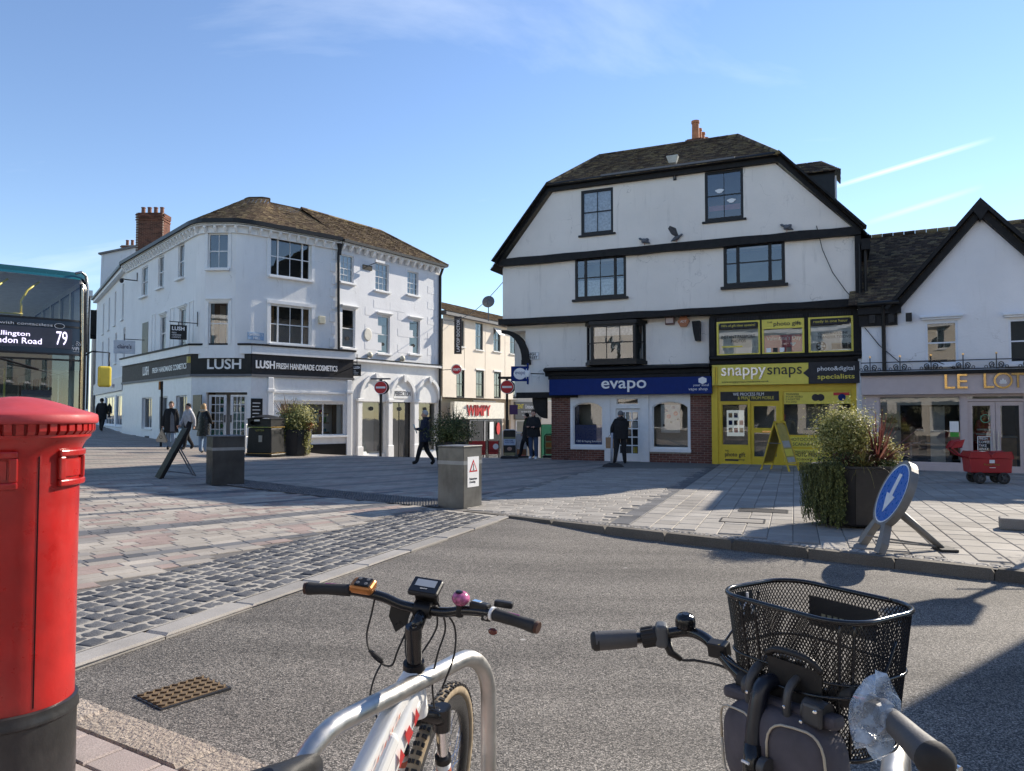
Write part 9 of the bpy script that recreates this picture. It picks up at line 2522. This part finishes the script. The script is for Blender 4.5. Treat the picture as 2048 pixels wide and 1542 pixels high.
def person(label, M, pose, top, legs, shoe, hair, bulk=1.0, extra=None, hat=None, group=None, height=1.75, longhair=False):
 P = base_pose(); P.update(pose)
 t = thing('person', label, 'person', M @ S(height/1.75, height/1.75, height/1.75), group)
 names = list(P); me = bpy.data.meshes.new('skin_tmp')
 me.from_pydata([P[n] for n in names], [(names.index(a), names.index(b_)) for a, b_, _ in EDG], [])
 o = bpy.data.objects.new('skin_tmp', me); COL.objects.link(o)
 o.modifiers.new('skin', 'SKIN').use_smooth_shade = True
 sb_ = o.modifiers.new('sub', 'SUBSURF'); sb_.levels = 1; sb_.render_levels = 1
 for i, n in enumerate(names):
  r = RAD[n]; k = bulk if n in ('pelvis', 'waist', 'chest', 'shL', 'shR', 'elL', 'elR') else 1.0
  v = me.skin_vertices[0].data[i]; v.radius = (r[0]*k, r[1]*k); v.use_root = (n == 'pelvis')
 QUEUE.append((t, o, P, [top, legs, shoe, SKIN], hair, hat, extra, longhair))
 return t
def finish_people():
 bpy.context.view_layer.update(); dg = bpy.context.evaluated_depsgraph_get(); done = []
 for q in QUEUE: done.append(bpy.data.meshes.new_from_object(q[1].evaluated_get(dg)))
 LI = {'top': 0, 'legs': 1, 'shoe': 2, 'skin': 3}
 for (t, o, P, mats_, hair, hat, extra, longhair), me in zip(QUEUE, done):
  tmp = o.data; bpy.data.objects.remove(o)
  segs = [(Vector(P[a]), Vector(P[b_]), LI[l_], .5*(RAD[a][0]+RAD[b_][0])) for a, b_, l_ in EDG]
  b = MB(); vs = [v.co.copy() for v in me.vertices]
  off = len(b.v); b.v += [tuple(v) for v in vs]
  for p in me.polygons:
   c = p.center; best, bl = 9, 0
   for a, e, l_, r in segs:
    d = e-a; k = max(0, min(1, (c-a).dot(d)/d.length_squared)); dd = (c-(a+d*k)).length - r
    if dd < best: best, bl = dd, l_
   if bl == 0 and c.z < P['pelvis'][2]-.06 and abs(c.x) < .2: bl = 1
   b.f.append(tuple(i+off for i in p.vertices)); b.m.append(bl); b.c.append(.5)
  b.mi = 3
  for sd, sg in (('L', 1), ('R', -1)):      # palms with five fingers
   w, h = Vector(P['wr'+sd]), Vector(P['ha'+sd]); d = (h-w).normalized(); a = d.cross(Vector((0, 1, 0)));
   a = a.normalized() if a.length > .1 else Vector((1, 0, 0)); fr = Vector((0, -1, 0)); fr = (fr - d*fr.dot(d)).normalized(); n_ = d.cross(fr)
   for q in range(4):
    s0 = h + fr*(.024-.016*q) + d*.005; L = (.062, .072, .068, .052)[q]
    b.tube([s0, s0+d*L*.5+n_*sg*-.006, s0+d*L*.85+n_*sg*-.022], [.0095, .009, .006], 6)
   s0 = w.lerp(h, .55) + fr*.026; b.tube([s0, s0+fr*.022+d*.025, s0+fr*.022+d*.052], [.011, .010, .007], 6)
  hc = Vector(P['head']); f_ = (Vector(P['jaw'])-Vector(P['neck']));
  fx = Vector((0, -1, 0)) if 'face' not in P else Vector(P['face'])
  rt_ = Vector((-fx.y, fx.x, 0))
  b.ell(tuple(hc+fx*.098+Vector((0, 0, -.02))), (.013, .016, .02), 8, 6)
  for sg in (-1, 1): b.ell(tuple(hc+rt_*sg*.083+Vector((0, 0, -.012))), (.014, .02, .03), 8, 6)
  bo = b.build('body', mats_, t, smooth=True)
  for sg in (-1, 1): MB().ell(tuple(hc+fx*.086+rt_*sg*.031+Vector((0, 0, .008))), (.011, .008, .007), 8, 6).build('eye', BLACKP, t)
  MB().ell(tuple(hc+fx*.088+Vector((0, 0, -.058))), (.022, .008, .006), 8, 6).build('mouth', mat('lips', (.3, .11, .09), .5), t)
  bpy.data.meshes.remove(me); bpy.data.meshes.remove(tmp)
  if hair is not None:
   hb_ = MB(); vs = []; nu, nv = 14, 8
   for j in range(nv+1):
    ph = PI/2 - j*(PI*.62)/nv
    for i in range(nu):
     th = 2*PI*i/nu; dv = Vector((math.cos(ph)*math.cos(th), math.cos(ph)*math.sin(th), math.sin(ph)))
     lim = .28 if dv.to_2d().dot(fx.to_2d()) > .35 and dv.z < .45 else 1.0
     k = 1.10 if lim == 1 else .82
     vs.append(hc + Vector((0, 0, .02)) - fx*.008 + Vector((dv.x*.088*k, dv.y*.105*k, dv.z*.115*(1 if not longhair or dv.z > 0 else 2.2))))
   hb_.add(vs, [(j*nu+i, (j+1)*nu+i, (j+1)*nu+(i+1) % nu, j*nu+(i+1) % nu) for j in range(nv) for i in range(nu)])
   hb_.build('hair' if hat is None else 'hat', hair if hat is None else hat, t, smooth=True)
  if extra: extra(t, P)
def coat(t, P, mt, z0, z1, w0, w1, name='coat', lean=(0, 0), open_=None):
 b = MB(); n, k = 20, 8; vs = []
 for j in range(k+1):
  u = j/k; z = z0+(z1-z0)*u
  ww = w0+(w1-w0)*u; dd = ww*(.72-.08*u)
  if u > .8: ww *= 1-(u-.8)*1.6; dd *= 1-(u-.8)*1.2
  for i in range(n):
   a = 2*PI*i/n; f = 1+.05*math.sin(a*5+j)*(1-u)
   vs.append((ww*math.cos(a)*f+lean[0]*(u-.5), dd*math.sin(a)*f+lean[1]*(u-.5), z))
 b.add(vs, [(j*n+i, j*n+(i+1) % n, (j+1)*n+(i+1) % n, (j+1)*n+i) for j in range(k) for i in range(n)])
 return b.build(name, mt, t, smooth=True)
def face_to(ang): return RZ(ang)          # 0 = towards the camera
def gpos(px, y): x = (px-1024)/FPX*y; return T(x, y, G(x, y))
STRIDE = dict(knL=(.10, -.16, .53), anL=(.10, -.22, .10), toL=(.11, -.37, .06), knR=(-.10, .06, .49), anR=(-.10, .30, .14), toR=(-.11, .19, .04), elL=(.22, .10, 1.15), wrL=(.22, .12, .92), haL=(.22, .10, .85), elR=(-.22, -.04, 1.15), wrR=(-.22, -.18, .95), haR=(-.22, -.22, .89))
# man with cotton bag
TOTE = mat('cotton_bag', (.50, .43, .34), .9)
def ex1(t, P):
 coat(t, P, BLKC, .62, 1.44, .25, .20)
 MB().add([(.03, -.185, .66), (.17, -.14, .66), (.14, -.13, 1.2), (.06, -.155, 1.38), (.02, -.16, 1.2)], [(0, 1, 2, 3, 4)]).build('coat_panel', cloth('coat_panel_grey', (.16, .17, .19)), t, T(0, -.012, 0))  # grey panel down one side of the coat front
person('man in long black coat walking with a cream cotton bag', gpos(343, 26.6) @ face_to(R(8)), dict(knL=(.10, -.09, .50), toL=(.12, -.15, .05), anR=(-.10, .12, .12), knR=(-.10, .02, .5), toR=(-.11, -.02, .035), wrR=(-.26, -.04, .88), haR=(-.27, -.05, .81), elR=(-.24, .02, 1.14)), BLKC, PALEJ, BSHOE, mat('brown_hair', (.10, .06, .035), .7), 1.1, ex1, group='shoppers outside the corner shop')
def tote():
 M2 = gpos(343, 26.6) @ face_to(R(8))
 p = M2 @ Vector((-.27, -.06, .74))
 t = thing('cotton_bag', 'cream drawstring cotton bag with dark round print carried by the man', 'bag', T(p.x, p.y, p.z))
 b = MB(); b.prism([(0, 0), (.03, -.06), (.17, -.40), (.12, -.45), (-.18, -.44), (-.2, -.38), (-.03, -.06)], -.05, .05); o = b.build('pouch', TOTE, t, bevel=.02)
 MB().lathe([(.045, 0), (.06, 0)], 16, T(-.03, -.053, -.28) @ RX(PI/2)).build('print', BLACKP, o); MB().tube([(0, 0, -.02), (0, 0, .08)], .012, 6).build('strap', TOTE, t)
tote()
# boy in pale hoodie and cap
def ex2(t, P):
 MB().lathe([(.095, 1.44), (.11, 1.48), (.10, 1.53), (.075, 1.55)], 14, T(0, .03, 0)).build('hood', GRYH, t, smooth=True)
 MB().add([(-.07, -.09, 1.665), (.07, -.09, 1.665), (.06, -.17, 1.655), (-.06, -.17, 1.655)], [(0, 1, 2, 3)]).build('cap_peak', BLKC, t)
person('young man in pale grey hoodie and black cap walking', gpos(377, 27.0) @ face_to(R(-30)), STRIDE, GRYH, BLKT, BSHOE, BLKC, 1.12, ex2, hat=BLKC, group='shoppers outside the corner shop', height=1.70)
# woman in puffer
def ex3(t, P):
 coat(t, P, mat('glossy_puffer', (.012, .012, .014), .3, bmp=.6, bscale=14, bdist=.03), .60, 1.45, .24, .21)
 MB().lathe([(.09, 1.44), (.13, 1.48), (.12, 1.54)], 14, T(0, .02, 0)).build('fur_collar', mat('fur_cream', (.45, .38, .3), .9), t)
person('blonde woman in black puffer coat seen from behind', gpos(408, 25.8) @ face_to(R(165)), dict(elR=(-.25, -.02, 1.16), wrR=(-.2, -.16, 1.05), haR=(-.15, -.22, 1.05)), BLKC, PALEJ, BSHOE, mat('blonde_hair', (.42, .27, .13), .6), 1.15, ex3, group='shoppers outside the corner shop', longhair=True, height=1.72)
# two figures up the hill
def ex4(t, P): coat(t, P, BLKC, .62, 1.44, .24, .20)
person('figure in black from behind walking up the hill beside the bus', gpos(204, 39.0) @ face_to(R(190)), STRIDE, BLKC, BLKT, BSHOE, BLKC, 1.12, ex4, group='walkers on the hill')
person('stooping figure in black further up the hill carrying a bag', gpos(225, 44.0) @ face_to(R(175)), dict(STRIDE, chest=(.03, -.08, 1.28), neck=(.05, -.14, 1.43), jaw=(.06, -.2, 1.49), head=(.06, -.2, 1.56), crown=(.06, -.2, 1.64)), BLKC, BLKT, BSHOE, BLKC, 1.12, ex4, group='walkers on the hill')
# walker crossing with a turquoise folder
def ex5(t, P):
 coat(t, P, DRKN, .76, 1.46, .25, .22)
 MB().lathe([(.10, 1.43), (.13, 1.46), (.12, 1.52), (.07, 1.54)], 14, T(0, .06, 0)).build('hood', DRKN, t, smooth=True)
person('walker in navy parka striding left past the bridal shop', gpos(850, 23.3) @ face_to(R(-82)), dict(STRIDE, toL=(.11, -.40, .10), anL=(.10, -.26, .12), elL=(.23, -.02, 1.15), wrL=(.17, -.22, 1.16), haL=(.12, -.28, 1.18), elR=(-.23, .02, 1.15), wrR=(-.15, -.22, 1.14), haR=(-.1, -.28, 1.15)), DRKN, BLKT, BSHOE, mat('grey_hair', (.38, .38, .38), .7), 1.18, ex5, height=1.74)
M5 = gpos(850, 23.3) @ face_to(R(-82))
t = thing('folder', 'turquoise folder held by the striding walker', 'folder', M5 @ T(0, -.30, 1.16)); MB().cbox((0, 0, 0), (.22, .03, .24), RX(R(20)) @ RY(R(25))).build('cover', mat('turquoise', (.03, .33, .38), .5), t, bevel=.005)
# man in dark jacket on the corner
def ex6(t, P): coat(t, P, BLKC, .80, 1.46, .25, .22)
person('man in black jacket and white trainers standing by the brick corner', gpos(1067, 26.6) @ face_to(R(-25)), dict(elL=(.25, -.02, 1.15), wrL=(.15, -.2, 1.12), haL=(.08, -.25, 1.14), elR=(-.25, -.02, 1.15), wrR=(-.15, -.2, 1.12), haR=(-.1, -.25, 1.15)), BLKC, JEAN, WSHOE, mat('dark_hair', (.03, .022, .016), .7), 1.15, ex6, height=1.80)
person('person in black with green bag half hidden behind the man in white trainers', gpos(1053, 28.0) @ face_to(R(-100)), dict(STRIDE), cloth('dark_green_cloth', (.03, .05, .025)), BLKT, BSHOE, BLKC, 1.1, ex4, height=1.68)
# person at the vape shop door
def ex8(t, P):
 coat(t, P, BLKC, .82, 1.46, .25, .24)
 MB().lathe([(.11, 1.42), (.14, 1.45), (.13, 1.52), (.08, 1.54)], 14, T(0, .02, 0)).build('hood', BLKC, t, smooth=True)
M8 = gpos(1241, 24.4) @ face_to(R(172))
person('person in black jacket and grey beanie at the vape shop door', M8, dict(elL=(.28, .0, 1.16), wrL=(.30, -.03, .98), haL=(.30, -.04, .91), elR=(-.2, -.12, 1.2), wrR=(-.1, -.3, 1.22), haR=(-.06, -.35, 1.25), knL=(.14, .0, .5), anL=(.2, .1, .1), toL=(.22, -.05, .035), anR=(-.13, -.05, .09), toR=(-.14, -.2, .035)), BLKC, cloth('charcoal_trousers', (.025, .025, .028)), BSHOE, cloth('beanie_grey', (.14, .14, .145)), 1.2, ex8, hat=cloth('beanie_grey', (.14, .14, .145)), height=1.74)
p = M8 @ Vector((.32, -.04, .86))
t = thing('paper_bag', 'brown paper carrier bag hanging from the arm of the person at the door', 'bag', T(p.x, p.y, p.z) @ RZ(R(-15)))
KR = mat('kraft_paper', (.32, .19, .10), .8)
MB().add([(-.16, -.07, -.36), (.16, -.07, -.36), (.16, .07, -.36), (-.16, .07, -.36), (-.17, -.04, .0), (.17, -.04, .0), (.17, .04, .0), (-.17, .04, .0)], [(0, 3, 2, 1), (0, 1, 5, 4), (1, 2, 6, 5), (2, 3, 7, 6), (3, 0, 4, 7)]).build('pouch', KR, t)
for yy in (-.04, .04): MB().tube([(-.08, yy, -.02), (-.05, yy, .07), (.05, yy, .07), (.08, yy, -.02)], .006, 5).build('handle', KR, t)
# postal worker inside the cafe door
def ex9(t, P):
 for z in (1.02, 1.16):
  b = MB(); b.lathe([(.235, z), (.235, z+.05)], 20, S(1, .75, 1)); b.build('reflective_band', mat('reflective', (.7, .68, .62), .4), t)
 b = MB(); b.tube([(.12, -.14, 1.2), (.1, -.12, 1.42)], .025, 6); b.build('reflective_band', mat('reflective', (.7, .68, .62), .4), t)
 coat(t, P, cloth('red_jacket', (.35, .03, .025)), .85, 1.44, .23, .21, 'jacket')
xw = (gx_(1972)); pw = FG.P(xw, .75, .06)
person('postal worker in red jacket with white bands behind the cafe door', T(pw.x, pw.y, .06) @ face_to(R(150)), {}, cloth('red_jacket', (.35, .03, .025)), BLKT, BSHOE, cloth('red_cap', (.3, .02, .02)), 1.1, ex9, hat=cloth('red_cap', (.3, .02, .02)), height=1.66)
finish_people()
# ------------------------------------------------------------------ buildings outside the frame that light the square; block and post added for shadow
def simple_building(x0, y0, x1, y1, h, depth, mt, label, floors, nw, roof=None, group=None):
 F = Facade(x0, y0, x1, y1)
 t = thing('town_building', label, 'building', F.M, group)
 hs = []
 for f in range(floors):
  for i in range(nw):
   c = (i+.5)*F.len/nw; z0 = .7 + f*3.0 if f else .5
   w = 1.0 if f else 1.9
   hs.append((c-w/2, c+w/2, z0, z0+(1.9 if f else 2.1)))
 MB().sheet(hole(0, F.len, -.5, h), [hole(*q) for q in hs], 0, .15).build('wall', mt, t)
 MB().box(0.01, F.len-.01, .8, depth, -.5, h).build('body', mt, t)
 b = MB(); b.box(0, .1, .005, .8, -.5, h); b.box(F.len-.1, F.len, .005, .8, -.5, h); b.box(.1, F.len-.1, .3, .8, h-.2, h); b.build('side_wall', mt, t)
 for q in hs: window(t, None, *q, PAINTW if q[2] > 1 else CHAR, .08, .07, 2, 2 if q[2] > 1 else 1, sill=(PAINTW, .1, .08))
 MB().box(-.1, F.len+.1, -.25, .3, h, h+.35).build('cornice', PAINTW, t)
 MB().box(0, F.len, -.12, .0, 2.95, 3.5).build('fascia', CHAR, t)
 if roof: MB().prism([(-.3, h+.35), (depth+.3, h+.35), (depth/2, h+.35+roof)], 0, F.len, Matrix(((0,1,0,0),(1,0,0,0),(0,0,1,0),(0,0,0,1)))).build('roof', TILED, t)
 return t
simple_building(9, -13, -4, -14.5, 9.5, 8, WHITE, 'white terrace behind the viewpoint facing the jettied building', 3, 5, 2.5, 'buildings behind the viewpoint')
simple_building(-4.2, -14.5, -17, -13, 8.5, 8, CREAM, 'cream terrace behind the viewpoint facing the corner building', 3, 5, 2.5, 'buildings behind the viewpoint')
simple_building(24, -9.5, 9.3, -13, 10.5, 8, stucco('pale_stone', (.5, .45, .37), amt=.4), 'pale stone hall behind the viewpoint to the right', 3, 5, 2.5, 'buildings behind the viewpoint')
simple_building(-17.4, -13, -30, -2, 10, 8, WHITE_OLD, 'off white terrace behind the bus stop to the left', 3, 5, 2.5, 'buildings behind the viewpoint')
# unseen stone block, made up to cast the shadow in the lower right corner
q0 = Vector((8.8, 9.6)); e1, e2 = Vector((.629, -.777)), Vector((.777, .629))
h_ = 5.7
t = thing('shadow_block', 'unseen stone block added beyond the right edge to shade the road', 'building', T(q0.x, q0.y, 0) @ RZ(math.atan2(e1.y, e1.x)))
STN = stucco('shadow_block_stone', (.5, .46, .39), amt=.4)
b = MB(); b.box(0, 7, 0, 5, -.2, h_-.3); b.build('body', STN, t)
MB().box(-.06, 7.06, -.06, 5.06, h_-.3, h_).build('cornice', STN, t)
MB().box(-.05, 7.05, -.05, 5.05, -.2, .5).build('plinth', STN, t)
for i in range(3): window(t, T(0, -.2, 0), .8+i*2.1, 2.0+i*2.1, 1.2, 3.9, PAINTW, .05, .07, 2, 3, depth=.1, sill=(STN, .1, .1))
# unseen lantern post added in place of a signpost, to shadow the kerb
t = thing('shadow_post', 'unseen black lantern post added beyond the right edge for its shadow', 'lamp post', T(8.15, 10.1, .02))
MB().lathe([(.14, 0), (.14, .3), (.08, .4), (.06, .6), (.05, 2.9), (.08, 2.95), (.05, 3.0)], 12).build('post', IRON, t, smooth=True, auto=40)
b = MB(); b.add([(-.14,-.14,3.02),(.14,-.14,3.02),(.14,.14,3.02),(-.14,.14,3.02),(-.26,-.26,3.5),(.26,-.26,3.5),(.26,.26,3.5),(-.26,.26,3.5),(0,0,3.78)], [(0,3,2,1),(0,1,5,4),(1,2,6,5),(2,3,7,6),(3,0,4,7),(4,5,8),(5,6,8),(6,7,8),(7,4,8)]); b.build('lantern', mat('lantern_dark', (.04, .04, .042), .3), t)
MB().tube([(-.35, 0, 2.55), (.35, 0, 2.55)], .02, 6).build('ladder_bar', IRON, t)
fit_text()
